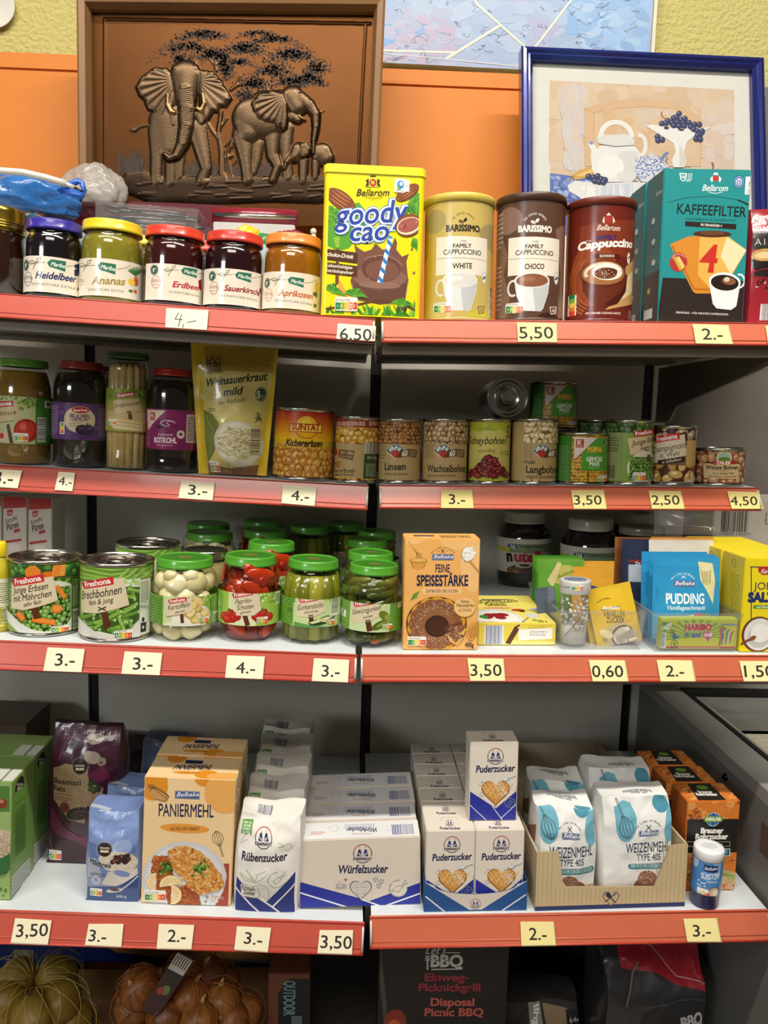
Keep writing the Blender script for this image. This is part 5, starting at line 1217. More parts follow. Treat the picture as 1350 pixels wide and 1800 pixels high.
mb = MB(); c0 = hY(60, 308, 1.22); t = thing('white_stick', 'white plastic stick with a grey metal tip lying over the blue bag', 'stick', Matrix.Translation(c0))
mb.tube([hY(x, y, 1.22)-c0 for x, y in ((-40, 299), (0, 300), (40, 303), (80, 312), (116, 323))], .0048, '#d9d6cf', 12); mb.build('shaft', PLAS, t); mb = MB(); mb.tube([hY(x, y, 1.22)-c0 for x, y in ((113, 322), (131, 330))], .0034, '#c4c4bf', 10); mb.build('collar', PLAS, t); mb = MB(); mb.tube([hY(x, y, 1.22)-c0 for x, y in ((130, 329), (146, 337))], .0015, '#4c4c50', 8); mb.build('tip', METAL, t)
# leaflets and red book
p = onbox(100, 1.275); b = Box('leaflet', 'brown grey folded leaflet lying behind the purple lid jar', 'leaflet', None, 0, 0, 0, .03, '#6c5a50', M=Matrix.Translation(p+Vector((.025, 0, 0)))@Matrix.Rotation(.05, 4, 'Y'), wh=(.15, .012), material=PAPER); b.done('paper')
p = onbox(48, 1.255); b = Box('leaflet', 'cream and pink leaflet standing behind the gold and purple lids', 'leaflet', None, 0, 0, 0, .002, '#dcc9a0', M=Matrix.Translation(p+Vector((0, -.005, 0)))@Matrix.Rotation(-.5, 4, 'X')@Matrix.Rotation(.5, 4, 'Y'), wh=(.04, .03), material=PAPER); A = b.art('front'); A.mpoly([(-.02, 0), (.0, 0), (.01, .03), (-.01, .03)], '#3c6a84'); A.mpoly([(.005, .0), (.02, .0), (.02, .02)], '#c8505a'); b.done('paper')
p = hY(250, 358, 1.392); zz = onbox(250, 1.392).z; b = Box('red_book', 'dark red flat book lying under the copper picture', 'book', None, 0, 0, 0, .028, '#5e1620', M=Matrix.Translation((p.x-.01, 1.392, zz)), wh=(.30, p.z-zz), material=LIDM); b.done('cover')
# cutlery box
M0 = Matrix.Translation(onbox(262, 1.315))@Matrix.Rotation(S1L.rot, 4, 'Y'); xa, xb_ = hY(166, 362, 1.255).x-M0.translation.x, hY(346, 362, 1.255).x-M0.translation.x; ct_ = hY(255, 362, 1.255).z-M0.translation.z; t = thing('cutlery_box', 'clear plastic box of grey forks and spoons behind the jam lids', 'box', M0); e = .0018; y0, y1 = -.06, .055
for nm, bx in (('front_panel', (xa, y0, 0, xb_, y0+e, ct_)), ('back_panel', (xa, y1-e, 0, xb_, y1, ct_)), ('side_panel', (xa, y0+e, 0, xa+e, y1-e, ct_)), ('side_panel', (xb_-e, y0+e, 0, xb_, y1-e, ct_)), ('tray_bottom', (xa+e, y0+e, 0, xb_-e, y1-e, e))):
 mb = MB(); mb.box(*bx, (1, 1, 1)); mb.build(nm, CLEAR, t)
mb = MB(); mb.tube([(xa, y0, ct_), (xb_, y0, ct_), (xb_, y1, ct_), (xa, y1, ct_), (xa, y0, ct_)], .0024, (1, 1, 1), 8, cap=False); mb.build('rim', CLEAR, t)
for i in range(26):
 z = .004+(i // 4)*.0062; y = y0+.014+(i % 4)*.022+R.uniform(-.003, .003); s_ = R.choice([-1, 1]); ln = (xb_-xa)*.40; xm = (xa+xb_)/2+R.uniform(-.01, .01); mb = MB(); hd = (xm+s_*ln*.55)
 mb.tube([(xm-s_*ln, y, z), (xm-s_*ln*.3, y+.002, z+.004), (xm+s_*ln*.3, y, z+.003), (hd, y, z+.004)], [.0028, .0018, .0016, .0022], '#6e7074', 8)
 if i % 2: mb.ball((xm+s_*ln*.8, y, z+.003), (ln*.26, .0085, .003), '#6e7074', 14, 8)
 else:
  for k in (-1, 0, 1): mb.tube([(hd, y, z+.004), (xm+s_*ln*.68, y+k*.004, z+.003), (xm+s_*ln, y+k*.004, z+.006)], .0011, '#6e7074', 6)
 o = mb.build('spoon' if i % 2 else 'fork', METAL, M=M0.copy()); tag(o, 'grey metal spoon in the clear cutlery box' if i % 2 else 'grey metal fork in the clear cutlery box', 'spoon' if i % 2 else 'fork', 'spoons in the clear box' if i % 2 else 'forks in the clear box')
# red wrapped roll, small bags
zz = onbox(450, 1.33).z; p = hY(455, 381, 1.33); M0 = Matrix.Translation((p.x, 1.335, zz)); t = thing('foil_roll', 'red wrapped roll with a silver edge behind the dark red jam lid', 'roll', M0); r_ = .014; M0 = M0@Matrix.Translation((0, 0, p.z-zz-.014)); t.matrix_world = M0; wb = Box('white_carton', 'small white carton under the red wrapped roll', 'box', None, 0, 0, 0, .05, '#c4c4c0', M=Matrix.Translation((p.x-.005, 1.335, zz)), wh=(.13, p.z-zz-.015)); wb.done(); mb = MB(); mb.tube([(-.075, 0, r_), (.062, 0, r_+.001)], r_, '#8c1c30', 20); mb.build('wrapping', FILM, t); mb = MB(); mb.tube([(-.072, -r_*.9, r_*.9), (.060, -r_*.9, r_*.92)], .004, '#c9c6bc', 10); mb.build('silver_edge', METAL, t)
def scrap(name, label, px, Y, rad, c, seed, mt=FILM, dz=0): X = hY(px, 400, Y).x; lump(name, label, 'packet', (X, Y, S1L.z(X)+hh+rad[2]*.56+.001+dz), rad, c, mt, .25, seed)
scrap('foil_packet', 'crumpled dark red foil packet behind the orange jam lid', 512, 1.295, (.028, .02, .022), '#8a2438', 12); scrap('yellow_packet', 'yellow and white crumpled packet behind the red jam lids', 434, 1.262, (.021, .014, .019), '#e6c432', 14); scrap('green_packet', 'small green crumpled packet between the red and orange lids', 466, 1.262, (.016, .012, .013), '#2f8a48', 15); scrap('blue_packet', 'small dark blue crumpled packet behind the orange lid', 507, 1.258, (.015, .011, .012), '#24406e', 18)
p = hY(551, 418, 1.256); X = p.x; zz = onbox(551, 1.256).z; M0 = Matrix.Translation((X, 1.256, zz)); t = thing('white_figurine', 'small white figurine just left of the yellow cocoa tin', 'figurine', M0); s_ = (hY(551, 400, 1.256).z-zz)/.05; mb = MB(); mb.lathe([(.010*s_, 0), (.011*s_, .004*s_), (.008*s_, .016*s_), (.009*s_, .024*s_), (.005*s_, .034*s_), (.0002, .036*s_)], '#d8d4ca', 24); mb.build('body', PLAS, t); mb = MB(); mb.ball((0, 0, .041*s_), .0075*s_, '#e2ded4', 16, 10, lump=.1); mb.build('head', PLAS, t)
P = hY(-14, 8, 1.585); mb = MB(); mb.lathe([(.0002, 0), (.02, 0), (.036, .004), (.04, .009), (.037, .009), (.02, .004), (.0002, .003)], '#d9d6cc', 40, cap=False)
tag(mb.build('wall_plate', PLAS, M=Matrix.Translation((P.x, 1.598, P.z))@Matrix.Rotation(math.pi/2, 4, 'X')), 'round white plate on the yellow wall cut by the top left corner', 'plate')
# ================================================================ second shelf
E1 = (0, 600, 3.857); E2 = (330, 590, 3.857); E3 = (640, 660, 4.22); E4 = (930, 600, 3.214); Y2 = 1.178
def fresh(A, x, y, s, slope=-.12):
 """red name plate of the green vegetable labels, left-top corner x,y, scale s"""
 w, h = 190*s, 52*s; A.poly([(x, y+h*.35), (x+w, y+h*.35-w*.17), (x+w+4*s, y+h*.35-w*.17+h), (x+2*s, y+h*1.35)], '#c62a30')
 A.poly([(x-12*s, y+h*.55), (x+4*s, y+h*.4), (x+4*s, y+h*1.3)], '#9c1c24')
 A.text('Freshona', x+w*.06, x+w*.93, y+h*1.12, 34*s, '#f6ece4', y1=y+h*1.12-w*.155, bold=.03)
def sprig(A, x0, y0, x1, y1, n=40, cols=('#6b8a2e', '#88a43a', '#567a28', '#a5b84a'), sz=10, seed=3):
 q = random.Random(seed)
 for i in range(n): A.ell(q.uniform(x0, x1), q.uniform(y0, y1), sz*q.uniform(.5, 1.2), sz*.45, q.choice(cols), q.uniform(0, 3), 8)
j = Jar('apple_sauce_jar', 'apple sauce jar with a green lid cut by the left photo edge', 'jar', S2L, -9, 88, 633, [(.9, 0), (1, .03), (1, .66), (.97, .75), (.88, .85), (.83, .89), (.80, .93)], (.84, .925, 1), '#5f9632', 'apple_sauce', '#8d6a22', Yf=Y2, fill=.9)
A = j.art(.2, .645, E1, base='#cfd0a0')
A.rect(238, 360, 420, 700, '#3f7d1e'); A.rect(-60, 360, 238, 700, '#b7bd8c'); sprig(A, 120, 385, 240, 460, 50, sz=12, seed=5); sprig(A, -20, 375, 120, 400, 20, sz=10)
A.poly([(-60, 440), (120, 425), (140, 520), (-60, 590)], '#c9b68c'); A.poly([(-60, 420), (90, 402), (92, 440), (-60, 462)], '#b3242c'); A.text('Freshona', -62, 84, 450, 26, '#f0e4dc', y1=432, bold=.03); A.text('Apfelmus', -52, 110, 520, 30, '#3a2a1c', y1=494, shear=.3); A.text('fein gewürzt', -40, 100, 565, 12, '#4a3a24', y1=545, shear=.3)
A.ell(178, 605, 74, 76, '#a8241c'); A.ell(172, 598, 56, 60, '#c23a28'); A.ell(158, 580, 20, 26, '#d8645a'); A.ell(186, 540, 14, 6, '#5a2a14'); A.poly([(45, 565), (66, 560), (92, 690), (68, 692)], '#5a2e1c'); A.ell(20, 645, 26, 30, '#d8b8a0'); A.ell(15, 640, 16, 20, '#b53a34')
A.nutri(96, 624, 192, 676, 0); A.bars(250, 516, 306, 684, '#26301c', '#dfe0d0', horiz=True); A.rect(300, 402, 340, 455, '#e2dcb0'); A.ell(322, 428, 14, 16, '#2f5a20'); A.lines(312, 340, 462, 15, 12, 4, '#9ab878'); j.done()
j = Jar('plum_jar', 'dark plum jar with a red lid and purple label', 'jar', S2L, 92, 187, 637, [(.9, 0), (1, .03), (1, .72), (.97, .8), (.86, .89), (.79, .92), (.77, .94)], (.78, .925, 1), '#8c2a24', 'plums', '#14080a', Yf=Y2, fill=.9)
A = j.art(.265, .61, E1, base='#563a6a')
for i in range(16): A.ell(R.uniform(340, 720), R.uniform(420, 650), 34, 14, R.choice(['#5e4474', '#4e3260', '#64487c']), R.uniform(0, 3), 14)
A.ell(540, 532, 98, 86, '#cdbd9a', n=32); A.ell(545, 466, 56, 24, '#a8242c'); A.ring(545, 466, 56, 24, 3, '#c9b68a'); A.text('Beste Ernte', 500, 592, 474, 15, '#eadccc', bold=.03)
A.text('PFLAUMEN', 476, 606, 525, 32, '#4a2c5e', y1=530, bold=.03); A.text('HALBE FRUCHT', 484, 594, 540, 14, '#4a2c5e', y1=546, bold=.02); A.text('entsteint und', 468, 548, 560, 11, '#5a4030'); A.text('gezuckert', 468, 530, 576, 11, '#5a4030')
A.ell(560, 600, 44, 34, '#2c2236'); A.ell(600, 602, 36, 36, '#382c44'); A.ell(610, 590, 14, 12, '#5c4c6c'); A.ell(552, 590, 16, 10, '#4a3c58'); A.poly([(565, 575), (590, 552), (602, 556), (584, 572)], '#5c8a34')
A.nutri(408, 548, 440, 626, 2, True); A.lines(666, 720, 460, 14, 14, 5, '#a894b4'); A.lines(352, 395, 440, 14, 14, 5, '#a894b4'); j.done()
dup(j.root, j.M@Matrix.Translation((-.015, .105, 0)), 'second plum jar in the dark behind the purple labelled one')
# asparagus
j = Jar('asparagus_jar', 'tall slim jar of white asparagus with a dark green lid', 'jar', S2L, 184, 258, 621, [(.88, 0), (1, .02), (1, .11), (.93, .16), (.92, .2), (.92, .70), (.94, .76), (1, .80), (1, .87), (.93, .92), (.9, .95)], (.96, .945, 1), '#3c5f34', 'brine', '#7c6a30', Yf=Y2, fill=.93, cs=.55)
k = 0
for i in range(11):
 a = -2.2+i*.44; mb = MB(); r_ = j.r*.66; x, y = r_*math.sin(a), -r_*math.cos(a)
 mb.tube([(x, y, .004), (x*1.02, y*1.02, j.h*.3), (x, y, j.h*.6), (x*.98, y*.98, j.h*.86), (x*.94, y*.94, j.h*.9)], [.0072, .0078, .0076, .0066, .003], R.choice(['#c3a86a', '#b89c5e', '#cbb278']), 10); mb.build('asparagus_spear', FOOD, j.cont)
A = j.art(.33, .695, E1, rf=.955, base='#a8a24c')
A.rect(700, 310, 1000, 420, '#8e9a34'); sprig(A, 735, 325, 985, 380, 60, sz=13, seed=8); A.rect(730, 470, 985, 560, '#c2ac78'); A.poly([(770, 400), (945, 385), (955, 470), (778, 495)], '#cdb68a'); fresh(A, 795, 345, .62); A.text('Stangenspargel', 778, 944, 450, 24, '#4a3a1c', y1=426, shear=.3)
for i in range(5): A.line([(740+i*8, 520+i*14), (860, 540+i*12), (960, 560+i*10)], 26, R.choice(['#d8c690', '#cdb87c', '#e0d0a0'])); 
A.line([(740, 560), (860, 575), (955, 590)], 3, '#8a7440'); A.line([(750, 535), (955, 566)], 3, '#8a7440'); A.poly([(868, 490), (890, 488), (898, 526), (872, 530)], '#6b3a1c'); A.line([(860, 474), (888, 484)], 5, '#2c1c10'); A.line([(888, 474), (860, 486)], 5, '#2c1c10'); A.nutri(738, 530, 790, 566, 1); A.rect(730, 596, 985, 640, '#9a9a3a'); j.done()
j = Jar('red_cabbage_jar', 'dark red cabbage jar with a red lid and magenta label', 'jar', S2L, 256, 347, 650, [(.9, 0), (1, .03), (1, .12), (.97, .14), (1, .16), (1, .73), (.96, .81), (.86, .89), (.8, .92), (.78, .94)], (.80, .93, 1), '#a3281f', 'red_cabbage', '#16060a', Yf=Y2, fill=.9)
A = j.art(.225, .61, E1, base='#81245a')
A.poly([(1000, 462), (1125, 470), (1008, 606)], '#d3c3b4'); A.rect(1024, 480, 1052, 536, '#b83038'); A.text('K', 1028, 1048, 512, 20, '#ecdcd0', bold=.03); A.text('Classic', 1028, 1050, 528, 7, '#ecdcd0')
for i in range(7): A.ring(1145+R.uniform(-18, 18), 560+R.uniform(-8, 10), 60-i*6, 26-i*2, 4, R.choice(['#2c1028', '#c9a8c0', '#4a2048', '#e0ccd8']), R.uniform(0, 2), R.uniform(3, 6))
A.ell(1085, 580, 26, 12, '#301030'); A.text('Delikatess', 1072, 1170, 640, 15, '#e9cdd8', shear=.3); A.text('ROTKOHL', 1048, 1198, 684, 33, '#efdde2', y1=690, bold=.04); A.text('fein gewürzt', 1064, 1172, 708, 14, '#d8a8c4', y1=712)
A.ell(1225, 632, 26, 28, '#d8c8bc'); A.ell(1225, 630, 12, 9, '#5a2430'); A.rect(1264, 495, 1420, 690, '#d2bcc0'); A.lines(1270, 1400, 515, 12, 14, 7, '#57304a'); A.lines(1004, 1020, 620, 6, 16, 5, '#b87aa0'); j.done()
# sauerkraut pouch
X, Yf, w, hh = spot(S2L, 347, 467, 603, Yf=1.20, rnd=False)
P0 = hY(339, 607, 1.20); P1 = hY(494, 612, 1.20); wt = P1.x-P0.x
p = Pouch('sauerkraut_pouch', 'tall yellow stand-up pouch of sauerkraut reaching up to the shelf above', 'pouch', S2L.M(X+.002, Yf, dz=.0016)@Matrix.Rotation(math.radians(-1.2), 4, 'Y'), w, hh, .05, '#d9b92c', wtop=wt, belly=.2, seal=.009, crease=.002)
A = p.art(E2)
A.poly([(92, 60), (598, 75), (555, 480), (500, 965), (85, 940), (70, 600)], '#d6c471'); A.poly([(92, 60), (598, 75), (580, 250), (100, 230)], '#b3953a'); A.poly([(40, 45), (92, 50), (70, 600), (85, 945), (64, 945), (50, 500)], '#d7b521'); A.poly([(600, 75), (632, 80), (560, 500), (532, 975), (500, 970), (556, 480)], '#dcb91e')
A.poly([(112, 130), (228, 118), (234, 250), (110, 258)], '#a58c3c'); A.poly([(108, 190), (112, 148), (134, 170), (152, 132), (172, 170), (206, 136), (208, 188)], '#4a3c14'); A.poly([(118, 180), (118, 164), (134, 176)], '#c0a94e'); A.poly([(140, 180), (153, 152), (166, 180)], '#c0a94e'); A.poly([(176, 178), (200, 152), (200, 180)], '#c0a94e')
A.text("KING'S", 112, 214, 212, 20, '#4a3c14', bold=.05); A.text('CROWN', 112, 216, 242, 22, '#4a3c14', bold=.05)
A.text('Weinsauerkraut', 95, 540, 345, 52, '#1e2418', y1=298, bold=.02, shear=.32); A.text('mild', 235, 370, 410, 52, '#1e2418', y1=398, bold=.02, shear=.32); A.text('aus Weißkohl', 200, 392, 468, 28, '#2c3018', y1=448, bold=.008, shear=.3)
A.ell(508, 396, 40, 48, '#1f4a30'); A.ring(508, 396, 36, 43, 3, '#cdbf7c'); A.text('5', 482, 504, 422, 44, '#e6dca0', bold=.04); A.text('MINUTEN', 506, 538, 412, 9, '#e6dca0'); A.text('FERTIG', 508, 536, 426, 8, '#e6dca0'); A.lines(112, 180, 494, 2, 14, 7, '#6a6030'); A.line([(500, 190), (560, 200)], 4, '#6a5420'); A.line([(520, 160), (560, 170)], 3, '#6a5420')
A.poly([(75, 500), (150, 530), (200, 590), (205, 680), (150, 800), (90, 860), (75, 700)], '#76803c'); A.line([(90, 540), (150, 640), (110, 800)], 4, '#9aa257'); A.line([(150, 560), (180, 700)], 4, '#5e6a2e')
A.poly([(85, 860), (270, 900), (520, 880), (505, 970), (85, 945)], '#84562e'); A.line([(270, 870), (272, 960)], 4, '#5c3a1e'); A.line([(90, 905), (505, 930)], 3, '#6a4426')
A.ell(355, 735, 198, 152, '#d9d0b8', -.25, 36); A.ell(358, 735, 180, 138, '#ece4cc', -.25, 36)
for i in range(170):
 a = R.uniform(0, 6.3); r_ = math.sqrt(R.random()); x, y = 355+r_*150*math.cos(a), 725+r_*110*math.sin(a); t = R.uniform(-.7, .9); L = R.uniform(14, 40)
 A.line([(x-L*math.cos(t), y-L*math.sin(t)), (x, y+R.uniform(-5, 5)), (x+L*math.cos(t), y+L*math.sin(t))], 7, R.choice(['#d8cc98', '#e9dfb4', '#c4b478', '#f1e9c8', '#b3a264']))
for i in range(16): A.line([(500+R.uniform(-30, 30), 545+R.uniform(-30, 50)), (505, 570)], 4, '#5a6a34')
A.bars(445, 625, 518, 810, '#2a2618', '#dcd2a0', horiz=True); A.nutri(106, 850, 196, 926, 0); A.text('520 g', 215, 285, 930, 20, '#c9a86a', y1=932); p.done('pouch')
# ---------------------------------------------------------------- cans
c = Can('chickpea_can', 'large red and yellow chickpea can', 'can', S2L, 478, 586, 718, Yf=Y2); A = c.art(E2, '#ddb51e')
for i in range(12):
 z0 = c.h*(1-(i+1)*.034)-.005; A.mrect(-math.pi*c.r, z0, math.pi*c.r, z0+c.h*.036, tuple(int(a+(b-a)*(i/11)**.8) for a, b in zip((178, 38, 10), (232, 182, 24))))
A.beans(570, 770, 985, 985, 31, 27, ['#c98a34', '#d89a40', '#dca548', '#c07c28'], '#8a4c14', '#eec479', seed=4, dens=1.05)
A.beans(600, 745, 970, 790, 26, 22, ['#d09038', '#dca548', '#e2b04c'], '#97581a', '#eec479', seed=6, dens=.6)
A.ell(806, 620, 78, 76, '#a32818'); A.ell(806, 620, 73, 71, '#e3a818'); A.ell(806, 598, 34, 34, '#efc83c')
for i in range(11): a = math.pi*(i/10); A.line([(806+38*math.cos(a), 598-38*math.sin(a)), (806+58*math.cos(a), 598-54*math.sin(a))], 4, '#efd05a')
A.poly([(694, 592), (912, 600), (908, 660), (690, 650)], '#a32818'); A.poly([(700, 598), (906, 605), (902, 654), (696, 645)], '#ecc646'); A.text('SUNTAT', 706, 894, 636, 38, '#a32818', y1=644, bold=.05)
A.text('Kichererbsen', 668, 908, 744, 44, '#2a160c', y1=754, bold=.025, shear=.15); A.text('NATUR BELASSEN', 690, 880, 930, 14, '#e8b070', y1=932, shear=.2); c.done()
c = Can('chickpea_can', 'small jumbo chickpea can with a beige label and red top band', 'can', S2L, 586, 663, 732, Yf=Y2); A = c.art(E2, '#b39a68')
A.rect(960, 560, 1300, 628, '#8c2a1c')
for x in (1010, 1110, 1230): A.text('EXTRA GROSS', x, x+92, 610, 26, '#e6d2b8', bold=.02)
A.beans(980, 630, 1300, 720, 30, 26, ['#d0a03c', '#dcae50', '#c48e2c'], '#7a5014', '#efd08a', seed=9, dens=1.1, bg='#5e3c12'); A.beans(980, 965, 1300, 1000, 30, 24, ['#d0a03c', '#dcae50', '#c48e2c'], '#7a5014', '#efd08a', seed=10, bg='#5e3c12')
A.ell(1000, 768, 34, 42, '#35607a'); A.poly([(985, 770), (1012, 760), (1018, 800), (1000, 820)], '#b02a24'); A.poly([(1028, 770), (1132, 780), (1118, 845), (1020, 822)], '#6b4a26'); A.text('SEIT 1982', 1036, 1122, 800, 18, '#cdb684', y1=808, bold=.02); A.text('QUALITÄT', 1032, 1116, 822, 13, '#cdb684', y1=832)
A.text('JUMBO', 950, 1036, 890, 36, '#8c2a24', bold=.02); A.text('Kichererbsen', 988, 1134, 928, 28, '#2a2216', bold=.01); A.text('(ceci giganti lessati)', 990, 1122, 948, 16, '#3a2e1c', shear=.2)
A.bars(1200, 722, 1284, 800, '#2c2a22', '#cfc6ac', seed=5); A.rect(1197, 802, 1300, 966, '#2c4a24'); A.text('425', 1212, 1244, 836, 18, '#d8d0b4'); A.text('400g', 1252, 1284, 838, 18, '#d8d0b4'); A.lines(1206, 1290, 872, 7, 13, 6, '#a8b090'); c.done()
def krini(A, x, w1, word, sub, cols, edge, hi, rx, ry, seed, two=None, left=True):
 """x = crop offset relative to the lentil can"""
 A.beans(x+100, 322, x+430, 500, rx, ry, cols, edge, hi, seed=seed, dens=1.1, bg=edge); A.beans(x+100, 768, x+430, 806, rx, ry, cols, edge, hi, seed=seed+1, dens=1.1, bg=edge)
 A.lines(x+104, x+165, 520, 6, 17, 6, '#6a5638')
 A.ell(x+230, 612, 70, 100, '#28627c', 0, 16, 0.0, math.pi) if False else A.poly([(x+160, 558)]+[(x+232+72*math.cos(t), 575-66*math.sin(t)) for t in [2.9-k*.33 for k in range(8)]]+[(x+300, 560), (x+230, 622)], '#d8c79c')
 A.poly([(x+166, 556)]+[(x+232+66*math.cos(t), 572-58*math.sin(t)) for t in [2.85-k*.31 for k in range(8)]]+[(x+296, 560), (x+265, 582), (x+230, 566), (x+196, 582)], '#2a6078')
 A.poly([(x+198, 580), (x+212, 562), (x+232, 556), (x+254, 562), (x+266, 582), (x+231, 616)], '#b5302a'); A.arc('KRINI', x+231, 590, 38, 140, 40, 27, '#efe6d0', bold=.04)
 A.poly([(x+270, 560), (x+330, 545), (x+392, 550), (x+386, 612), (x+320, 600), (x+240, 612)], '#5e4224'); A.text('60', x+280, x+322, 600, 38, '#f0e4cc', y1=594, bold=.03, shear=.15); A.lines(x+332, x+384, 560, 4, 12, 6, '#b79c6a')
 if two: A.text(two, x+100, x+182, 656, 28, '#2a2418', bold=.02)
 A.text(word, x+w1[0], x+w1[1], w1[2], 50, '#2b2517', bold=.025); A.text(sub, x+w1[0], x+w1[0]+w1[3], w1[2]+38, 20, '#33291a', bold=.01, shear=.3)
KB = '#b59b68'
c = Can('lentil_can', 'lentil can with brown lentils on its beige label, first on the right board', 'can', S2R, 665, 741, 736, Yf=Y2); A = c.art(E3, KB)
krini(A, 0, (154, 308, 700, 168), 'Linsen', '(lenticchie lessate)', ['#9c6a34', '#8a5a2c', '#b07c42', '#7a4a24'], '#3c2412', '#c99a60', 21, 16, 21); c.done()
c = Can('quail_bean_can', 'quail bean can with speckled tan beans on its beige label', 'can', S2R, 742, 823, 736, Yf=Y2); A = c.art(E3, KB)
krini(A, 352, (118, 400, 712, 205), 'Wachtelbohnen', '(fagioli borlotti lessati)', ['#b3946a', '#a3835c', '#c4a77c', '#94724c'], '#4a3220', '#dcc49c', 30, 20, 31); c.done()
c = Can('kidney_bean_can', 'light green kidney bean can with a heap of dark red beans', 'can', S2R, 824, 898, 736, Yf=Y2); A = c.art(E3, '#c5bb62')
A.poly([(770, 320), (1095, 320), (1095, 470), (1000, 400), (850, 420), (770, 380)], '#a9b02f'); A.poly([(770, 640), (800, 700), (1095, 760), (1095, 795), (770, 795)], '#b0b33a'); A.poly([(1060, 330), (1095, 330), (1095, 790), (1070, 700)], '#aab037')
A.line([(850, 400), (920, 395), (985, 408)], 4, '#4f6a26'); A.line([(890, 398), (896, 375), (910, 398), (925, 365), (935, 396), (945, 372)], 3, '#4f6a26')
A.text('Kidneybohnen', 780, 1052, 506, 52, '#1f2616', y1=508, bold=.012, shear=.32); A.text('verzehrfertig', 846, 970, 572, 26, '#2b3018', y1=570, shear=.3); A.text('natürlicher', 1008, 1070, 572, 14, '#4a4a24', shear=.2); A.text('Proteingehalt', 1008, 1072, 590, 14, '#4a4a24', shear=.2)
def mk(A, x0, y0, xc_):
 a, b = A.m(xc_, y0)
 return None
for k in range(60):
 t = (k/60)**.7; y = 605+t*140; sp = 30+t*120; x = 925+R.uniform(-1, 1)*sp; A.ell(x, y, 27, 18, '#3a0c0e', R.uniform(-1, 1), 12); A.ell(x, y-1, 24, 15.5, R.choice(['#7c1f22', '#8e2a2a', '#651518']), R.uniform(-1, 1), 12); A.ell(x-6, y-6, 9, 4, '#b86a60', 0, 8)
for x, y in ((798, 720), (1022, 700), (1020, 715)): A.ell(x, y, 25, 17, '#5c1416', .6, 12)
A.ell(1068, 400, 22, 34, '#2c2414'); A.ring(1068, 400, 19, 30, 3, '#c9b050'); A.text('5', 1060, 1076, 414, 24, '#d8c890'); A.rect(1052, 440, 1078, 462, '#8c5a30'); c.done()
c = Can('cannellini_can', 'long white bean can with pale beans on its beige label', 'can', S2R, 899, 980, 736, Yf=Y2); A = c.art(E3, KB)
krini(A, 1086, (114, 410, 720, 300), 'Langbohnen', '(fagioli cannellini lessati)', ['#d6c08c', '#cbb27a', '#e2cfa2', '#c0a568'], '#7a6034', '#efe2c0', 36, 18, 41, two='Weiße'); c.done()
# sweetcorn cans: one in front, one on top of a hidden can behind
def corn(A, dx, dy):
 A.cr(930+dx, 600+dy, 3.214); A.rect(140, 515, 240, 815, '#3c7d2a'); A.lines(168, 226, 590, 17, 12, 5, '#86a86a', seed=4); A.beans(236, 530, 440, 815, 13, 10, ['#c9961e', '#d8a82c', '#b98416'], '#7a5410', '#e8c860', seed=12, dens=1.05, bg='#7a5410', rotr=.3)
 for x in (330, 414): A.line([(x, 560), (x, 815)], 7, '#6a4a10')
 A.poly([(258, 540), (376, 546), (258, 668)], '#d8cfc0'); A.rect(268, 552, 308, 600, '#b0342c'); A.text('K', 276, 300, 584, 24, '#efe4d8', bold=.03); A.text('Classic', 272, 304, 595, 7, '#efe4d8')
 A.poly([(376, 546), (430, 546), (428, 726), (294, 728), (296, 640)], '#4d9a2c'); A.beans(325, 596, 400, 626, 10, 8, ['#e2c24c', '#d8b03c'], '#a88420', seed=3); A.ell(412, 568, 16, 22, '#3a6a34'); A.ring(412, 568, 14, 20, 2, '#c9d8b8'); A.text('GEMÜSE', 320, 402, 676, 22, '#eef2e4', bold=.03); A.text('MAIS', 336, 388, 702, 22, '#eef2e4', bold=.03); A.text('extra knackig', 334, 388, 716, 7, '#d0e0b8'); A.nutri(378, 754, 426, 808, 0)
c = Can('sweetcorn_can', 'green sweetcorn can standing at the front of the second shelf', 'can', S2R, 980, 1066, 760, Yf=Y2); A = c.art(E4, '#b98416'); corn(A, 0, 0); c.done(); c1 = c
rear = dup(c.root, c.M@Matrix.Translation((-.025, c.r*2+.004, 0)), 'sweetcorn can hidden in the second row under the raised one')
up = dup(c.root, c.M@Matrix.Translation((-.027, c.r*2+.004, c.h+.0008)), 'green sweetcorn can raised on top of another behind the front row')
c = Can('pea_can', 'fine pea can with a green label beside the sweetcorn', 'can', S2R, 1065, 1147, 738, Yf=Y2); A = c.art(E4, '#7a9a3e')
A.beans(430, 440, 700, 512, 18, 17, ['#47682c', '#3c5a28', '#56783a'], '#1e3014', '#7c9c5c', seed=14, dens=.9, bg='#24381a'); A.poly([(440, 520), (520, 514), (516, 785), (440, 790)], '#8d9663'); A.lines(450, 508, 545, 6, 14, 6, '#3c4a24'); A.bars(440, 700, 490, 770, '#30381c')
A.poly([(556, 548), (690, 530), (690, 625), (572, 640)], '#d0bc94'); fresh(A, 594, 500, .56); A.text('Junge Erbsen', 580, 740, 590, 28, '#3a2c18', y1=558, shear=.3); A.text('sehr fein', 628, 700, 612, 18, '#3a2c18', y1=598, shear=.3); A.line([(652, 612), (674, 624)], 4, '#2c1c10'); A.line([(674, 612), (652, 626)], 4, '#2c1c10')
A.ell(655, 715, 105, 92, '#d8d2bc', 0, 30); A.beans(565, 650, 700, 780, 11, 10, ['#5c8434', '#6c963e', '#4e742c'], '#2c4418', '#9cbc6c', seed=15, dens=1.0, bg='#2c4418'); A.rect(664, 640, 680, 680, '#6b3420'); A.nutri(582, 740, 654, 786, 0); A.rect(560, 790, 700, 815, '#b8b89c'); c.done()
dup(c.root, c.M@Matrix.Translation((-.022, c.r*2+.006, 0)), 'second fine pea can in the shadow behind the front one')
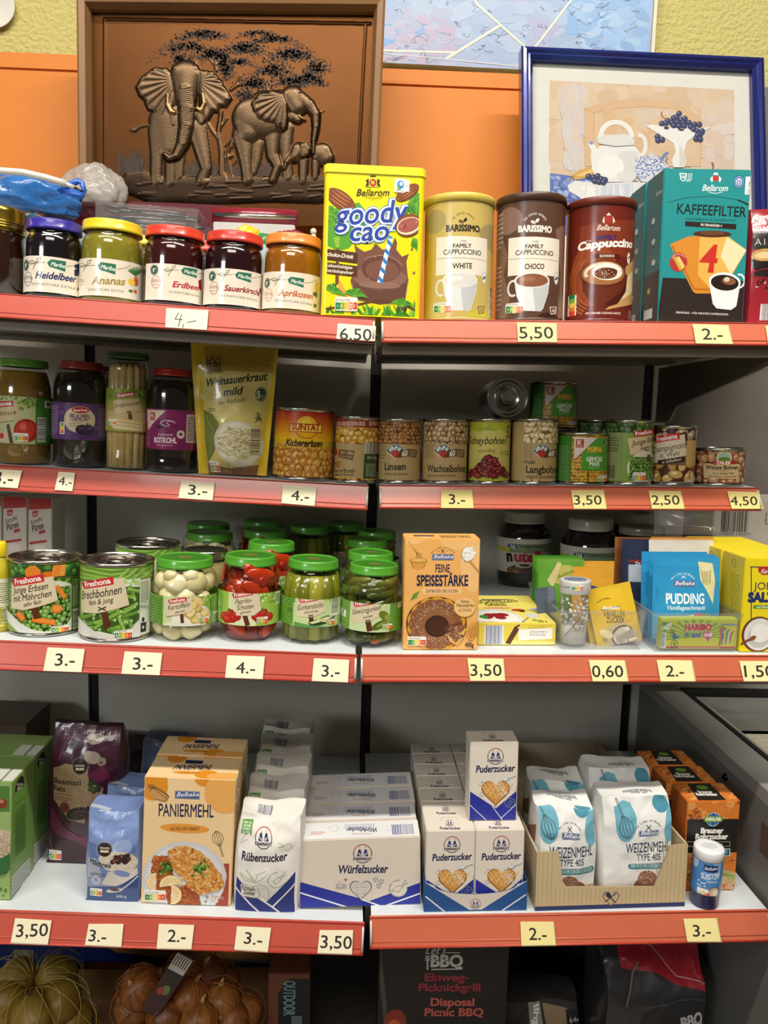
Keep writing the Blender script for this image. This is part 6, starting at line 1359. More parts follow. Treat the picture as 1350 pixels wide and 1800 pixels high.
c = Can('mushroom_can', 'mushroom can with a brown and beige label', 'can', S2R, 1148, 1222, 748, Yf=Y2); A = c.art(E4, '#7a5a44')
A.beans(696, 470, 950, 560, 36, 22, ['#c4ad90', '#b39a7c', '#d2bea2'], '#3a2418', '#e6d8c2', seed=17, dens=.8, bg='#3a2018'); A.poly([(690, 560), (890, 510), (904, 640), (690, 700)], '#d8cbb0'); A.poly([(690, 560), (890, 510), (904, 640), (890, 640), (878, 524), (690, 570)], '#4a2c20'); fresh(A, 716, 526, .70); A.text('Champignons', 702, 890, 636, 34, '#30241a', y1=598, shear=.3); A.text('III. Wahl', 742, 848, 662, 24, '#30241a', y1=642, shear=.1)
A.poly([(728, 672), (876, 648), (880, 678), (732, 704)], '#3c241c'); A.text('in Scheiben', 752, 858, 692, 16, '#e6d8c0', y1=672, shear=.25)
A.beans(700, 700, 925, 795, 40, 24, ['#cba660', '#d8b878', '#b98f4a'], '#5c3c18', '#ecd8a8', seed=18, dens=.9, bg='#4a2c18'); A.rect(890, 560, 935, 700, '#c7a262'); A.poly([(690, 745), (730, 790), (880, 795), (930, 750), (930, 815), (690, 815)], '#cfc6b4'); c.done()
dup(c1.root, c.M@Matrix.Translation((.03, .085, 0)), 'sweetcorn can half hidden in the second row behind the mushroom can')
c = Can('baked_bean_can', 'low wide baked bean can at the right end of the second shelf', 'can', S2R, 1221, 1308, 787, Yf=Y2); A = c.art(E4, '#241812'); A.rect(920, 622, 1220, 792, '#7c4a30')
A.beans(920, 622, 1220, 792, 32, 22, ['#a87850', '#b88a60', '#946240'], '#4a2414', '#d6b08c', seed=20, dens=1.05, bg='#4a2414'); A.poly([(990, 690), (1180, 690), (1180, 776), (990, 770)], '#cbb287'); A.text('Weisse Bohnen', 1000, 1176, 722, 22, '#20140c', bold=.03); A.text('in Tomatensauce', 1052, 1130, 734, 7, '#20140c'); A.text('Kuru Fasulye Pilaki', 1040, 1154, 750, 10, '#20140c', bold=.02); A.text('White Beans in Tomato Sauce', 1012, 1166, 766, 9, '#20140c', bold=.02)
A.ell(1102, 655, 38, 34, '#d9cdb4'); A.ell(1102, 655, 32, 28, '#9ab0a8'); A.ell(1102, 668, 30, 14, '#5a7a2c'); A.poly([(1040, 678), (1162, 672), (1168, 694), (1038, 698)], '#a32a24'); A.text('DILEK', 1062, 1140, 694, 17, '#efe2d0', bold=.04); c.done()
# back row: dark tins and one tin lying on them, its lid to the front
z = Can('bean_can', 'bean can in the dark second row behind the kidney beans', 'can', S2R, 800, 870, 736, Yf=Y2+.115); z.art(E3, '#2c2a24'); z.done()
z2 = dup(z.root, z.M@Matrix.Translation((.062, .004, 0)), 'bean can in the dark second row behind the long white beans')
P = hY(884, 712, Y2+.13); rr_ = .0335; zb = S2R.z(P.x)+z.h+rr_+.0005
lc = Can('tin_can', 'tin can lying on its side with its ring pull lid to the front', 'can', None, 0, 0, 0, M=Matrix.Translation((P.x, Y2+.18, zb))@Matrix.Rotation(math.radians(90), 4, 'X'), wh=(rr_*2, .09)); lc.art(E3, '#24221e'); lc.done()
# ================================================================ third shelf
F1 = (0, 860, 4.09); F2 = (300, 860, 3.214); F3 = (690, 880, 4.355); F4 = (910, 880, 3.07)
def pdup(o, bd, xp, Y, label, rz=0, row=1000):
 X = hY(xp, row, Y).x; return dup(o, bd.M(X, Y, rz), label)
def tagpaper(A, pts, c='#dccfae'):
 A.poly(pts, c); A.line([pts[2], pts[3]], 2.5, '#b8a680')
def knot(A, x, y, s=1):
 A.line([(x-26*s, y-12*s), (x+26*s, y+10*s)], 8*s, '#3a2620'); A.line([(x-26*s, y+12*s), (x+26*s, y-14*s)], 8*s, '#3a2620')
# peas and carrots
c = Can('vegetable_can', 'large peas and carrots can, first from the left on the third shelf', 'can', S3L, 17, 142, 976, yb=1122); A = c.art(F1, '#6a8c3a')
A.rect(60, 500, 600, 640, '#2f5220')
for x, y in ((100, 530), (145, 545), (160, 590), (95, 600), (505, 520), (535, 590), (560, 540), (120, 575), (180, 530), (490, 560)): A.ell(x, y, 27, 26, '#27461c'); A.ell(x, y-2, 24, 23, '#4f8a38'); A.ell(x-7, y-8, 9, 7, '#8fc070')
A.line([(470, 600), (520, 540), (560, 500)], 16, '#3c7a34'); A.line([(90, 520), (140, 570)], 12, '#35682c')
for x, w in ((235, 46), (345, 38)):
 for k in range(5): A.line([(x-20+k*10, 520), (x-26+k*12, 575)], 6, R.choice(['#6fae3c', '#9cc858', '#4f8a2c']))
A.ell(235, 600, 54, 46, '#e07f28'); A.ell(345, 625, 46, 34, '#d87420'); A.poly([(390, 520), (478, 515), (465, 620), (372, 630), (375, 580)], '#e88a30'); A.poly([(440, 518), (478, 515), (465, 620), (430, 625)], '#f0a04c')
A.line([(380, 640), (560, 622)], 6, '#7a6438'); sprig(A, 410, 640, 510, 690, 40, ('#7aa83c', '#a8c850', '#5c8c2c'), 12)
A.ell(330, 850, 275, 190, '#dfe3d8', 0, 40); A.beans(80, 690, 500, 1010, 20, 19, ['#5f9138', '#6f9f40', '#4e7c2c', '#7fae50'], '#2c4a18', '#b4d488', seed=51, dens=.95, bg='#2c4a18', mask=None)
A.poly([(60, 830), (100, 900), (160, 960), (240, 1005), (330, 1020), (420, 1000), (480, 960), (508, 900), (512, 1080), (60, 1080)], '#dfe0d6'); A.poly([(60, 900), (110, 990), (160, 1040), (160, 1080), (60, 1080)], '#7c9c48')
for x0, y0, x1, y1, w in ((405, 700, 462, 775, 34), (245, 930, 385, 955, 40), (400, 850, 412, 862, 60), (140, 890, 175, 930, 44)): A.line([(x0, y0), (x1, y1)], w, '#d8701c'); A.line([(x0, y0-4), (x1, y1-4)], w*.7, '#ec8c34')
A.ell(405, 856, 36, 30, '#e4802a', -.3); A.ell(408, 852, 28, 20, '#ee9644', -.3)
A.line([(252, 850), (268, 920)], 42, '#5a2c1a')
tagpaper(A, [(100, 650), (378, 622), (412, 795), (180, 866), (96, 850)]); fresh(A, 110, 620, 1.08)
A.text('Junge Erbsen', 112, 342, 748, 44, '#2e251a', y1=712, bold=.008, shear=.3); A.text('mit Möhrchen', 112, 366, 806, 44, '#2e251a', y1=764, bold=.008, shear=.3); A.text('sehr fein', 180, 298, 842, 30, '#2e251a', y1=818, bold=.005, shear=.3)
A.nutri(364, 966, 488, 1032, 0); A.rect(506, 640, 556, 1005, '#53682e'); A.bars(514, 860, 550, 1000, '#1c2414', '#b8bfa0', horiz=True); A.lines(514, 550, 700, 12, 12, 5, '#b8c49c'); A.ring(540, 665, 16, 24, 4, '#c8cc90'); A.text('DEUTSCHLAND', 140, 205, 1034, 8, '#7c7c70'); c.done()
# green beans
c = Can('vegetable_can', 'large green bean can beside the peas and carrots can', 'can', S3L, 141, 268, 981, yb=1132); A = c.art(F1, '#7fa044'); cb = c
A.rect(580, 530, 1100, 650, '#3c5c1c')
for y0, b in ((545, 40), (575, 46), (610, 40), (640, 20)): 
 A.line([(580, y0-10), (680, y0+b*.5), (800, y0+b), (940, y0+b*.5), (1090, y0-20)], 32, '#5c8a2c'); A.line([(580, y0-16), (680, y0+b*.5-7), (800, y0+b-7), (940, y0+b*.5-7), (1090, y0-27)], 18, '#8cb84c')
for k in range(4): A.line([(860+k*55, 640), (930+k*55, 575), (1010+k*50, 540)], 26, '#6c9c38'); A.line([(858+k*55, 632), (928+k*55, 568)], 10, '#aecb74')
A.line([(590, 660), (820, 660), (1085, 632)], 6, '#7a6438'); A.rect(880, 650, 1000, 1000, '#e4e8dc'); sprig(A, 890, 650, 990, 690, 14, ('#9cc85c', '#b8d878'), 18)
A.ell(800, 860, 260, 190, '#e3e5dc', 0, 40); A.poly([(600, 880), (640, 800), (900, 700), (1000, 700), (1000, 930), (930, 1000), (800, 1040), (690, 1010), (620, 950)], '#3c5a1e')
for k in range(46): 
 x, y = R.uniform(610, 985), R.uniform(720, 1010)
 if (x < 905 and y < 870) or y > 1040-abs(x-790)*.35: continue
 a = R.choice([-.5, -.7, .2, -.3, 1.2]); L = R.uniform(36, 62); q = (math.cos(a)*L, math.sin(a)*L); A.line([(x-q[0], y-q[1]), (x+q[0], y+q[1])], 29, '#456c22'); A.line([(x-q[0], y-q[1]-3), (x+q[0], y+q[1]-3)], 22, R.choice(['#7fae48', '#8cba54', '#6c9c3a'])); A.ell(x+q[0], y+q[1], 9, 11, '#b0d080')
A.poly([(560, 900), (600, 940), (690, 1020), (800, 1045), (920, 1015), (1000, 940), (1000, 1110), (560, 1110)], '#dcdcd2'); A.poly([(560, 930), (640, 1030), (760, 1110), (560, 1110)], '#84a252') if False else None
A.line([(752, 870), (772, 985)], 44, '#5a2c1a'); tagpaper(A, [(598, 660), (886, 630), (926, 828), (700, 890), (596, 880)]); fresh(A, 610, 640, 1.08)
A.text('Brechbohnen', 602, 872, 788, 56, '#2e251a', y1=744, bold=.008, shear=.3); A.text('fein & jung', 648, 814, 832, 36, '#2e251a', y1=808, bold=.005, shear=.3); knot(A, 738, 858)
A.nutri(820, 1004, 950, 1070, 0); A.rect(1000, 650, 1066, 1025, '#d8dccb'); A.lines(1006, 1060, 668, 14, 11, 5, '#4c5634'); A.text('800 g', 1000, 1056, 852, 20, '#2c3020'); A.rect(1002, 875, 1044, 1020, '#e6e6dc'); A.rect(1004, 960, 1042, 1018, '#22221e'); A.ell(1022, 935, 12, 18, '#22221e'); A.ell(1022, 990, 8, 12, '#e6e6dc'); A.text('DEUTSCHLAND', 640, 705, 1062, 8, '#7c7c70'); c.done()
pdup(cb.root, S3L, 258, 1.175, 'second green bean can with a dark tin lid behind the first one')
# lemon juice bottle cut by the edge
P = spot(S3L, -24, 17, 978, yb=1113); M = S3L.M(P[0], P[1]); t = thing('lemon_juice_bottle', 'yellow green lemon juice bottle with a yellow cap cut by the left photo edge', 'bottle', M)
r, h = P[2]/2, P[3]; mb = MB(); mb.lathe([(r*.9, 0), (r, .004), (r, h*.78), (r*.9, h*.88), (r*.6, h*.96), (r*.55, h)], '#c3b52c', 40); mb.build('bottle', GLASS if False else PLAS, t)
mb = MB(); mb.lathe([(r*.62, h), (r*.66, h+.001), (r*.62, h+.017), (r*.5, h+.0195), (.0003, h+.0195)], '#f0d61e', 32, cap=False); mb.build('cap', PLAS, t)
A = Art(Cyl(M, r, 60, off=.0003), F1); A.lim = (-r*2.6, h*.08, r*2.6, h*.72); A.rect(-40, 590, 80, 830, '#e6e3c4'); A.lines(-40, 62, 680, 10, 15, 6, '#5a5a30'); A.bars(8, 850, 50, 960, '#2c3418', '#d8dca4', horiz=True); A.ell(10, 1000, 40, 30, '#e8e070'); mb = MB(); A.emit(mb); mb.build('label', LABEL, t)
# mashed potato boxes at the back
b = Box('puree_box', 'red and white mashed potato box at the far left of the third shelf', 'box', S3L, 4, 46, 873, .06, '#c8bcae', Yf=1.30, material=PRINT)
for bx, face in ((b, 'front'),):
 A = b.art('front', F1); A.rect(-20, 40, 200, 110, '#a8281f'); A.poly([(10, 110), (60, 95), (110, 100), (160, 85), (195, 110), (195, 130), (10, 140)], '#a8281f'); A.poly([(10, 110), (20, 105), (20, 400), (10, 400)], '#a8281f'); A.poly([(48, 150), (94, 142), (88, 185), (54, 194)], '#b23a34'); A.text('mein', 58, 86, 180, 14, '#efe0d4', y1=174)
 A.text('Kartoffel', 42, 122, 246, 30, '#4a3a2a', y1=218, shear=.3); A.text('Püree', 52, 134, 300, 44, '#3a2c22', y1=270, bold=.02, shear=.3); A.poly([(98, 292), (142, 280), (144, 304), (100, 316)], '#a8322a'); A.poly([(30, 370), (155, 355), (155, 372), (30, 390)], '#a8322a'); A.rect(60, 390, 140, 440, '#d8ccc0')
b.done(); dup(b.root, b.M@Matrix.Translation((b.w+.002, 0, 0)), 'red and white mashed potato box second from the left on the third shelf')
dup(b.root, b.M@Matrix.Translation((-b.w-.002, 0, 0)), 'red and white mashed potato box cut by the left photo edge')
# ---------------------------------------------------------------- jars with green lids
VP = [(.80, 0), (.92, .015), (.985, .055), (1, .13), (1, .60), (.985, .68), (.93, .77), (.85, .83), (.78, .86), (.77, .885)]
LG = '#4f9a2c'
def vjar(label, xl, xr, yt, yb, brine, bc, cs=.62, lidc=LG, name='pickle_jar', lr=.825):
 j = Jar(name, label, 'jar', S3L, xl, xr, yt, VP, (lr, .885, 1), lidc, brine, bc, yb=yb, fill=.86, cs=cs)
 A = j.lidart(); o = j.lidr; A.mell(0, 0, o*.82, o*.82, '#3f8a24', n=40); A.mell(0, 0, o*.3, o*.11, '#a8322c', -.2); A.S.M
 a = o*.3
 V, T, g0, g1 = glyphs('Freshona', .02); k = a*1.5/(g1-g0); A.add([[((V[i][0]-g0)*k-a*.75, V[i][1]*k-a*.12+V[i][0]*k*.2-a*.08) for i in q] for q in T], '#ead8cc')
 return j
def lab(A, cr, tb=None, left='#6aa03a', right='#a8c850', tagc=None, fx=None, word=None, sub=None, nx=None):
 pass
# potatoes
j = vjar('potato jar with a green lid and pale whole potatoes', 263, 382, 978, 1132, 'brine', '#d8ca98', .66); jk = j
for k, (a, z, s_) in enumerate([(-50, .72, 1), (-8, .70, 1.15), (38, .72, 1.2), (78, .7, 1), (-80, .6, 1), (-28, .52, 1.1), (15, .55, 1), (58, .5, 1), (-62, .16, 1.0), (-15, .135, 1.1), (30, .14, 1.1), (72, .2, 1), (-40, .34, 1), (5, .36, 1), (50, .32, 1), (-100, .3, 1), (100, .4, 1), (-20, .8, .8), (25, .81, .8)]):
 a = math.radians(a); q = j.r*.69; mb = MB(); mb.ball((q*math.sin(a), -q*math.cos(a), z*j.h), (j.r*.30*s_, j.r*.24, j.r*.28*s_), R.choice(['#e6daa6', '#eadfb2', '#dccf98']), 16, 10, Matrix.Rotation(a, 3, 'Z'), .15, k); mb.build('potato', FOOD, j.cont)
A = j.art(.215, .575, F2, base='#6c9c3c'); A.rect(-40, 590, 250, 780, '#8cb44a'); A.lines(-110, -45, 600, 11, 15, 6, '#3c6a2c'); A.rect(-38, 600, 130, 770, '#c9d8a0'); sprig(A, 90, 600, 250, 650, 60, ('#7aa83c', '#a8c850', '#dce8a8', '#5c8c2c'), 10)
A.ell(120, 720, 110, 70, '#e8e4d0'); 
for k in range(22): x, y = 130+R.uniform(-70, 60), 690+R.uniform(-60, 50); A.ell(x, y, 28, 22, '#b89c50', R.uniform(-1, 1)); A.ell(x, y-2, 25, 19, R.choice(['#e4cf86', '#ecd994', '#d8be6c']), R.uniform(-1, 1))
A.poly([(-40, 760), (20, 740), (90, 768), (200, 765), (260, 720), (270, 800), (-40, 800)], '#dde3cc'); A.line([(62, 700), (66, 750)], 16, '#5a2c1a'); tagpaper(A, [(-30, 628), (118, 610), (120, 690), (-20, 715)]); fresh(A, -6, 612, .5); A.text('Kartoffeln', -12, 106, 682, 26, '#2e251a', y1=660, shear=.3); A.text('gekocht', 28, 80, 698, 12, '#2e251a', y1=690, shear=.3); A.nutri(158, 712, 208, 752, 0); A.rect(226, 600, 270, 760, '#7fa848'); A.ring(230, 628, 14, 24, 3, '#2c4a20'); A.text('720', 214, 238, 680, 20, '#2c4a20'); A.bars(236, 690, 262, 750, '#26321c', '#dfe5cc', horiz=True); j.done()
# peppers
j = vjar('red pepper jar with a green lid', 382, 492, 974, 1133, 'peppers', '#7c1a0a', .80); jp = j
for k in range(26):
 a = math.radians(R.uniform(-120, 120)); z = R.uniform(.15, .84); q = j.r*.80; mb = MB(); mb.ball((q*math.sin(a), -q*math.cos(a), z*j.h), (j.r*.5, j.r*.08, j.r*.24), R.choice(['#a8280e', '#b43410', '#8e1c0a', '#982008']), 14, 8, Matrix.Rotation(a, 3, 'Z')@Matrix.Rotation(R.uniform(-1.2, 1.2), 3, 'Y'), .2, k); mb.build('pepper_strip', FOOD, j.cont)
A = j.art(.215, .60, F2, base='#7cae3c'); A.rect(300, 560, 600, 770, '#9cc24c'); A.rect(330, 575, 480, 770, '#d8dfb4'); sprig(A, 480, 565, 590, 640, 60, ('#7aa83c', '#b4d460', '#dce8a8', '#6c9c2c'), 11); A.line([(420, 715), (434, 765)], 26, '#5a2c1a')
for x, y, s_ in ((335, 705, 1), (520, 705, 1)):
 for dx, dy, ro in ((-30, 10, .3), (0, 0, .8), (30, 12, -.2), (10, 24, 0), (-14, 26, .1)): A.ell(x+dx*s_, y+dy*s_, 34, 24, '#a81e14', ro); A.ell(x+dx*s_-4, y+dy*s_-6, 22, 11, '#d0382a', ro)
 A.line([(x+4, y-10), (x-4, y-34)], 9, '#4c6a24')
tagpaper(A, [(358, 605), (498, 590), (510, 680), (470, 712), (372, 712)]); fresh(A, 356, 575, .56); A.text('Paprika-', 368, 458, 648, 26, '#2e251a', y1=636, shear=.3); A.text('Schoten', 376, 466, 682, 26, '#2e251a', y1=670, shear=.3); A.text('geröstet', 396, 452, 702, 12, '#2e251a', y1=694, shear=.3)
A.nutri(484, 716, 546, 758, 0); A.bars(592, 580, 612, 640, '#26321c', '#dfe5cc', horiz=True); A.lines(268, 282, 600, 8, 16, 5, '#e0e8c8'); A.ell(275, 640, 8, 14, '#e8e8dc'); j.done()
# gherkin sticks
j = vjar('gherkin stick jar with a green lid and upright yellow green sticks', 493, 600, 981, 1136, 'brine', '#5a5a12', .45); jg = j
for k in range(12):
 a = math.radians(-165+k*30+R.uniform(-3, 3)); q = j.r*.64; x, y = q*math.sin(a), -q*math.cos(a); mb = MB(); mb.tube([(x, y, .006), (x*1.04, y*1.04, j.h*.3), (x*1.03, y*1.03, j.h*.6), (x*.97, y*.97, j.h*.82)], [.0115, .0125, .0125, .010], R.choice(['#8a8a1e', '#7c7e1a', '#9a9830', '#6c7014']), 6); mb.build('gherkin_stick', FOOD, j.cont)
A = j.art(.225, .565, F2, base='#8cb848'); A.rect(620, 570, 700, 790, '#74a83c'); A.lines(630, 690, 590, 12, 14, 7, '#3c6a28'); A.text('720', 664, 690, 690, 20, '#2c4a20'); A.rect(700, 580, 960, 790, '#c4d898'); A.poly([(700, 745), (940, 770), (940, 800), (690, 800)], '#5c9a50'); sprig(A, 840, 600, 950, 640, 40, ('#4c7a28', '#6c9c2c', '#b4d460'), 12)
A.line([(792, 715), (796, 750)], 24, '#5a2c1a'); tagpaper(A, [(712, 612), (862, 600), (870, 690), (800, 722), (710, 716)]); fresh(A, 732, 605, .54); A.text('Gurkensticks', 716, 858, 682, 28, '#2e251a', y1=662, shear=.3); A.text('süß-würzig', 756, 830, 702, 13, '#2e251a', y1=690, shear=.3); knot(A, 792, 714, .5)
A.poly([(775, 750), (880, 712), (925, 714), (910, 745), (840, 768), (790, 768)], '#2c4420'); A.poly([(780, 752), (880, 718), (918, 718), (860, 742), (800, 760)], '#dfe0a8'); A.ell(850, 738, 40, 8, '#c8cc84', -.3); A.nutri(876, 728, 922, 764, 0); A.bars(902, 598, 944, 705, '#26321c', '#dfe5cc', horiz=True); A.rect(690, 600, 704, 640, '#5a9a34'); j.done()
# spiced gherkins
j = vjar('whole gherkin jar with a green lid beside the starch box', 600, 705, 990, 1144, 'brine', '#3a3a10', .42); jz = j
for k, (a, z, ro) in enumerate([(-60, .68, 1.2), (-20, .70, 1.45), (20, .66, 1.5), (45, .64, .5), (75, .62, .2), (-80, .5, .4), (-40, .5, 1.2), (0, .48, 1.0), (40, .45, .6), (80, .42, .2), (-70, .14, .5), (-30, .12, 1.0), (30, .14, .3), (60, .15, .9), (-100, .3, .3), (100, .3, .2), (-50, .32, .8), (10, .30, 1.3), (50, .30, .4), (0, .78, 1.5), (-45, .80, 1.3), (40, .79, 1.2)]):
 ro = max(ro, 1.4) if z < .2 else ro; a = math.radians(a); q = j.r*.66; mb = MB(); mb.ball((q*math.sin(a), -q*math.cos(a), z*j.h), (j.r*.21, j.r*.20, j.r*.5), R.choice(['#565c18', '#4a5216', '#666a22', '#3e4a14']), 16, 12, Matrix.Rotation(a, 3, 'Z')@Matrix.Rotation(ro, 3, 'Y'), .12, k); mb.build('gherkin', SKIN if False else FOOD, j.cont)
a = math.radians(8); mb = MB(); mb.ball((j.r*.74*math.sin(a), -j.r*.74*math.cos(a), j.h*.10), (j.r*.17, .006, j.r*.13), '#b8521a', 12, 8); mb.build('carrot_slice', FOOD, j.cont)
A = j.art(.225, .57, F2, base='#86b448'); A.rect(960, 580, 1030, 800, '#6c9c38'); A.rect(1020, 590, 1300, 810, '#c9dba4'); A.rect(960, 660, 992, 722, '#e4e8da'); A.rect(964, 728, 990, 756, '#22221e'); A.ell(977, 690, 9, 16, '#22221e'); sprig(A, 1170, 590, 1285, 660, 60, ('#7aa83c', '#a8cc50', '#dcecb0', '#5c8c2c'), 12); A.poly([(970, 770), (1300, 800), (1300, 830), (960, 820)], '#58983c'); A.rect(1240, 640, 1300, 800, '#5a9c38')
A.line([(1116, 750), (1124, 796)], 30, '#5a2c1a'); tagpaper(A, [(1026, 640), (1176, 612), (1186, 710), (1120, 748), (1030, 752)]); fresh(A, 1040, 625, .58); A.text('Gewürzgurken', 1030, 1184, 706, 27, '#2e251a', y1=678, shear=.3); A.text('Auslese', 1088, 1140, 730, 13, '#2e251a', y1=718, shear=.3); knot(A, 1114, 742, .5)
A.ell(1205, 712, 34, 22, '#6c7a24', -.6); A.ell(1225, 730, 26, 18, '#96a04c', -.9); A.ell(1180, 766, 48, 20, '#54661c', .5); A.ell(1192, 760, 34, 9, '#8a9640', .5); A.nutri(1194, 756, 1250, 788, 0); A.bars(1284, 595, 1300, 660, '#26321c', '#dfe5cc', horiz=True); A.rect(1276, 690, 1300, 800, '#5a9c38'); j.done()
# rows behind
w2 = Jar('pickle_jar', 'jar with a silver tin lid in the second row behind the potato jar', 'jar', S3L, 316, 402, 965, VP, (.88, .88, 1), '#c9c4b4', 'brine', '#a89a62', Yf=1.10, fill=.86, lidm=METAL); w2.done()
for xp, Y, l in ((366, 1.27, 'third row of the potato jars'), (364, 1.375, 'fourth row of the potato jars')): pdup(jk.root, S3L, xp, Y, 'green lidded jar in the shade, '+l)
for xp, Y, l in ((474, 1.165, 'second'), (462, 1.285, 'third'), (460, 1.40, 'fourth')): pdup(jp.root, S3L, xp, Y, f'green lidded red pepper jar in the {l} row behind the front one')
for xp, Y, l in ((540, 1.375, 'dark gherkin stick jar standing far back near the panel'), (604, 1.435, 'dark gherkin stick jar in the back corner by the upright')): pdup(jg.root, S3L, xp, Y, l)
for xp, Y, l in ((648, 1.135, 'second'), (641, 1.26, 'third'), (659, 1.36, 'fourth')): pdup(jz.root, S3L, xp, Y, f'green lidded whole gherkin jar in the {l} row behind the front one')
# ---------------------------------------------------------------- starch box
def bel(A, x0, y0, x1, y1, col='#1f3a78'):
 """dark blue name plate with white script"""
 h = y1-y0; A.rrect(x0, y0, x1, y1, h*.12, col); A.rrect(x0+h*.08, y0+h*.1, x1-h*.08, y1-h*.1, h*.08, '#c9d4e4'); A.rrect(x0+h*.12, y0+h*.15, x1-h*.12, y1-h*.15, h*.06, col)
 A.text('Belbake', x0+h*.25, x1-h*.15, y1-h*.3, h*.58, '#eef0f4', bold=.015, shear=.35)
def whisk(A, x, y, s, c, ang=0, w=3):
 q = lambda px, py: (x+(px*math.cos(ang)-py*math.sin(ang))*s, y+(px*math.sin(ang)+py*math.cos(ang))*s)
 A.line([q(-4, 45), q(-4, 120), q(4, 120), q(4, 45)], w, c)
 for k in (-1, -.5, 0, .5, 1): A.line([q(k*6, 45), q(k*38, 0), q(k*34, -35), q(k*12, -60), q(0, -64)], w, c)
b = Box('starch_box', 'peach starch box with a ring cake picture', 'box', S3R, 710.5, 842, 947, .046, '#eeb264', yb=1143, rz=0); A = b.art('front', F3)
A.poly([(98, 290), (260, 292), (200, 330), (110, 340)], '#f3c380'); A.ell(620, 470, 100, 230, '#f3c080'); A.rect(530, 290, 680, 330, '#f0b86e'); A.ell(520, 320, 150, 60, '#f2bd78')
A.line([(120, 312), (185, 395)], 10, '#c08a3a'); A.line([(118, 310), (183, 393)], 5, '#e8b866'); whisk(A, 200, 420, .55, '#a8772c', 2.5, 3); A.poly([(132, 455), (266, 455), (240, 515), (210, 530), (185, 528), (150, 510)], '#d89c44'); A.ell(199, 455, 67, 18, '#c48a34'); A.ell(199, 456, 58, 13, '#e6b768'); A.line([(140, 470), (160, 515)], 3, '#a8772c'); A.line([(258, 470), (236, 515)], 3, '#a8772c')
A.ell(575, 412, 50, 60, '#b98a4c'); A.ell(578, 408, 46, 54, '#f0eee8')
for k in range(40): A.ell(578+R.gauss(0, 24), 408+R.gauss(0, 26), 7, 7, R.choice(['#ffffff', '#dfdcd4', '#f6f4ee']), n=8)
A.line([(590, 462), (662, 550)], 16, '#b07c40'); A.line([(588, 460), (658, 544)], 8, '#cc9a5c')
A.arc('Aus Liebe zum Backen', 385, 470, 105, 142, 38, 12, '#5a4020'); A.ell(384, 384, 5, 5, '#5a4020'); A.line([(372, 372), (396, 398)], 4, '#5a4020'); A.line([(396, 372), (372, 398)], 4, '#5a4020'); A.line([(340, 386), (364, 386)], 2, '#5a4020'); A.line([(404, 386), (428, 386)], 2, '#5a4020')
bel(A, 302, 410, 468, 456); A.text('FEINE', 328, 438, 548, 58, '#22284c', bold=.02); A.text('SPEISESTÄRKE', 184, 578, 650, 76, '#22284c', bold=.03)
A.rrect(228, 668, 530, 716, 22, '#f3c68a'); A.text('ZUM BACKEN UND KOCHEN', 254, 502, 704, 24, '#3a2c1c', bold=.01); A.poly([(134, 770), (160, 715), (210, 690), (180, 745)], '#6a8c34'); A.poly([(170, 730), (196, 738), (186, 752)], '#86a84a'); A.text('Inhalt', 106, 122, 700, 5, '#8a6a34')
A.ell(336, 945, 232, 208, '#5f3a24', n=40); A.ell(338, 947, 222, 198, '#7a5030', n=40)
for k in range(14): a = k*.449+.2; A.ell(336+160*math.cos(a), 948-150*math.sin(a), 66, 62, '#d89a34'); 
for k in range(14): a = k*.449; A.ell(330+140*math.cos(a), 945-132*math.sin(a), 66, 60, '#8a5434')
A.ell(330, 945, 150, 140, '#93603c', n=36)
for k in range(420):
 a = R.uniform(0, 6.3); r_ = R.uniform(105, 195); 
 if -.55 < math.atan2(-math.sin(a), math.cos(a)) < .1: continue
 A.ell(330+r_*math.cos(a), 945-r_*.93*math.sin(a), 3.6, 3, R.choice(['#cdb8a4', '#c0a48c', '#dccbb8', '#a87858', '#9a6c4c']), n=5)
A.ell(340, 960, 92, 82, '#3a2012', n=30); A.ell(345, 962, 80, 72, '#4a2a1a', n=30); A.poly([(400, 960), (520, 930), (560, 990), (550, 1030), (500, 1110), (420, 1060)], '#5f3a24')
A.poly([(440, 965), (530, 948), (565, 985), (540, 1030), (480, 1000)], '#e2b054'); A.poly([(438, 962), (530, 944), (555, 972), (520, 1012), (470, 990)], '#8a5434'); A.poly([(410, 1020), (470, 1000), (540, 1050), (500, 1108), (440, 1080)], '#e2b054'); A.poly([(412, 1015), (470, 985), (535, 1040), (480, 1085)], '#8a5434')
for k in range(70): A.ell(R.uniform(430, 545), R.uniform(960, 1070), 4, 3, R.choice(['#e8dccf', '#d8c4b0', '#b89078']), n=5)
A.ell(552, 812, 84, 78, '#d9a858'); A.ell(552, 812, 80, 74, '#f3c580'); A.text('Reine', 520, 584, 782, 24, '#3a2c1c', shear=.3, bold=.01); A.text('Maisstärke', 484, 622, 812, 25, '#3a2c1c', shear=.3, bold=.01); A.text('GLUTENFREI', 504, 602, 848, 22, '#3a2c1c')
A.poly([(560, 980), (600, 930), (655, 915), (660, 1000), (610, 1065), (580, 1060)], '#dda24c')
for k in range(5): A.line([(570+k*18, 985-k*14), (600+k*14, 1050-k*10)], 3, '#a87430'); A.line([(575+k*4, 1000+k*12), (655, 925+k*22)], 3, '#a87430')
A.nutri(114, 1038, 258, 1108, 2); A.text('400g', 552, 620, 1118, 34, '#26222c', bold=.02)
T = b.art('top', F3); T.text('SPEISESTÄRKE', 372, 606, 284, 16, '#5a3a1c', bold=.02); T.rect(158, 264, 322, 274, '#2a3050'); T.ell(250, 285, 40, 8, '#f3c98a'); b.done()
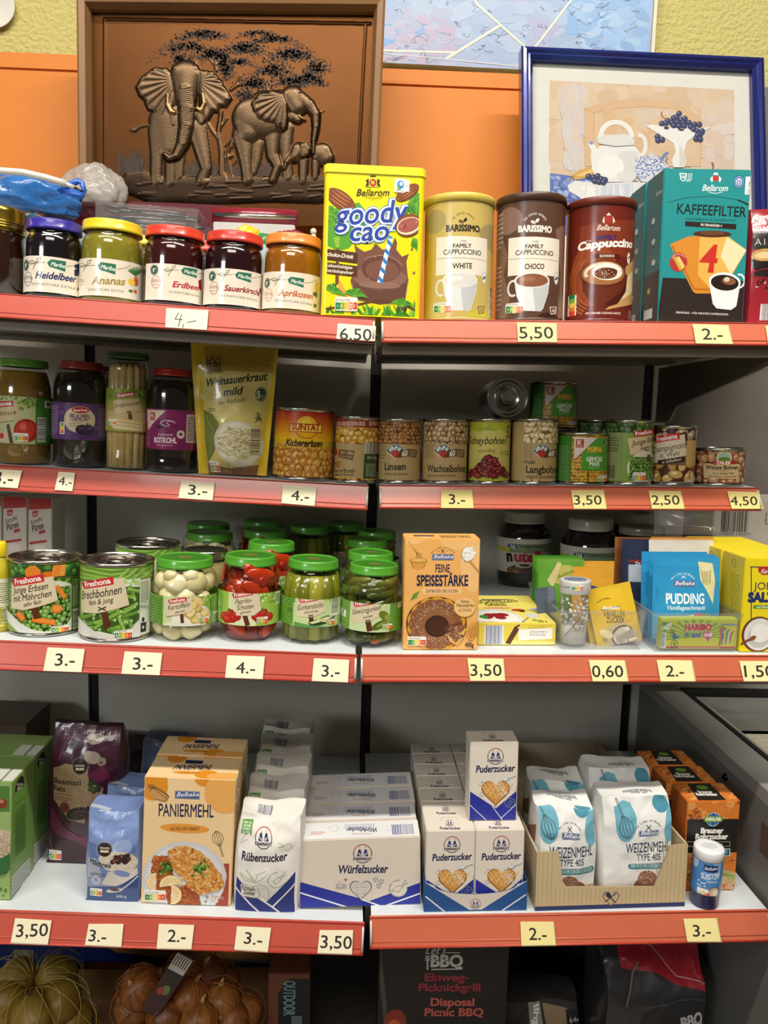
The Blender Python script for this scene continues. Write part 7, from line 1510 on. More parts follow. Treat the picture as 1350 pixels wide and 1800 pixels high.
# lying semolina box
b = Box('semolina_box', 'yellow semolina box lying flat with a bowl picture', 'box', S3R, 843, 980, 1095, .165, '#ecdd6c', yb=1135); A = b.art('front', F3)
A.rect(660, 930, 1270, 1110, '#e6d04c'); A.poly([(900, 1070), (1270, 1080), (1270, 1110), (660, 1120)], '#efe28a'); A.bars(705, 955, 848, 1098, '#3c3e6e', '#e4e8ee', seed=8); A.poly([(862, 1090), (935, 965), (975, 945), (970, 985), (900, 1100)], '#5a3624'); A.ell(965, 972, 8, 8, '#d8d0c8'); A.poly([(965, 985), (1225, 975), (1222, 1058), (962, 1070)], '#f0efe6'); A.text('L0HU25 P08 21', 1048, 1182, 1012, 15, '#6a6a64'); A.text('MHD 06 2026', 1048, 1168, 1034, 15, '#6a6a64'); A.text('Der Weichweizengrieß eignet sich', 1040, 1220, 962, 7, '#6a5a20'); A.text('besonders für Brei', 1040, 1170, 976, 7, '#6a5a20')
T = b.art('top', F3); T.text('WEICHWEIZEN-', 600, 972, 790, 26, '#3c3418', y1=776, bold=.02); T.text('GRIESS', 716, 880, 806, 20, '#3c3418', bold=.02); T.rect(680, 756, 830, 763, '#22305a'); T.ell(800, 822, 120, 5, '#d8846c')
T.ell(800, 895, 180, 60, '#dfe3e2', n=36); T.ell(795, 890, 150, 46, '#f2f2ea', n=36)
for k in range(9): T.ell(790+R.uniform(-70, 90), 885+R.uniform(-12, 12), 40, 12, R.choice(['#b82c34', '#d04448', '#9c2028']), R.uniform(-.3, .3), 12)
T.ell(700, 890, 34, 12, '#4c8a3c'); T.ell(960, 838, 50, 9, '#c03a34'); T.ell(990, 846, 26, 7, '#3c2c18'); T.ell(1095, 835, 50, 14, '#c4c8c4'); T.ell(1070, 880, 50, 16, '#cdd2d0'); T.line([(1040, 895), (990, 935)], 14, '#8a8a84'); T.text('500 g', 1116, 1190, 932, 16, '#3a3418', bold=.02); T.ell(1088, 915, 20, 6, '#7a9a34'); T.nutri(680, 922, 815, 944, 0); b.done()
# ---------------------------------------------------------------- clear trays and what they hold
def tray(label, xl, xr, yt, yb, d, bd=S3R):
 X, Yf, w, h = spot(bd, xl, xr, yt, yb, rnd=False); M = bd.M(X, Yf)@Matrix.Translation((0, d/2, 0)); t = thing('plastic_tray', label, 'tray', M); e = .0018; k = .92
 def pan(nm, q):
  mb = MB(); V = [tuple(p) for p in q]; mb.mesh(V, [(3, 2, 1, 0), (4, 5, 6, 7), (0, 1, 5, 4), (1, 2, 6, 5), (2, 3, 7, 6), (3, 0, 4, 7)], (1, 1, 1), False); mb.build(nm, CLEAR, t)
 a, c_ = w/2, d/2; b_, f = a*k, c_*.985
 def wall(nm, p0, p1, q0, q1, n):  # bottom edge p0-p1, top edge q0-q1, thickness along n
  n = Vector(n)*e; pan(nm, [p0, p1, Vector(p1)+n, Vector(p0)+n, q0, q1, Vector(q1)+n, Vector(q0)+n])
 wall('front_panel', (-b_, -f, e), (b_, -f, e), (-a, -c_, h), (a, -c_, h), (0, 1, 0)); wall('back_panel', (-b_, f-e, e), (b_, f-e, e), (-a, c_-e, h), (a, c_-e, h), (0, 1, 0))
 wall('side_panel', (-b_, -f+e, e), (-b_, f-e, e), (-a, -c_+e, h), (-a, c_-e, h), (1, 0, 0)); wall('side_panel', (b_-e, -f+e, e), (b_-e, f-e, e), (a-e, -c_+e, h), (a-e, c_-e, h), (1, 0, 0))
 pan('tray_bottom', [(-b_, -f, 0), (b_, -f, 0), (b_, f, 0), (-b_, f, 0), (-b_, -f, e), (b_, -f, e), (b_, f, e), (-b_, f, e)])
 mb = MB(); mb.tube([(-a, -c_, h), (a, -c_, h), (a, c_, h), (-a, c_, h), (-a, -c_, h)], .0022, (1, 1, 1), 8, cap=False); mb.build('rim', CLEAR, t)
 return M, w, h, Yf
TM, tw, th_, tY = tray('clear plastic tray holding sprinkles and vanilla sugar sachets', 986, 1137, 1077, 1143, .185)
def inpos(x, Y, dz=.0022): X = x if abs(x) < 5 else hY(x, 1100, Y).x; return S3R.M(X, Y, dz=dz)
# sprinkle shaker
P = spot(S3R, 984, 1037, 1019, Yf=tY+.006); M = S3R.M(P[0], P[1], dz=.0022); r, h = P[2]/2, P[3]-.002
t = thing('sprinkle_shaker', 'clear shaker of silver white sugar pearls with a printed white lid', 'shaker', M)
mb = MB(); mb.lathe([(r*.86, 0), (r*.88, .002), (r*.9, h*.5), (r*.96, h*.74), (r*.97, h*.8)], (1, 1, 1), 40, cap=False); mb.build('clear_body', CLEAR, t)
mb = MB(); mb.lathe([(.0005, .002), (r*.8, .002), (r*.82, h*.3), (.0005, h*.34)], '#cfc8bc', 32, cap=False); sg = mb.build('sugar', PAPER, t)
for k in range(95):
 a = R.uniform(-1.9, 1.9); z = h*R.uniform(.34, .74); q = r*.80; mb = MB(); mb.ball((q*math.sin(a), -q*math.cos(a), z), R.uniform(.0016, .0026), R.choice(['#d9d4cc', '#b8b4ae', '#e8e4de', '#a09c96']), 8, 6); mb.build('sugar_pearl', LIDM, sg)
mb = MB(); mb.lathe([(r*.99, h*.8), (r, h*.805), (r, h*.975), (r*.97, h), (r*.9, h*1.002), (.0004, h*1.002)], '#c9c8c4', 40, cap=False)
A = Art(Cyl(M, r, 60, off=.0003), F4); A.lim = (-r*1.6, h*.81, r*1.6, h*.96); A.nutri(292, 452, 352, 486, 3); A.text('Crisp', 235, 282, 470, 12, '#6a6660'); A.emit(mb)
A = Art(Flat(M, (0, 0, h*1.002), (1, 0, 0), (0, 1, 0))); A.mell(0, 0, r*.72, r*.72, '#5a6a8c', n=30); A.mell(0, 0, r*.6, r*.6, '#8c98b0', n=30); A.mrect(-r*.5, -r*.12, r*.5, r*.12, '#2c3c68'); A.emit(mb); mb.build('lid', PLAS, t)
A = Art(Cyl(M, r*.9, 60, off=.0006), F4); A.lim = (-r*1.5, h*.02, r*1.5, h*.7); A.text('L344', 300, 372, 690, 14, '#5c5850'); A.text('01.51', 306, 360, 704, 12, '#5c5850'); A.line([(380, 540), (255, 730)], 3, '#3a3c44'); mb = MB(); A.emit(mb); mb.build('print', LABEL, t)
# sachets
def sach(name, label, x, Y, w, h, c, ry=0, rx=-8, fn=None, cr=F4, thick=.008, rz=0, seed=1, cat='sachet', z0=.0025, group=None):
 M = inpos(x, Y, z0)@Matrix.Rotation(math.radians(rz), 4, 'Z')@Matrix.Rotation(math.radians(ry), 4, 'Y')@Matrix.Rotation(math.radians(rx), 4, 'X')
 p = Pouch(name, label, cat, M, w, h, thick, c, seal=.005, crease=.0008, seed=seed, group=group)
 if fn: fn(p.art(cr))
 return p.done()
def van(A):
 A.poly([(300, 480), (720, 480), (720, 860), (300, 860)], '#dcb62c'); A.poly([(470, 690), (560, 640), (640, 700), (690, 820), (480, 820)], '#c9b47c'); A.arc('Aus Liebe zum Backen', 490, 610, 78, 125, 70, 10, '#5a4a18'); bel(A, 452, 566, 552, 594); A.text('VANILLIN', 462, 575, 628, 36, '#3a2c1a', y1=626, bold=.01); A.text('ZUCKER', 478, 574, 658, 30, '#3a2c1a', y1=658, bold=.01)
 A.ell(570, 730, 66, 62, '#6a5a4c', .2, 28); A.ell(572, 732, 56, 52, '#d8cfc0', .2, 28); A.poly([(530, 740), (620, 690), (650, 720), (560, 775)], '#b8a898'); 
 for k in range(8): A.line([(530+k*12, 720-k*3), (545+k*12, 770-k*4)], 4, '#8a7a6c')
 A.ring(600, 630, 22, 22, 4, '#c89c1c'); A.ell(590, 690, 14, 12, '#efe6d4'); A.nutri(588, 736, 646, 764, 3); A.text('8g', 462, 486, 758, 22, '#5a4a20'); A.ell(480, 720, 40, 22, '#e8d8a0', -.6)
vs = sach('vanilla_sugar_sachet', 'yellow vanilla sugar sachet leaning at the front of the clear tray', 1092, tY+.020, .062, .080, '#dcb62c', ry=-12, rx=-10, fn=van)
dup(vs.root, vs.M@Matrix.Translation((-.007, .008, -.002))@Matrix.Rotation(.03, 4, 'Y'), 'second yellow vanilla sugar sachet just behind the front one')
def ysa(A):
 for k in range(1): A.rect(280, 360, 520, 700, '#d8a034'); A.rect(280, 395, 520, 400, '#b88018'); A.poly([(380, 450), (440, 470), (420, 520), (370, 500)], '#2c4a80'); A.ell(510, 500, 14, 26, '#b83c4c')
for k in range(6): sach('baking_powder_sachet', ['front', 'second', 'third', 'fourth', 'fifth', 'rearmost'][k]+' orange yellow sachet of the stack behind the sugar pearl shaker', 1041+k*.6, tY+.068+k*.011, .058, .083+k*.0022, '#d69f38', rx=-6, fn=ysa if k == 0 else None, seed=k)
def gsa(A):
 A.rect(100, 330, 340, 560, '#5f9a34'); A.ell(250, 400, 70, 50, '#b0b05c', .3); A.poly([(160, 430), (220, 330), (240, 340), (190, 470)], '#cdbf88'); A.text('Belbake', 220, 320, 420, 16, '#3c5a28', y1=380, shear=.3)
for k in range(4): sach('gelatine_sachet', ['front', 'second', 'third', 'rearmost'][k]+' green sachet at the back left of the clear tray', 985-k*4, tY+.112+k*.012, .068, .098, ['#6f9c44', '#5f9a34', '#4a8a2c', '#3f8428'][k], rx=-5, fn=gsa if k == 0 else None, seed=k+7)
mb = MB(); q = inpos(958, tY+.062)
cd_ = Box('ingredient_card', 'grey blue printed slip standing at the left side of the clear tray', 'card', S3R, 0, 1, 0, .001, '#56606e', M=inpos(968, tY+.070)@Matrix.Rotation(math.radians(28), 4, 'Z')@Matrix.Rotation(math.radians(-14), 4, 'X'), wh=(.036, .066)); A = cd_.art('front', F4); A.lines(165, 225, 440, 10, 11, 4, '#aab4c0'); cd_.done('slip')
TM2, tw2, th2, tY2 = tray('clear plastic tray holding pudding powder and sour sweets', 1152, 1305, 1081, 1147, .185)
def pud(A):
 A.rect(690, 330, 1200, 760, '#2f95c9'); A.poly([(980, 330), (1060, 340), (1072, 440), (1060, 560), (1030, 500), (990, 430)], '#dfd8a4'); A.poly([(992, 370), (1052, 365), (1046, 450), (1020, 458), (1002, 448)], '#c9c08c'); A.ell(1022, 368, 30, 12, '#e8e0b4'); A.line([(996, 380), (1006, 446)], 2.5, '#8a7c48'); A.line([(1048, 380), (1042, 446)], 2.5, '#8a7c48')
 for k in range(5): A.line([(1010, 395+k*11), (1030, 393+k*11)], 2, '#8a7c48')
 A.rect(690, 362, 1200, 366, '#2682b4'); A.arc('Aus Liebe zum Backen', 895, 470, 72, 145, 35, 11, '#e8f0f4'); A.line([(886, 405), (908, 420)], 3, '#e8f0f4'); A.line([(908, 405), (886, 420)], 3, '#e8f0f4'); bel(A, 842, 432, 958, 466); A.text('PUDDING', 802, 1006, 555, 52, '#f2f6f8', y1=555, bold=.03); A.text('Vanillegeschmack', 802, 1010, 588, 22, '#f2f6f8', bold=.01, shear=.25)
 A.line([(760, 480), (752, 540), (768, 500), (760, 480)], 2.5, '#1c6a98'); A.poly([(830, 660), (880, 625), (960, 610), (1060, 640), (1090, 700), (830, 720)], '#f0ece0'); A.ell(972, 640, 34, 36, '#cf4a64'); A.ell(962, 632, 14, 14, '#e0849a'); A.ell(1018, 640, 22, 34, '#7a9a54'); A.poly([(720, 600), (850, 650), (850, 720), (720, 720)], '#3fa8dc')
ps = sach('pudding_sachet', 'front blue vanilla pudding sachet in the right clear tray', 1206, tY2+.034, .093, .118, '#2f95c9', fn=pud, rx=-5, ry=0, thick=.014, seed=4)
dup(ps.root, ps.M@Matrix.Translation((.001, .0155, .0025)), 'blue vanilla pudding sachet peeking out at the right of the front one')
dup(ps.root, ps.M@Matrix.Translation((-.004, .031, .0045)), 'third blue vanilla pudding sachet peeking above the front one')
hb = Box('sweets_packet', 'flat yellow green packet of sour sweets lying against the tray front', 'packet', S3R, 0, 1, 0, .014, '#b8c22c', M=inpos(1226, tY2+.013), wh=(.104, .042), material=LABEL); A = hb.art('front', F4)
A.rect(760, 650, 1190, 830, '#c9c928'); A.poly([(765, 655), (830, 655), (800, 720), (765, 720)], '#4f8c34')
for k in range(15): a = -.1+k*.24; A.poly([(960, 735), (960+190*math.cos(a), 735-95*math.sin(a)), (960+190*math.cos(a+.11), 735-95*math.sin(a+.11))], '#6ea838')
A.text('Veggie', 776, 832, 706, 24, '#f0f2e0', y1=672, bold=.03, shear=.2); A.text('HARIBO', 900, 1046, 698, 30, '#c02a28', bold=.08, out=('#f3e8d8', .05)); A.text('M', 900, 918, 738, 24, '#2a66b0', bold=.05); A.text('ami', 936, 986, 736, 26, '#2a66b0', bold=.05); A.line([(922, 716), (926, 738)], 6, '#3a9a4a'); A.poly([(1000, 712), (1020, 705), (1052, 716), (1058, 730), (1036, 742), (1028, 766), (1016, 744), (998, 734)], '#c64a8c'); A.text('SAUER', 1004, 1050, 732, 16, '#f6ecd8', bold=.06, shear=.2)
for k, c_ in enumerate(('#c0402c', '#2f6cb0', '#e8b43c', '#3a9a5c', '#d8d0b8', '#b83c8c')): A.line([(1085+k*12, 780-k*3), (1098+k*10, 730), (1092+k*12, 696+k*5), (1112+k*10, 684+k*4)], 8, c_)
A.rect(766, 786, 1176, 802, '#b02c24'); A.text('Hochwertige Fruchtgummis mit saurem Geschmack', 866, 1090, 798, 9, '#f0e0b0'); A.bars(766, 712, 796, 810, '#2a3440', '#dfe6e4', horiz=True); A.text('150', 818, 846, 716, 15, '#2a2a1c', bold=.03); A.poly([(830, 728), (848, 712), (856, 730), (880, 732), (852, 744), (840, 752)], '#2c5a8c'); A.ring(844, 772, 20, 20, 3, '#3a5a1c'); A.text('V', 834, 854, 784, 20, '#3a5a1c', bold=.04); A.text('VEGAN', 824, 866, 806, 9, '#3a3a1c'); A.rect(1100, 664, 1176, 672, '#6a8cc0'); hb.done('packet')
def wr1(A):
 A.rect(690, 270, 1080, 620, '#d8d2c4'); A.rect(690, 285, 1080, 305, '#d8842c'); A.rect(690, 315, 1080, 330, '#c86a28'); A.ell(850, 330, 80, 22, '#b83428'); A.rect(690, 335, 1080, 420, '#d88434')
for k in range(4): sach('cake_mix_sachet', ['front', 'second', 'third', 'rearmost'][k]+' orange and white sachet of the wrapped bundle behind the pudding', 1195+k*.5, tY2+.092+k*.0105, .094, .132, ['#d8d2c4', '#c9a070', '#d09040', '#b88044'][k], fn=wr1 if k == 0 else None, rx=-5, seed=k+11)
def wr2(A): A.rect(560, 330, 720, 620, '#26304a'); A.rect(600, 345, 700, 440, '#a8b4c4'); A.rect(600, 318, 720, 338, '#7a2a2c'); A.text('Dr. O', 636, 694, 348, 18, '#d8d8dc', bold=.02)
for k in range(3): sach('jelly_sachet', ['front', 'middle', 'rear'][k]+' dark sachet at the left back of the right clear tray', TM2.translation.x-.017-k*.002, tY2+.143+k*.0105, .070, .125, ['#26304a', '#6a3a28', '#8a5a2c'][k], fn=wr2 if k == 0 else None, rx=-5, rz=-5, seed=k+21)
w = sach('bundle_wrapper', 'crinkled clear wrapper round the sachet bundle in the right tray', 1196, tY2+.122, .100, .034, (1, 1, 1), rx=-5, thick=.02, seed=31, cat='wrapper', z0=.140); 
for ch in w.root.children: ch.data.materials[0] = WRAP
# salt boxes
b = Box('salt_box', 'yellow salt box at the right edge of the third shelf', 'box', S3R, 1305, 1420, 981, .062, '#e9d51c', yb=1147); A = b.art('front', F4)
A.line([(1260, 360), (1260, 640)], 5, '#22305a'); A.line([(1255, 358), (1500, 358)], 5, '#22305a'); A.poly([(1296, 356), (1420, 356), (1420, 400), (1320, 400), (1300, 385)], '#b02a34'); A.text('Karlsquell', 1312, 1410, 392, 22, '#f0e0d8', bold=.02, shear=.25)
A.text('JOD', 1272, 1380, 480, 38, '#2a3050', bold=-.005); A.text('SALZ', 1240, 1390, 545, 46, '#22306a', bold=.07); A.rrect(1270, 564, 1400, 584, 9, '#5c8c34'); A.text('mit Fluorid', 1288, 1370, 580, 12, '#e8eed0', bold=.03)
A.ell(1300, 722, 92, 96, '#6a3c24', n=36); A.ell(1304, 722, 82, 86, '#dedcd6', n=36); A.ell(1300, 735, 60, 60, '#c4c4c0'); A.ell(1310, 715, 54, 50, '#ecebe6'); A.line([(1205, 775), (1240, 755), (1268, 745)], 14, '#7a4a2c'); A.ell(1268, 742, 20, 12, '#8a5634', .5)
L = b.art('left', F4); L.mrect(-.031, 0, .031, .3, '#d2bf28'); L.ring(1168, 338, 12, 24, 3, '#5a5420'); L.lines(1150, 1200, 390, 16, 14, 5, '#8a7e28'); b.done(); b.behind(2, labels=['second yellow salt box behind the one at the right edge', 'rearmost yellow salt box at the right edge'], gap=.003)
# nutella style jars
def nut(label, xl, xr, yt, Yf):
 j = Jar('spread_jar', label, 'jar', S3R, xl, xr, yt, [(.85, 0), (.97, .02), (1, .08), (1, .62), (.96, .72), (.82, .8), (.74, .83), (.73, .86)], (.755, .845, 1), '#c9c4ba', 'chocolate_spread', '#1c0e08', Yf=Yf, fill=.84)
 return j
X = hY(921, 960, 1.42).x
j = nut('dark hazelnut spread jar with a white lid behind the starch box', 874, 969, 898, 1.385); A = j.art(.2, .66, F3, a0=-95, a1=95, base='#cdc6ba')
A.rect(780, 325, 1240, 380, '#c4b83c'); A.rect(900, 325, 1240, 380, '#7a8c6a'); A.rect(884, 330, 955, 362, '#2c4a7a'); A.text('1kg', 900, 940, 360, 26, '#e0e0d8', bold=.03); A.text('VORRATSGLAS', 970, 1170, 360, 22, '#2c3a2c', bold=.02); A.text('n', 876, 922, 460, 78, '#1c1c1c', bold=.06); A.text('utella', 930, 1172, 460, 72, '#a82228', bold=.06)
A.poly([(890, 510), (960, 480), (1090, 500), (1090, 560), (900, 560)], '#5a3424'); A.ell(1000, 500, 60, 16, '#c9b89a'); A.ell(1010, 495, 40, 9, '#3a2014'); A.ell(900, 530, 28, 22, '#8a5a34'); A.ell(945, 545, 24, 18, '#a06a3c'); j.done()
pdup(j.root, S3R, 1036, 1.345, 'dark hazelnut spread jar with a white lid behind the green sachets'); pdup(j.root, S3R, 1105, 1.43, 'hazelnut spread jar far back behind the wrapped sachets')
tb = Jar('plastic_tub', 'clear tub with a pale lid behind the wrapped sachets', 'tub', S3R, 1088, 1163, 925, [(.9, 0), (.95, .02), (1, .8), (1, .92)], (1.03, .9, 1), '#8a857c', 'powder', '#5a3a28', Yf=1.27, fill=.85); tb.done()
# pale cardboard box with a barcode
b = Box('cardboard_box', 'pale cardboard box with a barcode in the right corner', 'box', S3R, 1249, 1420, 880, .12, '#b7aea2', Yf=1.30, material=CARD); A = b.art('front', F4)
A.bars(1088, 55, 1258, 168, '#20201e', seed=12); A.text('8 715035 150331', 1060, 1254, 184, 14, '#20201e', y1=188); A.ring(1350, 100, 14, 30, 3, '#4a463e'); A.line([(1340, 60), (1340, 130)], 3, '#4a463e'); b.done()
# ================================================================ lowest shelf
G1 = (0, 1250, 4.865); G2 = (230, 1250, 4.22); G3 = (510, 1270, 3.14); G4 = (900, 1190, 3.0)
def zhit(x, y, z): d = ray(x, y); return OR+d*((z-OR.z)/d.z)
def deep(bd, xl, xr, yt, yb, ytb):
 """depth of a box from the photo row of its top back edge"""
 X, Yf, w, h = spot(bd, xl, xr, yt, yb, rnd=False); return zhit((xl+xr)/2, ytb, bd.z(X)+h).y-Yf
def diamond(A, x, y, r, red=True):
 A.ring(x, y, r, r, r*.09, '#2c2a50'); A.ring(x, y, r, r, r*.09, '#b84038', .25, 2.9) if red else None
 for s_ in (-1, 1):
  A.poly([(x+s_*r*.62, y+r*.28), (x+s_*r*.06, y+r*.28), (x+s_*r*.18, y-r*.35), (x+s_*r*.32, y-r*.5), (x+s_*r*.46, y-r*.35)], '#26306e'); A.poly([(x+s_*r*.2, y-r*.4), (x+s_*r*.32, y-r*.78), (x+s_*r*.44, y-r*.4)], '#26306e'); A.poly([(x+s_*r*.2, y-r*.46), (x+s_*r*.32, y-r*.66), (x+s_*r*.42, y-r*.46)], '#e8e4da')
  for k in range(3): A.line([(x+s_*r*(.5-k*.14), y-r*.12+k*r*.06), (x+s_*r*(.28-k*.1), y+r*.22)], r*.05, '#d8d4cc')
 A.rect(x-r*1.02, y+r*.32, x+r*1.02, y+r*.72, '#ddd3c4'); A.text('DIAMANT', x-r*1.0, x+r*1.0, y+r*.66, r*.26, '#26264a', bold=.05)
def chevron(A, x0, x1, ytop, ybot, ymid, c='#25309a', w='#eef0f0', drop=None):
 xm = (x0+x1)/2+(x1-x0)*.06
 A.poly([(x0, ytop), (xm, ymid), (x1, ytop-4), (x1, ybot), (x0, ybot)], c); lw = max(3.5, (x1-x0)*.012)
 dy = (ybot-ytop)*.36; A.line([(x0, ytop+dy), (xm-(x1-x0)*.06, ybot-2)], lw, w); A.line([(x1, ytop+dy-4), (xm+(x1-x0)*.10, ymid+(ybot-ymid)*.55)], lw, w); A.line([(xm-(x1-x0)*.07, ymid-(ymid-ytop)*.1), (xm+(x1-x0)*.22, ybot-2)], lw, w)
def heartp(x, y, s): return [(x+s*16*math.sin(t)**3/16, y-s*(13*math.cos(t)-5*math.cos(2*t)-2*math.cos(3*t)-math.cos(4*t))/16) for t in [k*2*math.pi/28 for k in range(28)]]
def gsun(A, x, y, rx, ry):
 for k in range(30): a = k*2*math.pi/30; A.line([(x+rx*1.15*math.cos(a), y+ry*1.15*math.sin(a)), (x+rx*1.38*math.cos(a), y+ry*1.38*math.sin(a))], rx*.05, '#c9b8a4')
 A.ell(x, y, rx, ry, '#2c2018', n=28); A.text('GOLDEN', x-rx*.72, x+rx*.72, y-ry*.08, ry*.24, '#e6dcc8', bold=.03); A.text('sun', x-rx*.62, x+rx*.62, y+ry*.4, ry*.42, '#e6dcc8', bold=.05)
# green rice boxes at the left edge
xl, xr, yt, yb = -112, 17.5, 1373, 1581
b = Box('rice_box', 'green rice box in front, cut by the left photo edge', 'box', S4L, xl, xr, yt, S4L.depth(52, 1525)-S4L.depth(17, 1581), '#86a45c', yb=yb); GB = '#2f6a34'
A = b.art('front', G1); A.rect(-600, 600, 90, 1640, '#93b06a'); A.poly([(-600, 640), (84, 640), (84, 860), (-600, 880)], '#4c7a34'); A.ell(20, 790, 45, 42, '#7a3c22'); A.ell(10, 770, 24, 16, '#b87a54'); A.poly([(-600, 1100), (0, 1010), (100, 1030), (100, 1230), (20, 1260), (-600, 1260)], '#c8b698'); A.beans(-100, 1040, 100, 1240, 12, 5, ['#d8c8ac', '#cbb998', '#e4d6bc'], '#a89470', seed=2, dens=.9); A.poly([(-600, 1260), (20, 1250), (100, 1200), (100, 1330), (40, 1390), (-600, 1420)], '#2f6c36'); A.text('5 g', 0, 60, 1540, 30, '#26301c', bold=.02); A.text('375 g', -70, 40, 1580, 26, '#26301c')
A = b.art('right', G1); A.mrect(-1, 0, 1, 1, '#84a65a'); gsun(A, 168, 645, 38, 76)
A.poly([(100, 720), (240, 610), (245, 1170), (115, 1300)], '#7ab04c')
for i in range(26): A.line([(125, 870+i*15), (215, 780+i*15)], 5, '#3c5c2c')
A.line([(125, 800), (210, 730)], 6, '#3c5c2c'); A.poly([(88, 1430), (258, 1250), (258, 1430), (90, 1600)], '#d9dccf')
for i in range(6): A.line([(92, 1450+i*28), (256, 1275+i*26)], 8, '#2a2c34')
A = b.art('top', G1); A.bars(-10, 490, 120, 600, '#26282c', '#cfd2c4'); b.done(part='carton')
YB = b.Yf+b.d+.003; dxB = hY(57, 1450, YB).x-b.w/2
dup(b.root, S4L.M(dxB, YB+b.d/2), 'green rice box in the second row behind the front one')
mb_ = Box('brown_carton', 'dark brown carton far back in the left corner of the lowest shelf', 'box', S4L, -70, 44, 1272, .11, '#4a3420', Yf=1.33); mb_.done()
# basmati bag
b = Bag('rice_bag', 'dark purple rice bag standing behind the blue bag', 'bag', S4L, 80, 203, 1284, .048, '#43182c', yb=1519, crease=.005, seed=3, material=FILM, topd=.3, bulge=.010, lean=-.03); rb = b
A = b.art('front', G1); A.poly([(480, 140), (1000, 160), (1010, 430), (740, 300), (620, 250), (500, 360)], '#51203a'); A.ell(800, 245, 90, 32, '#a89886', .15); A.ell(830, 265, 60, 18, '#c6b8a6', .3); A.ell(800, 385, 70, 46, '#b4a694', -.2); A.ell(880, 420, 36, 34, '#a09280'); A.ell(760, 370, 34, 36, '#c4b6a4'); A.ell(876, 425, 14, 10, '#7a3a2c'); A.line([(490, 400), (560, 240), (720, 240)], 14, '#7a3a58')
A.poly([(440, 480), (560, 430), (760, 450), (780, 580), (900, 640), (880, 760), (760, 790), (740, 940), (600, 900), (560, 850), (450, 740)], '#a58a6a'); A.beans(640, 640, 860, 780, 16, 4, ['#b89c78', '#ad9070', '#c4aa88'], '#8a6e50', seed=6, dens=.8); gsun(A, 695, 455, 62, 56); A.poly([(760, 520), (900, 440), (960, 560), (850, 590)], '#6a2044')
A.text('Basmati', 450, 706, 606, 44, '#2c1c1c', bold=.02); A.text('Reis', 450, 566, 670, 44, '#2c1c1c', bold=.02); A.lines(450, 620, 720, 2, 18, 5, '#4c3428'); A.line([(450, 694), (625, 694)], 3, '#4c3428')
for k in range(9): A.ell(810+R.uniform(-55, 60), 620+R.uniform(-40, 40), 26, 20, R.choice(['#2f4a24', '#3c5a2c', '#27401f']), R.uniform(0, 3))
A.ell(562, 800, 46, 42, '#7a3238'); A.text('10', 540, 586, 816, 32, '#2c1c1c'); A.ell(690, 850, 110, 56, '#2c2024', .2); 
for k in range(50): A.ell(690+R.gauss(0, 50), 855+R.gauss(0, 26), 11, 3, R.choice(['#5c4c48', '#7a6a64', '#3a2c2c']), R.uniform(0, 3), 6)
A.poly([(420, 800), (560, 960), (700, 1060), (760, 1040), (760, 1180), (420, 980)], '#6a2448'); A.poly([(430, 1080), (640, 1080), (760, 1180), (760, 1300), (380, 1270)], '#3a1624'); A.nutri(402, 1184, 530, 1268, 0); A.line([(396, 1030), (444, 1180)], 5, '#8a7a78'); b.done()
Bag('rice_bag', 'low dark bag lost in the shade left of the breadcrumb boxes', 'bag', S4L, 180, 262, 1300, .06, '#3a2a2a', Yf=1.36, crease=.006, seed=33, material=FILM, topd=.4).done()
# rice pudding bags
b = Bag('rice_bag', 'light and dark blue rice pudding bag standing at the front', 'bag', S4L, 149, 243, 1428, .055, '#7288bb', yb=1584, crease=.006, seed=8, material=FILM, topd=.7, bulge=.008); mr = b
A = b.art('front', G1); A.rect(700, 760, 1220, 1130, '#7d93c6'); A.poly([(745, 1110), (1180, 1150), (1180, 1200), (745, 1260)], '#5f78ae'); A.ell(1050, 1140, 90, 70, '#94a8d4'); A.ring(1050, 1140, 70, 56, 14, '#b6c4e2', 2, 5); A.poly([(745, 1250), (830, 1240), (860, 1300), (880, 1400), (745, 1420)], '#a9b1c0')
A.ell(1020, 1265, 170, 90, '#d6cbb8', -.15, 30); 
for k in range(60): a, b_ = R.uniform(900, 1170), R.uniform(1230, 1340); A.ell(a, b_, 10, 4, R.choice(['#e8dfcf', '#c4b8a2', '#ded4c2']), R.uniform(0, 3), 6)
for k in range(12): A.ell(1050+R.uniform(-75, 75), 1245+R.uniform(-32, 32), 22, 20, '#2c1816'); A.ell(1050+R.uniform(-70, 70), 1243+R.uniform(-30, 28), 18, 16, R.choice(['#5a2a26', '#46201e', '#6c342c'])); A.ell(1050+R.uniform(-70, 70), 1235+R.uniform(-30, 26), 5, 4, '#c9a8a0')
A.poly([(745, 1430), (900, 1400), (1180, 1380), (1180, 1480), (745, 1500)], '#8898b8'); A.poly([(870, 1470), (940, 1350), (1180, 1340), (1180, 1400), (1100, 1440), (1000, 1478)], '#d9d2c8'); A.ell(1050, 1370, 70, 26, '#7d93c6', -.3); A.poly([(720, 1500), (860, 1490), (1010, 1480), (1185, 1390), (1185, 1640), (710, 1640)], '#2f4a82')
gsun(A, 903, 1152, 62, 62); A.text('Milchreis', 764, 962, 1290, 44, '#2c2c38', y1=1318, bold=.02); A.lines(770, 920, 1370, 2, 16, 5, '#4c5068'); A.ell(825, 1428, 46, 50, '#b8c2d4'); A.ring(825, 1428, 46, 50, 5, '#5c6c94', .3, 3); A.text('35', 806, 836, 1446, 26, '#34447a'); A.nutri(762, 1510, 876, 1574, 0)
A.ell(980, 1520, 70, 20, '#dcd2c4', .2); A.line([(1040, 1510), (1180, 1410)], 12, '#c9ccd4'); A.ell(985, 1512, 40, 15, '#4a2420'); A.text('500 g', 996, 1080, 1588, 22, '#d6dcea', bold=.01)
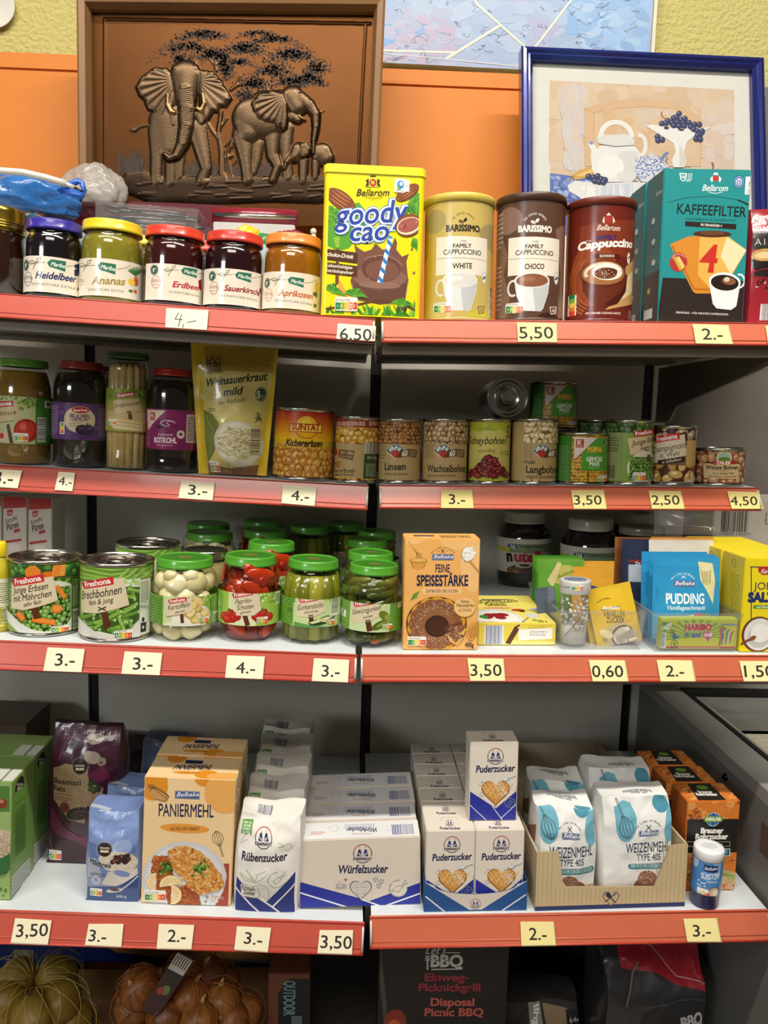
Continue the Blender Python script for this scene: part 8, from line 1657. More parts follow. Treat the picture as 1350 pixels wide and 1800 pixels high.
T = b.art('top', G1); T.poly([(850, 850), (1130, 870), (1120, 950), (840, 900)], '#dfe3ea'); T.text('Milchreis', 930, 1030, 886, 14, '#3c4460', shear=.2); T.poly([(790, 790), (960, 830), (930, 850), (770, 830)], '#b4bccb'); b.done()
dup(mr.root, mr.M@Matrix.Translation((.003, .070, 0)), 'blue rice pudding bag in the second row in the shade'); dup(mr.root, mr.M@Matrix.Translation((.012, .225, 0)), 'blue rice pudding bag in the third row in the shade')
# breadcrumbs
q = (247, 405.5, 1368, 1591); b = Box('breadcrumb_box', 'tall cream and orange breadcrumb box with a schnitzel picture in front', 'box', S4L, *q[:3], deep(S4L, *q, 1331), '#efcf9c', yb=q[3]); A = b.art('front', G2)
O1, O2 = '#e09024', '#e9ac5c'
A.ell(170, 560, 104, 100, O1, n=30); A.poly([(80, 480), (270, 484), (274, 540), (80, 620)], O1); A.ell(552, 505, 78, 54, O1, n=26); A.poly([(480, 485), (626, 488), (620, 520), (485, 515)], O1); A.ell(700, 610, 152, 146, O2, n=36)
A.poly([(124, 545), (160, 540), (260, 600), (285, 632), (250, 668), (170, 650), (140, 610)], '#a8752c'); A.ell(205, 625, 80, 34, '#c9985a', -.5); A.line([(130, 548), (270, 650)], 4, '#4c3c24'); A.line([(140, 600), (165, 560), (230, 600), (284, 632)], 4, '#4c3c24'); A.line([(180, 650), (250, 668), (285, 632)], 4, '#6c5430')
bel(A, 326, 598, 512, 648); A.text('PANIERMEHL', 206, 614, 778, 90, '#1f2550', y1=788, bold=.01, out=None); A.ell(400, 870, 180, 34, '#e59a3c', -.02, 30); A.text('AUS FRISCHEM WEIßBROT', 292, 510, 884, 24, '#4c341c', y1=886, bold=.012)
whisk(A, 648, 955, 1.05, '#6c5838', -.28, 4)
A.ell(400, 1260, 315, 290, '#cfd0d4', n=48); A.ell(400, 1262, 290, 266, '#dcdcde', n=48); A.poly([(688, 1130), (730, 1130), (722, 1448), (620, 1448), (690, 1330), (712, 1220)], '#a84434')
def crumb(pts, cs, n, dark='#8a4414', seed=1):
 A.poly(pts, cs[0]); P = [A.m(*p) for p in pts]; q_ = random.Random(seed); xs = [p[0] for p in pts]; ys = [p[1] for p in pts]
 def inside(x, y):
  c_ = False
  for i in range(len(pts)):
   (x1, y1), (x2, y2) = pts[i-1], pts[i]
   if (y1 > y) != (y2 > y) and x < (x2-x1)*(y-y1)/(y2-y1)+x1: c_ = not c_
  return c_
 for k in range(n):
  x, y = q_.uniform(min(xs), max(xs)), q_.uniform(min(ys), max(ys))
  if inside(x, y): A.ell(x, y, q_.uniform(6, 17), q_.uniform(5, 13), q_.choice(cs+[dark] if q_.random() < .3 else cs), q_.uniform(0, 3), 7)
crumb([(170, 1070), (280, 1080), (310, 1180), (330, 1330), (250, 1400), (180, 1380), (150, 1230)], ['#b8642c', '#a85424', '#c87838', '#984a20'], 330, '#6c2c10', 2); crumb([(260, 1340), (400, 1290), (500, 1360), (520, 1430), (470, 1444), (280, 1440)], ['#a4502a', '#94441e', '#b86434'], 260, '#6c2c10', 3)
crumb([(285, 1030), (330, 1000), (420, 995), (520, 1040), (590, 1110), (660, 1200), (690, 1270), (660, 1320), (580, 1340), (520, 1360), (420, 1300), (400, 1240), (330, 1190), (290, 1110)], ['#d89a48', '#cc8436', '#e2ae64', '#c87a30', '#e8bc7c'], 900, '#a85c1c', 4)
for gx, gy in ((262, 1165), (515, 1165)):
 for k in range(34): A.ell(gx+R.gauss(0, 24), gy+R.gauss(0, 24), 13, 9, R.choice(['#3c6c1c', '#54882a', '#2c5016', '#74a840']), R.uniform(0, 3), 7)
def lemon(x, y, r, a0, a1):
 A.ell(x, y, r, r*.92, '#e2b860', 0, 24, a0, a1); A.ell(x, y, r*.93, r*.85, '#f3e6c4', 0, 24, a0, a1); A.ell(x, y, r*.82, r*.74, '#ecc988', 0, 24, a0, a1)
 for k in range(1, 6): a = a0+(a1-a0)*k/6; A.line([(x, y), (x+r*.82*math.cos(a), y-r*.74*math.sin(a))], 5, '#f6ecd2')
lemon(190, 1265, 74, math.pi*.5, math.pi*1.5); lemon(298, 1290, 84, .15, math.pi+.2); lemon(300, 1358, 80, -math.pi*.5, math.pi*.5)
A.ell(566, 1372, 11, 11, '#8c8c8c'); A.ell(556, 1412, 11, 11, '#9a9a9a'); A.nutri(100, 1326, 262, 1404, 2); A.text('1kg', 592, 650, 1402, 38, '#f4f0e8', bold=.02, out=('#a07c70', .03)); A.text('e', 658, 690, 1396, 34, '#b89c90'); A.line([(690, 1290), (690, 1340)], 2, '#6a5a50')
T = b.art('top', G2); T.ell(345, 350, 76, 34, O1); T.ell(560, 470, 90, 30, O1); T.ell(720, 490, 160, 30, O2); T.rrect(400, 368, 540, 388, 4, '#2a3050'); T.text('PANIERMEHL', 306, 588, 432, 34, '#2a2848', y1=434, bold=.025, shear=.35); T.ell(408, 456, 100, 12, '#e59a3c'); T.text('AUS FRISCHEM WEIßBROT', 360, 510, 461, 8, '#4c341c')
Rr = b.art('right', G2); Rr.lines(770, 800, 600, 12, 22, 8, '#5a4a34'); b.done(); b.behind(1, labels=['tall cream and orange breadcrumb box in the second row'], gap=.004)
# beet sugar bags
b = Bag('sugar_bag', 'white and blue beet sugar paper bag at the front of its row', 'bag', S4L, 411, 525, 1440, .062, '#ece8e0', yb=1603, crease=.007, seed=5, topd=.72, bulge=.007); sb = b
A = b.art('front', G2); A.poly([(745, 1210), (1000, 1430), (1220, 1190), (1220, 1500), (740, 1500)], '#28357e') if False else None
A.poly([(740, 1200), (1000, 1415), (1225, 1190), (1225, 1510), (740, 1510)], '#27367c'); A.line([(745, 1290), (960, 1500)], 12, '#eae8e2'); A.line([(940, 1370), (1100, 1490)], 12, '#eae8e2'); A.line([(1225, 1280), (1050, 1450)], 12, '#eae8e2')
A.poly([(800, 840), (892, 836), (890, 934), (868, 920), (846, 936), (824, 920), (804, 932)], '#5f9a44'); 
for k, s_ in enumerate(('Papier mit', 'ZUCKER', 'RÜBEN', 'FASER')): A.text(s_, 814, 880, 862+k*20, 13, '#e8f0e0', bold=.02)
diamond(A, 988, 938, 68); A.text('Rübenzucker', 812, 1158, 1096, 56, '#27264a', y1=1090, bold=.03, shear=.1)
LG2 = '#a9b28c'
for P in ([(930, 1250), (880, 1200), (850, 1160)], [(930, 1250), (860, 1220), (800, 1190)], [(930, 1250), (940, 1190), (1010, 1160)], [(940, 1250), (1000, 1200), (1018, 1180)], [(850, 1160), (880, 1180), (930, 1250)], [(800, 1190), (840, 1240), (925, 1255)]): A.line(P, 4, LG2)
A.line([(960, 1260), (1010, 1280), (1030, 1330), (1020, 1390), (960, 1350), (940, 1290), (960, 1260)], 4, LG2)
for k in range(4): A.line([(960, 1290+k*22), (1000, 1296+k*20)], 2.5, LG2)
A.arc('NACHHALTIGER', 1090, 1235, 58, 200, 90, 12, '#8a9670'); A.arc('RÜBENANBAU', 1090, 1235, 66, 210, 340, 12, '#8a9670', down=True); A.line([(1060, 1240), (1100, 1210), (1120, 1230), (1080, 1262), (1060, 1240)], 4, LG2); A.line([(1110, 1215), (1150, 1170)], 4, LG2); A.line([(1120, 1215), (1160, 1200)], 4, LG2)
A.line([(1130, 990), (1180, 970), (1200, 1000), (1160, 1030), (1140, 1010)], 4, LG2); A.line([(1140, 985), (1100, 960)], 4, LG2); A.line([(1140, 990), (1098, 990)], 4, LG2); A.line([(800, 980), (840, 940)], 4, LG2); A.line([(800, 990), (860, 960)], 4, LG2)
A.poly([(812, 1276), (946, 1280), (956, 1376), (820, 1372)], '#e3ddd0'); A.line([(812, 1276), (946, 1280), (956, 1376), (820, 1372), (812, 1276)], 3, '#9a8a80'); A.text('Kristall-', 824, 930, 1318, 34, '#2a2438', bold=.02); A.text('Zucker', 836, 926, 1352, 32, '#2a2438', bold=.02)
Rr = b.art('right', G2); Rr.text('Rübenzucker', 1210, 1260, 975, 44, '#27264a', bold=.03); T = b.art('top', G2); T.bars(905, 690, 1056, 768, '#3a4a7c', seed=9); b.done()
sb.labels = None
qq = random.Random(5)
for k, l in enumerate(('second', 'third', 'fourth', 'rearmost')):
 dup(sb.root, sb.M@Matrix.Translation((qq.uniform(-.003, .002), (k+1)*.0745, 0))@Matrix.Rotation(qq.uniform(-.03, .03), 4, 'Z'), f'{l} white beet sugar bag of the row, in the shade')
# sugar cubes
xl, xr = 527.5, 742; X, Yf, w, h = spot(S4L, xl, xr, 1474, 1602, rnd=False)
zl, zr = S4L.z(X-w/2), S4R.z(X+w/2); Mz = Matrix.Translation((X, Yf, (zl+zr)/2+.0005))@Matrix.Rotation(-math.atan((zr-zl)/w), 4, 'Y')
h = hY(634, 1474, Yf).z-(zl+zr)/2; d = zhit(634, 1443.6, (zl+zr)/2+h).y-Yf
b = Box('sugar_cube_box', 'wide white and blue sugar cube box at the front of four', 'box', None, 0, 0, 0, d, '#ddd2c3', M=Mz@Matrix.Translation((0, d/2, 0)), wh=(w, h)); A = b.art('front', G3)
chevron(A, 55, 738, 880, 1046, 985); diamond(A, 400, 724, 52); A.text('Würfelzucker', 262, 538, 832, 42, '#25264e', y1=828, bold=.03, shear=.12)
A.poly(heartp(390, 920, 62), '#4a4450'); A.poly(heartp(390, 920, 57), '#d6ccc2'); A.line([(366, 882), (372, 948)], 2, '#a09aa0'); A.line([(410, 880), (414, 948)], 2, '#a09aa0'); A.line([(342, 912), (440, 906)], 2, '#a09aa0'); A.line([(362, 946), (424, 944)], 2, '#a09aa0')
A.ell(280, 912, 34, 8, '#b8aeac'); A.poly([(254, 892), (300, 892), (292, 912), (264, 912)], '#c9c0bc'); A.line([(254, 892), (300, 892), (292, 912), (264, 912), (254, 892)], 2, '#7a7480'); A.ring(303, 898, 8, 8, 2, '#7a7480'); A.line([(270, 886), (276, 874)], 2, '#7a7480'); A.poly(heartp(306, 868, 10), '#c86a6c')
for x, y in ((470, 866), (502, 876), (488, 900)): A.poly([(x-10, y-6), (x+2, y-12), (x+13, y-5), (x+12, y+9), (x, y+13), (x-10, y+7)], '#d6cec8'); A.line([(x-10, y-6), (x+1, y), (x+13, y-5)], 2, '#7a7480'); A.line([(x+1, y), (x, y+13)], 2, '#7a7480'); A.line([(x-10, y-6), (x+2, y-12), (x+13, y-5), (x+12, y+9), (x, y+13), (x-10, y+7), (x-10, y-6)], 2, '#7a7480')
A.ell(598, 918, 48, 44, '#e0d8ca'); A.arc('NACHHALTIGER', 598, 918, 44, 200, 80, 9, '#6a7a54'); A.arc('RÜBENANBAU', 598, 918, 50, 210, 330, 9, '#6a7a54', down=True); A.line([(560, 930), (590, 900), (622, 905), (600, 935), (560, 930)], 3, '#7a8c60'); A.line([(616, 900), (640, 868)], 3, '#7a8c60'); A.line([(622, 900), (648, 886)], 3, '#7a8c60'); A.line([(724, 810), (724, 850)], 2, '#6a6070')
T = b.art('top', G3); T.rect(0, 540, 760, 650, '#e6e6e6'); T.bars(560, 560, 684, 620, '#2c3a8c', seed=11); T.text('Würfelzucker', 484, 314, 580, 24, '#2c3262', bold=.03, shear=.1); T.lines(300, 466, 566, 4, 7, 3, '#9aa0b8'); T.text('WÜRFELZUCKER', 456, 344, 612, 7, '#b8504c'); T.lines(112, 190, 606, 3, 7, 3, '#c05450'); T.line([(212, 580), (250, 566), (270, 580), (250, 602), (220, 598), (212, 580)], 2, '#9aa0b8'); T.line([(530, 590), (600, 615)], 2, '#9aa0b8'); b.done()
b.behind(3, labels=['second sugar cube box behind the front one', 'third sugar cube box of the row, mostly in shade', 'rearmost sugar cube box of the row of four'], gap=.004)
# ---------------------------------------------------------------- icing sugar in its display tray
q = (750, 835.5, 1460, 1600); dz = .0016; X, Yf, w, h = spot(S4R, *q[:3], q[3], rnd=False); h -= dz
d = zhit(792, 1434, S4R.z(X)+h+dz).y-Yf; M = S4R.M(X, Yf, dz=dz)@Matrix.Translation((0, d/2, 0))
b = Box('icing_sugar_box', 'white and blue icing sugar box at the front left of the display tray', 'box', None, 0, 0, 0, d, '#e3dacc', M=M, wh=(w, h)); pb = b
A = b.art('front', G3); chevron(A, 740, 1022, 860, 1060, 960); diamond(A, 894, 674, 45); A.text('Puderzucker', 784, 1002, 764, 36, '#25264e', y1=756, bold=.03, shear=.12)
A.poly(heartp(896, 870, 80), '#8a5420'); A.poly(heartp(896, 868, 74), '#d3954a')
for k in range(-3, 4):
 for s_ in (1, -1): A.line([(896+k*26-42*s_, 825), (896+k*26+8*s_, 905-abs(k)*14)], 5, '#e9c07c') if abs(k) < 3 else None
for k in range(60): A.ell(930+R.gauss(0, 20), 850+R.gauss(0, 24), 3, 3, '#f3ead8', n=5)
A.ell(952, 802, 22, 9, '#9aa2b4', .2); A.ell(950, 800, 16, 5, '#eef0f2', .2); A.line([(972, 796), (1008, 782)], 4, '#8a92a8'); A.ell(820, 816, 6, 6, '#b8b0b0'); A.ring(818, 884, 12, 12, 3, '#a8a8b0'); A.line([(1012, 840), (1012, 880)], 2, '#6a6070'); A.ring(976, 930, 30, 26, 3, '#8a9a74'); A.line([(960, 940), (976, 918), (992, 926), (968, 946)], 3, '#8a9a74')
T = b.art('top', G3); diamond(T, 880, 556, 20, False); T.text('Puderzucker', 828, 942, 590, 13, '#25264e', bold=.03); T.line([(830, 542), (840, 524), (915, 522), (930, 540)], 2, '#a8a090'); b.done()
W2_ = hY(880.5, 1520, Yf).x-X
nm = ('front', 'second', 'third', 'fourth', 'fifth', 'sixth', 'seventh')
for k in range(7):
 for s_ in (0, 1):
  if k == 0 and s_ == 0: continue
  Xk = X+s_*W2_+R.uniform(-.0006, .0006)
  dup(pb.root, S4R.M(Xk, Yf+d/2+k*(d+.0012), dz=dz), f'icing sugar box in the {nm[k]} row, {"right" if s_ else "left"} column of the display tray')
# single box standing on top
zt = S4R.z(X+W2_)+h+dz+.001; p = zhit(866, 1441, zt+.0012); MT = Matrix.Translation((p.x, p.y+d/2, S4R.z(p.x)+h+dz+.0012))@Matrix.Rotation(S4R.rot, 4, 'Y')
dup(pb.root, MT, 'single icing sugar box standing on top of the others')
# the display tray
P0 = hY(745, 1602, Yf-.003).x; P1 = hY(925.5, 1602, Yf-.003).x; tw = P1-P0; td = 7*(d+.0012)+.006; tx = (P0+P1)/2
Mt = S4R.M(tx, Yf-.003); t = thing('display_tray', 'blue cardboard display tray with a scooped front round the icing sugar boxes', 'tray', Mt); hs = hY(745, 1551, Yf-.003).z-S4R.z(P0); hm = hY(835, 1572, Yf-.003).z-S4R.z(tx)
pts = [(-tw/2, 0), (tw/2, 0), (tw/2, hs), (tw*.44, hs*.93)]+[(tw*.40*math.cos(a), hs*.88-(hs*.88-hm)*math.sin(a)) for a in [math.pi*k/14 for k in range(15)]]+[(-tw*.44, hs*.93), (-tw/2, hs)]
mb = MB(); 
for yy in (0, .0012): 
 S = Flat(Mt, (0, yy-.0002, 0), (1, 0, 0), (0, 0, 1)); A = Art(S, G3); A.lim = (-tw/2, .0002, tw/2, .2); A.mpoly(pts, '#1f4f8c'); 
 if yy == 0:
  A.mpoly([(-tw*.5, hs)]+[(-tw*.44, hs*.93)]+[(tw*.40*math.cos(a), hs*.88-(hs*.88-hm)*math.sin(a)) for a in [math.pi-math.pi*k/14 for k in range(15)]]+[(tw*.44, hs*.93), (tw*.5, hs), (tw*.06, 0.002), (-tw*.06, .002)], '#d5ccc2')
  A.line([(748, 960), (860, 1050)], 7, '#e4e8ea'); A.line([(1300, 950), (1160, 1045)], 7, '#e4e8ea'); diamond(A, 1024, 1002, 29)
 A.emit(mb)
mb.build('front_panel', CARD, t)
for sx in (-1, 1): mb = MB(); x = sx*tw/2; mb.box(min(x, x-sx*.0011), .0016, 0, max(x, x-sx*.0011), td, hs, '#1d4a82'); mb.build('side_panel', CARD, t)
mb = MB(); mb.box(-tw/2+.0012, .0016, 0, tw/2-.0012, td, .0011, '#cfc6ba'); mb.build('tray_bottom', CARD, t)
# ---------------------------------------------------------------- flour in its carton
YL, YR = S4R.depth(940, 1603), S4R.depth(1202, 1592); PL = zhit(940, 1603, S4R.z(.2)); PR = zhit(1202, 1592, S4R.z(.45))
rz = math.atan2(YR-YL, PR.x-PL.x)*.6; cw = PR.x-PL.x; cx_ = (PL.x+PR.x)/2; cY = (YL+YR)/2; Mc = S4R.M(cx_, cY)@Matrix.Rotation(rz, 4, 'Z')
t = thing('flour_carton', 'open corrugated cardboard carton with a cut away front holding flour bags', 'carton', Mc)
hl = hY(945, 1498, cY).z-S4R.z(PL.x); hr = hY(1205, 1486, cY).z-S4R.z(PR.x); hm = hY(1070, 1560, cY).z-S4R.z(cx_); cd = min(S4R.depth(1052, 1377)-cY, BACK-.012-cY); K = '#c9b38a'
Sf = Flat(Mc, (0, 0, 0), (1, 0, 0), (0, 0, 1)); u = lambda x, y: Sf.uv(900+x/3, 1190+y/3)
fp = [(-cw/2, 0), (cw/2, 0), (cw/2, hr), u(836, 892), u(750, 1108), u(290, 1110), u(268, 1080), u(248, 926), (-cw/2, hl)]
mb = MB(); A = Art(Sf, G4); A.mpoly(fp, K); A.lim = (-cw/2, 0, cw/2, .2)
for k in range(34):
 a = -cw/2+(k+.5)*cw/34; top = hl if a < u(258, 0)[0] else (hr if a > u(830, 0)[0] else hm-.001)
 if u(258, 0)[0] < a < u(272, 0)[0] or u(748, 0)[0] < a < u(832, 0)[0]: top = hm-.001
 A.mrect(a-.0006, .004, a+.0006, top, '#b8a279')
A.mrect(-cw/2, 0, cw/2, .006, '#2b3560'); A.poly(heartp(522, 1165, 44), '#2a2a3a'); A.poly(heartp(522, 1165, 40), '#c4ae86'); A.line([(492, 1185), (548, 1140)], 6, '#2a2a3a'); A.line([(498, 1140), (545, 1190)], 6, '#2a2a3a'); A.ell(508, 1150, 12, 16, '#2a2a3a', .7)
A.emit(mb); mb.mesh([(x, .003, z) for x, z in fp], [tuple(range(len(fp)-1, -1, -1))], '#b39c74', False); mb.mesh([(x, 0.0, z) for x, z in fp]+[(x, .003, z) for x, z in fp], [(i, (i+1) % len(fp), len(fp)+(i+1) % len(fp), len(fp)+i) for i in range(len(fp))], '#a48e68', False); mb.build('front_panel', CARD, t)
def panel(nm, q, n, c='#b9a88c'):
 mb = MB(); n = Vector(n)*.003; V = [Vector(p) for p in q]; mb.mesh(V+[v+n for v in V], [(3, 2, 1, 0), (4, 5, 6, 7), (0, 1, 5, 4), (1, 2, 6, 5), (2, 3, 7, 6), (3, 0, 4, 7)], c, False); return mb.build(nm, CARD, t)
hb_ = hY(985, 1305, cY+cd).z-S4R.z(cx_)
panel('side_panel', [(-cw/2, .0035, .003), (-cw/2, cd, .003), (-cw/2, cd, hb_*.99), (-cw/2, .0035, hl)], (1, 0, 0)); panel('side_panel', [(cw/2-.003, .0035, .003), (cw/2-.003, cd, .003), (cw/2-.003, cd, hb_*.99), (cw/2-.003, .0035, hr)], (1, 0, 0)); panel('back_panel', [(-cw/2+.0035, cd-.003, .003), (cw/2-.0035, cd-.003, .003), (cw/2-.0035, cd-.003, hb_), (-cw/2+.0035, cd-.003, hb_)], (0, 1, 0), '#c4b8a4'); panel('carton_bottom', [(-cw/2, .0035, 0), (cw/2, .0035, 0), (cw/2, cd, 0), (-cw/2, cd, 0)], (0, 0, .9))
def flour(label, xl, xr, yt, dY, rz_, seed, ry=0):
 Yb = cY+dY; A0 = hY(xl, 1500, Yb); B0 = hY(xr, 1500, Yb); X = (A0.x+B0.x)/2; w = B0.x-A0.x; h = hY((xl+xr)/2, yt, Yb).z-S4R.z(X)-.004
 M = S4R.M(X, Yb, dz=.0035+abs(ry)*w*.52)@Matrix.Rotation(rz_, 4, 'Z')@Matrix.Rotation(ry, 4, 'Y')@Matrix.Translation((0, .033, 0))
 return Bag('flour_bag', label, 'bag', None, 0, 0, 0, .066, '#e9e9e6', M=M, wh=(w, h), crease=.007, seed=seed, topd=.72, bulge=.005)
def flart(b, dx=0, dy=0, tx=0):
 A = b.art('front', (G4[0]+dx/3, G4[1]+dy/3, 3.0)); BL = '#6fb0c4'; BD = '#4c93aa'
 A.ell(190, 790, 56, 92, BL, 0, 28); A.poly([(134, 720), (220, 700), (240, 760), (134, 800)], BL); A.ell(382, 702, 48, 42, BD, n=24); A.ell(440, 790, 44, 100, BL, -.2, 26); A.poly([(440, 700), (480, 690), (480, 880), (450, 890)], BL)
 whisk(A, 188, 800, 1.0, '#3c5a68', 2.85, 3.5); A.arc('Aus Liebe zum Backen', 305, 845, 66, 150, 30, 11, '#3a3a48'); A.line([(294, 796), (316, 820)], 4, '#3a3a48'); A.line([(316, 796), (294, 820)], 4, '#3a3a48'); bel(A, 258, 822, 358, 856)
 A.text('WEIZENMEHL', 190, 426, 946, 52, '#28304c', y1=938, bold=.008); A.text('TYPE 405', 246, 374, 988, 34, '#28304c', y1=984, bold=.012); A.rrect(200, 996, 440, 1036, 18, '#3f7f8c'); A.text('IDEAL FÜR KUCHEN, KLEINGEBÄCK UND PIZZA', 214, 424, 1026, 20, '#dfeaea', y1=1022)
 A.ell(310, 1110, 80, 40, '#8a5a48', .1); A.ell(300, 1080, 50, 40, '#a07058'); 
 for k in range(50): A.ell(300+R.gauss(0, 24), 1075+R.gauss(0, 18), 3, 3, R.choice(['#e0d0c4', '#6a3c2c']), n=5)
 A.ell(410, 1105, 40, 14, '#c9a07c', .2); A.line([(448, 1030), (448, 1080)], 2, '#5a5a60')
 T = b.art('top', (G4[0]+tx/3, G4[1]+dy/3, 3.0)); T.text('WEIZENMEHL', 186, 356, 640, 20, '#28304c', bold=.02); T.text('TYPE 405', 236, 326, 656, 14, '#28304c', bold=.01); T.ell(390, 690, 50, 12, BD)
 Lf = b.art('left', G4); Lf.poly([(86, 770), (130, 790), (124, 870), (86, 840)], '#8a6a54')
 return b.done()
f1 = flour('white and teal flour bag at the front left of the open carton', 948, 1052, 1424, .019, .03, 11); flart(f1)
f2 = flour('white and teal flour bag at the front right of the carton, leaning left', 1064, 1187, 1408, .020, -.03, 17, ry=-.05); flart(f2, 408, -25, 392)
dup(f1.root, S4R.M(hY(970, 1500, cY+.128).x, cY+.128, dz=.0035), 'flour bag in the second row on the left, behind the front flour bag'); dup(f2.root, S4R.M(hY(1071, 1500, cY+.138).x, cY+.138, dz=.0065), 'flour bag in the second row on the right, behind the leaning bag')
# ---------------------------------------------------------------- cane sugar boxes
q = (1204.5, 1296.5, 1408, 1566); b = Box('cane_sugar_box', 'orange and black cane sugar box at the front of three', 'box', S4R, *q[:3], deep(S4R, *q, 1377), '#d57a2e', yb=q[3]); A = b.art('front', G4)
def ethno(A, x0, y0, x1, y1, n, seed):
 q_ = random.Random(seed)
 for k in range(n):
  x, y = q_.uniform(x0, x1), q_.uniform(y0, y1); s_ = q_.uniform(12, 24); a = q_.uniform(0, 1.5); P = [(x+s_*math.cos(a+i*math.pi/2), y+s_*.8*math.sin(a+i*math.pi/2)) for i in range(5)]; P2 = [(x+s_*.5*math.cos(a+i*math.pi/2), y+s_*.4*math.sin(a+i*math.pi/2)) for i in range(5)]
  m_ = q_.choice([0, 1, 2]); c_ = q_.choice(['#efb060', '#e89a48', '#8c4016', '#f3c684'])
  if m_ == 0: A.line(P, 3, c_); A.line(P2, 3, c_)
  elif m_ == 1:
   for i in range(3): A.line([(x-s_+i*8, y-s_*.6), (x+i*8, y), (x-s_+i*8, y+s_*.6)], 3, c_)
  else: A.line([P[0], P[2]], 3, c_); A.line([P[1], P[3]], 3, c_)
ethno(A, 905, 650, 1210, 1120, 110, 3); A.rect(880, 752, 1230, 922, '#1e1a18')
for k in range(30): A.poly([(905+k*10.4, 753), (910+k*10.4, 745), (915+k*10.4, 753)], '#1e1a18')
A.ell(1060, 750, 36, 36, '#2a5a94', n=26); A.ring(1060, 750, 36, 36, 3, '#b8d0d8'); A.ring(1060, 750, 17, 36, 2, '#b8d0d8'); A.line([(1026, 735), (1094, 735)], 2, '#b8d0d8'); A.rrect(1010, 734, 1112, 764, 12, '#6a9a34'); A.text('FAIRGLOBE', 1020, 1100, 756, 15, '#f0f4e0', bold=.05)
A.text('Brauner', 994, 1114, 822, 26, '#f0ece4', bold=.05); A.text('Rohrzucker', 966, 1138, 853, 26, '#f0ece4', bold=.05); A.line([(918, 868), (1148, 868), (1148, 892), (918, 892), (918, 868)], 2, '#c9c0b4'); A.text('naturbelassen', 1040, 1110, 885, 12, '#d8d0c4'); A.rect(1108, 904, 1148, 944, '#e0e4dc'); A.rect(1112, 908, 1144, 940, '#1c3c5a'); A.ell(1128, 922, 10, 12, '#4aa0c8')
for k in range(10): A.line([(1080+k*6, 1000+k*9), (1180, 1040+k*3)], 12, R.choice(['#6a8c34', '#8aa448', '#a8b464', '#c4a878']))
A.ell(1110, 1070, 30, 22, '#d8b888'); A.ell(1150, 1080, 26, 20, '#caa870'); A.text('500g', 1120, 1166, 1116, 20, '#f0dcc0', bold=.01); A.nutri(940, 1080, 970, 1118, 4, True)
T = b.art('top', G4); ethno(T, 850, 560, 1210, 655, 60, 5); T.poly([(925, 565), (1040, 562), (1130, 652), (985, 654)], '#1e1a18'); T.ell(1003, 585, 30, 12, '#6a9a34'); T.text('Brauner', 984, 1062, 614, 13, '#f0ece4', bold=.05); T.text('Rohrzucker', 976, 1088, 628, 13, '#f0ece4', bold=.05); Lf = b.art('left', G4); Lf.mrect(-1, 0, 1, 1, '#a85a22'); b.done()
b.behind(2, labels=['orange cane sugar box in the second row', 'rearmost orange cane sugar box by the grey side panel'], gap=.003, dx=-.006)
# sweetener shaker
P = spot(S4R, 1217, 1267.5, 1487, yb=1602); M = S4R.M(P[0], P[1])@Matrix.Rotation(.035, 4, 'Y'); r, h = P[2]/2, P[3]; t = thing('sweetener_shaker', 'small blue sweetener shaker with a white lid at the shelf edge', 'shaker', M)
mb = MB(); mb.lathe([(r*.9, 0), (r*.93, .002), (r*.93, h*.24), (r*.965, h*.25), (r*.965, h*.84)], '#1e2a5e', 48); mb.build('body', LIDM, t)
mb = MB(); mb.lathe([(r*.98, h*.82), (r, h*.825), (r, h*.965), (r*.95, h*.995), (r*.8, h), (.0004, h)], '#e6e8ea', 48, cap=False); A = Art(Flat(M, (0, 0, h), (1, 0, 0), (0, 1, 0))); A.mell(0, 0, r*.55, r*.4, '#d0d3d6'); A.emit(mb); mb.build('lid', PLAS, t)
A = Art(Cyl(M, r*.97, 72, off=.0002), G4); A.lim = (-4*r, h*.255, 4*r, h*.815); A.mrect(-4*r, h*.25, 4*r, h*.82, '#4a86c4'); A.ell(970, 965, 20, 36, '#b8cce0'); A.ell(1085, 1000, 22, 60, '#8cb4dc'); A.rrect(1010, 995, 1088, 1022, 4, '#1d2f66'); A.text('Belbake', 1016, 1082, 1016, 16, '#dfe6f0', shear=.3, bold=.01); A.text('SÜßSTOFF', 998, 1094, 1060, 30, '#eef2f6', bold=.02); A.text('Tabletten', 1020, 1082, 1084, 14, '#dfe6f0', shear=.2)
for x, y in ((985, 1070), (1000, 1085), (1014, 1088), (990, 1098), (1016, 1104), (980, 1090)): A.ell(x, y, 5, 4, '#e8eef4')
A.ell(1066, 1140, 32, 34, '#8a5a3c'); A.ell(1066, 1140, 27, 29, '#d9b890'); A.ell(1072, 1138, 16, 18, '#f0e8dc'); A.nutri(972, 1122, 1038, 1166, 1); mb = MB(); A.emit(mb); mb.build('label', LABEL, t)
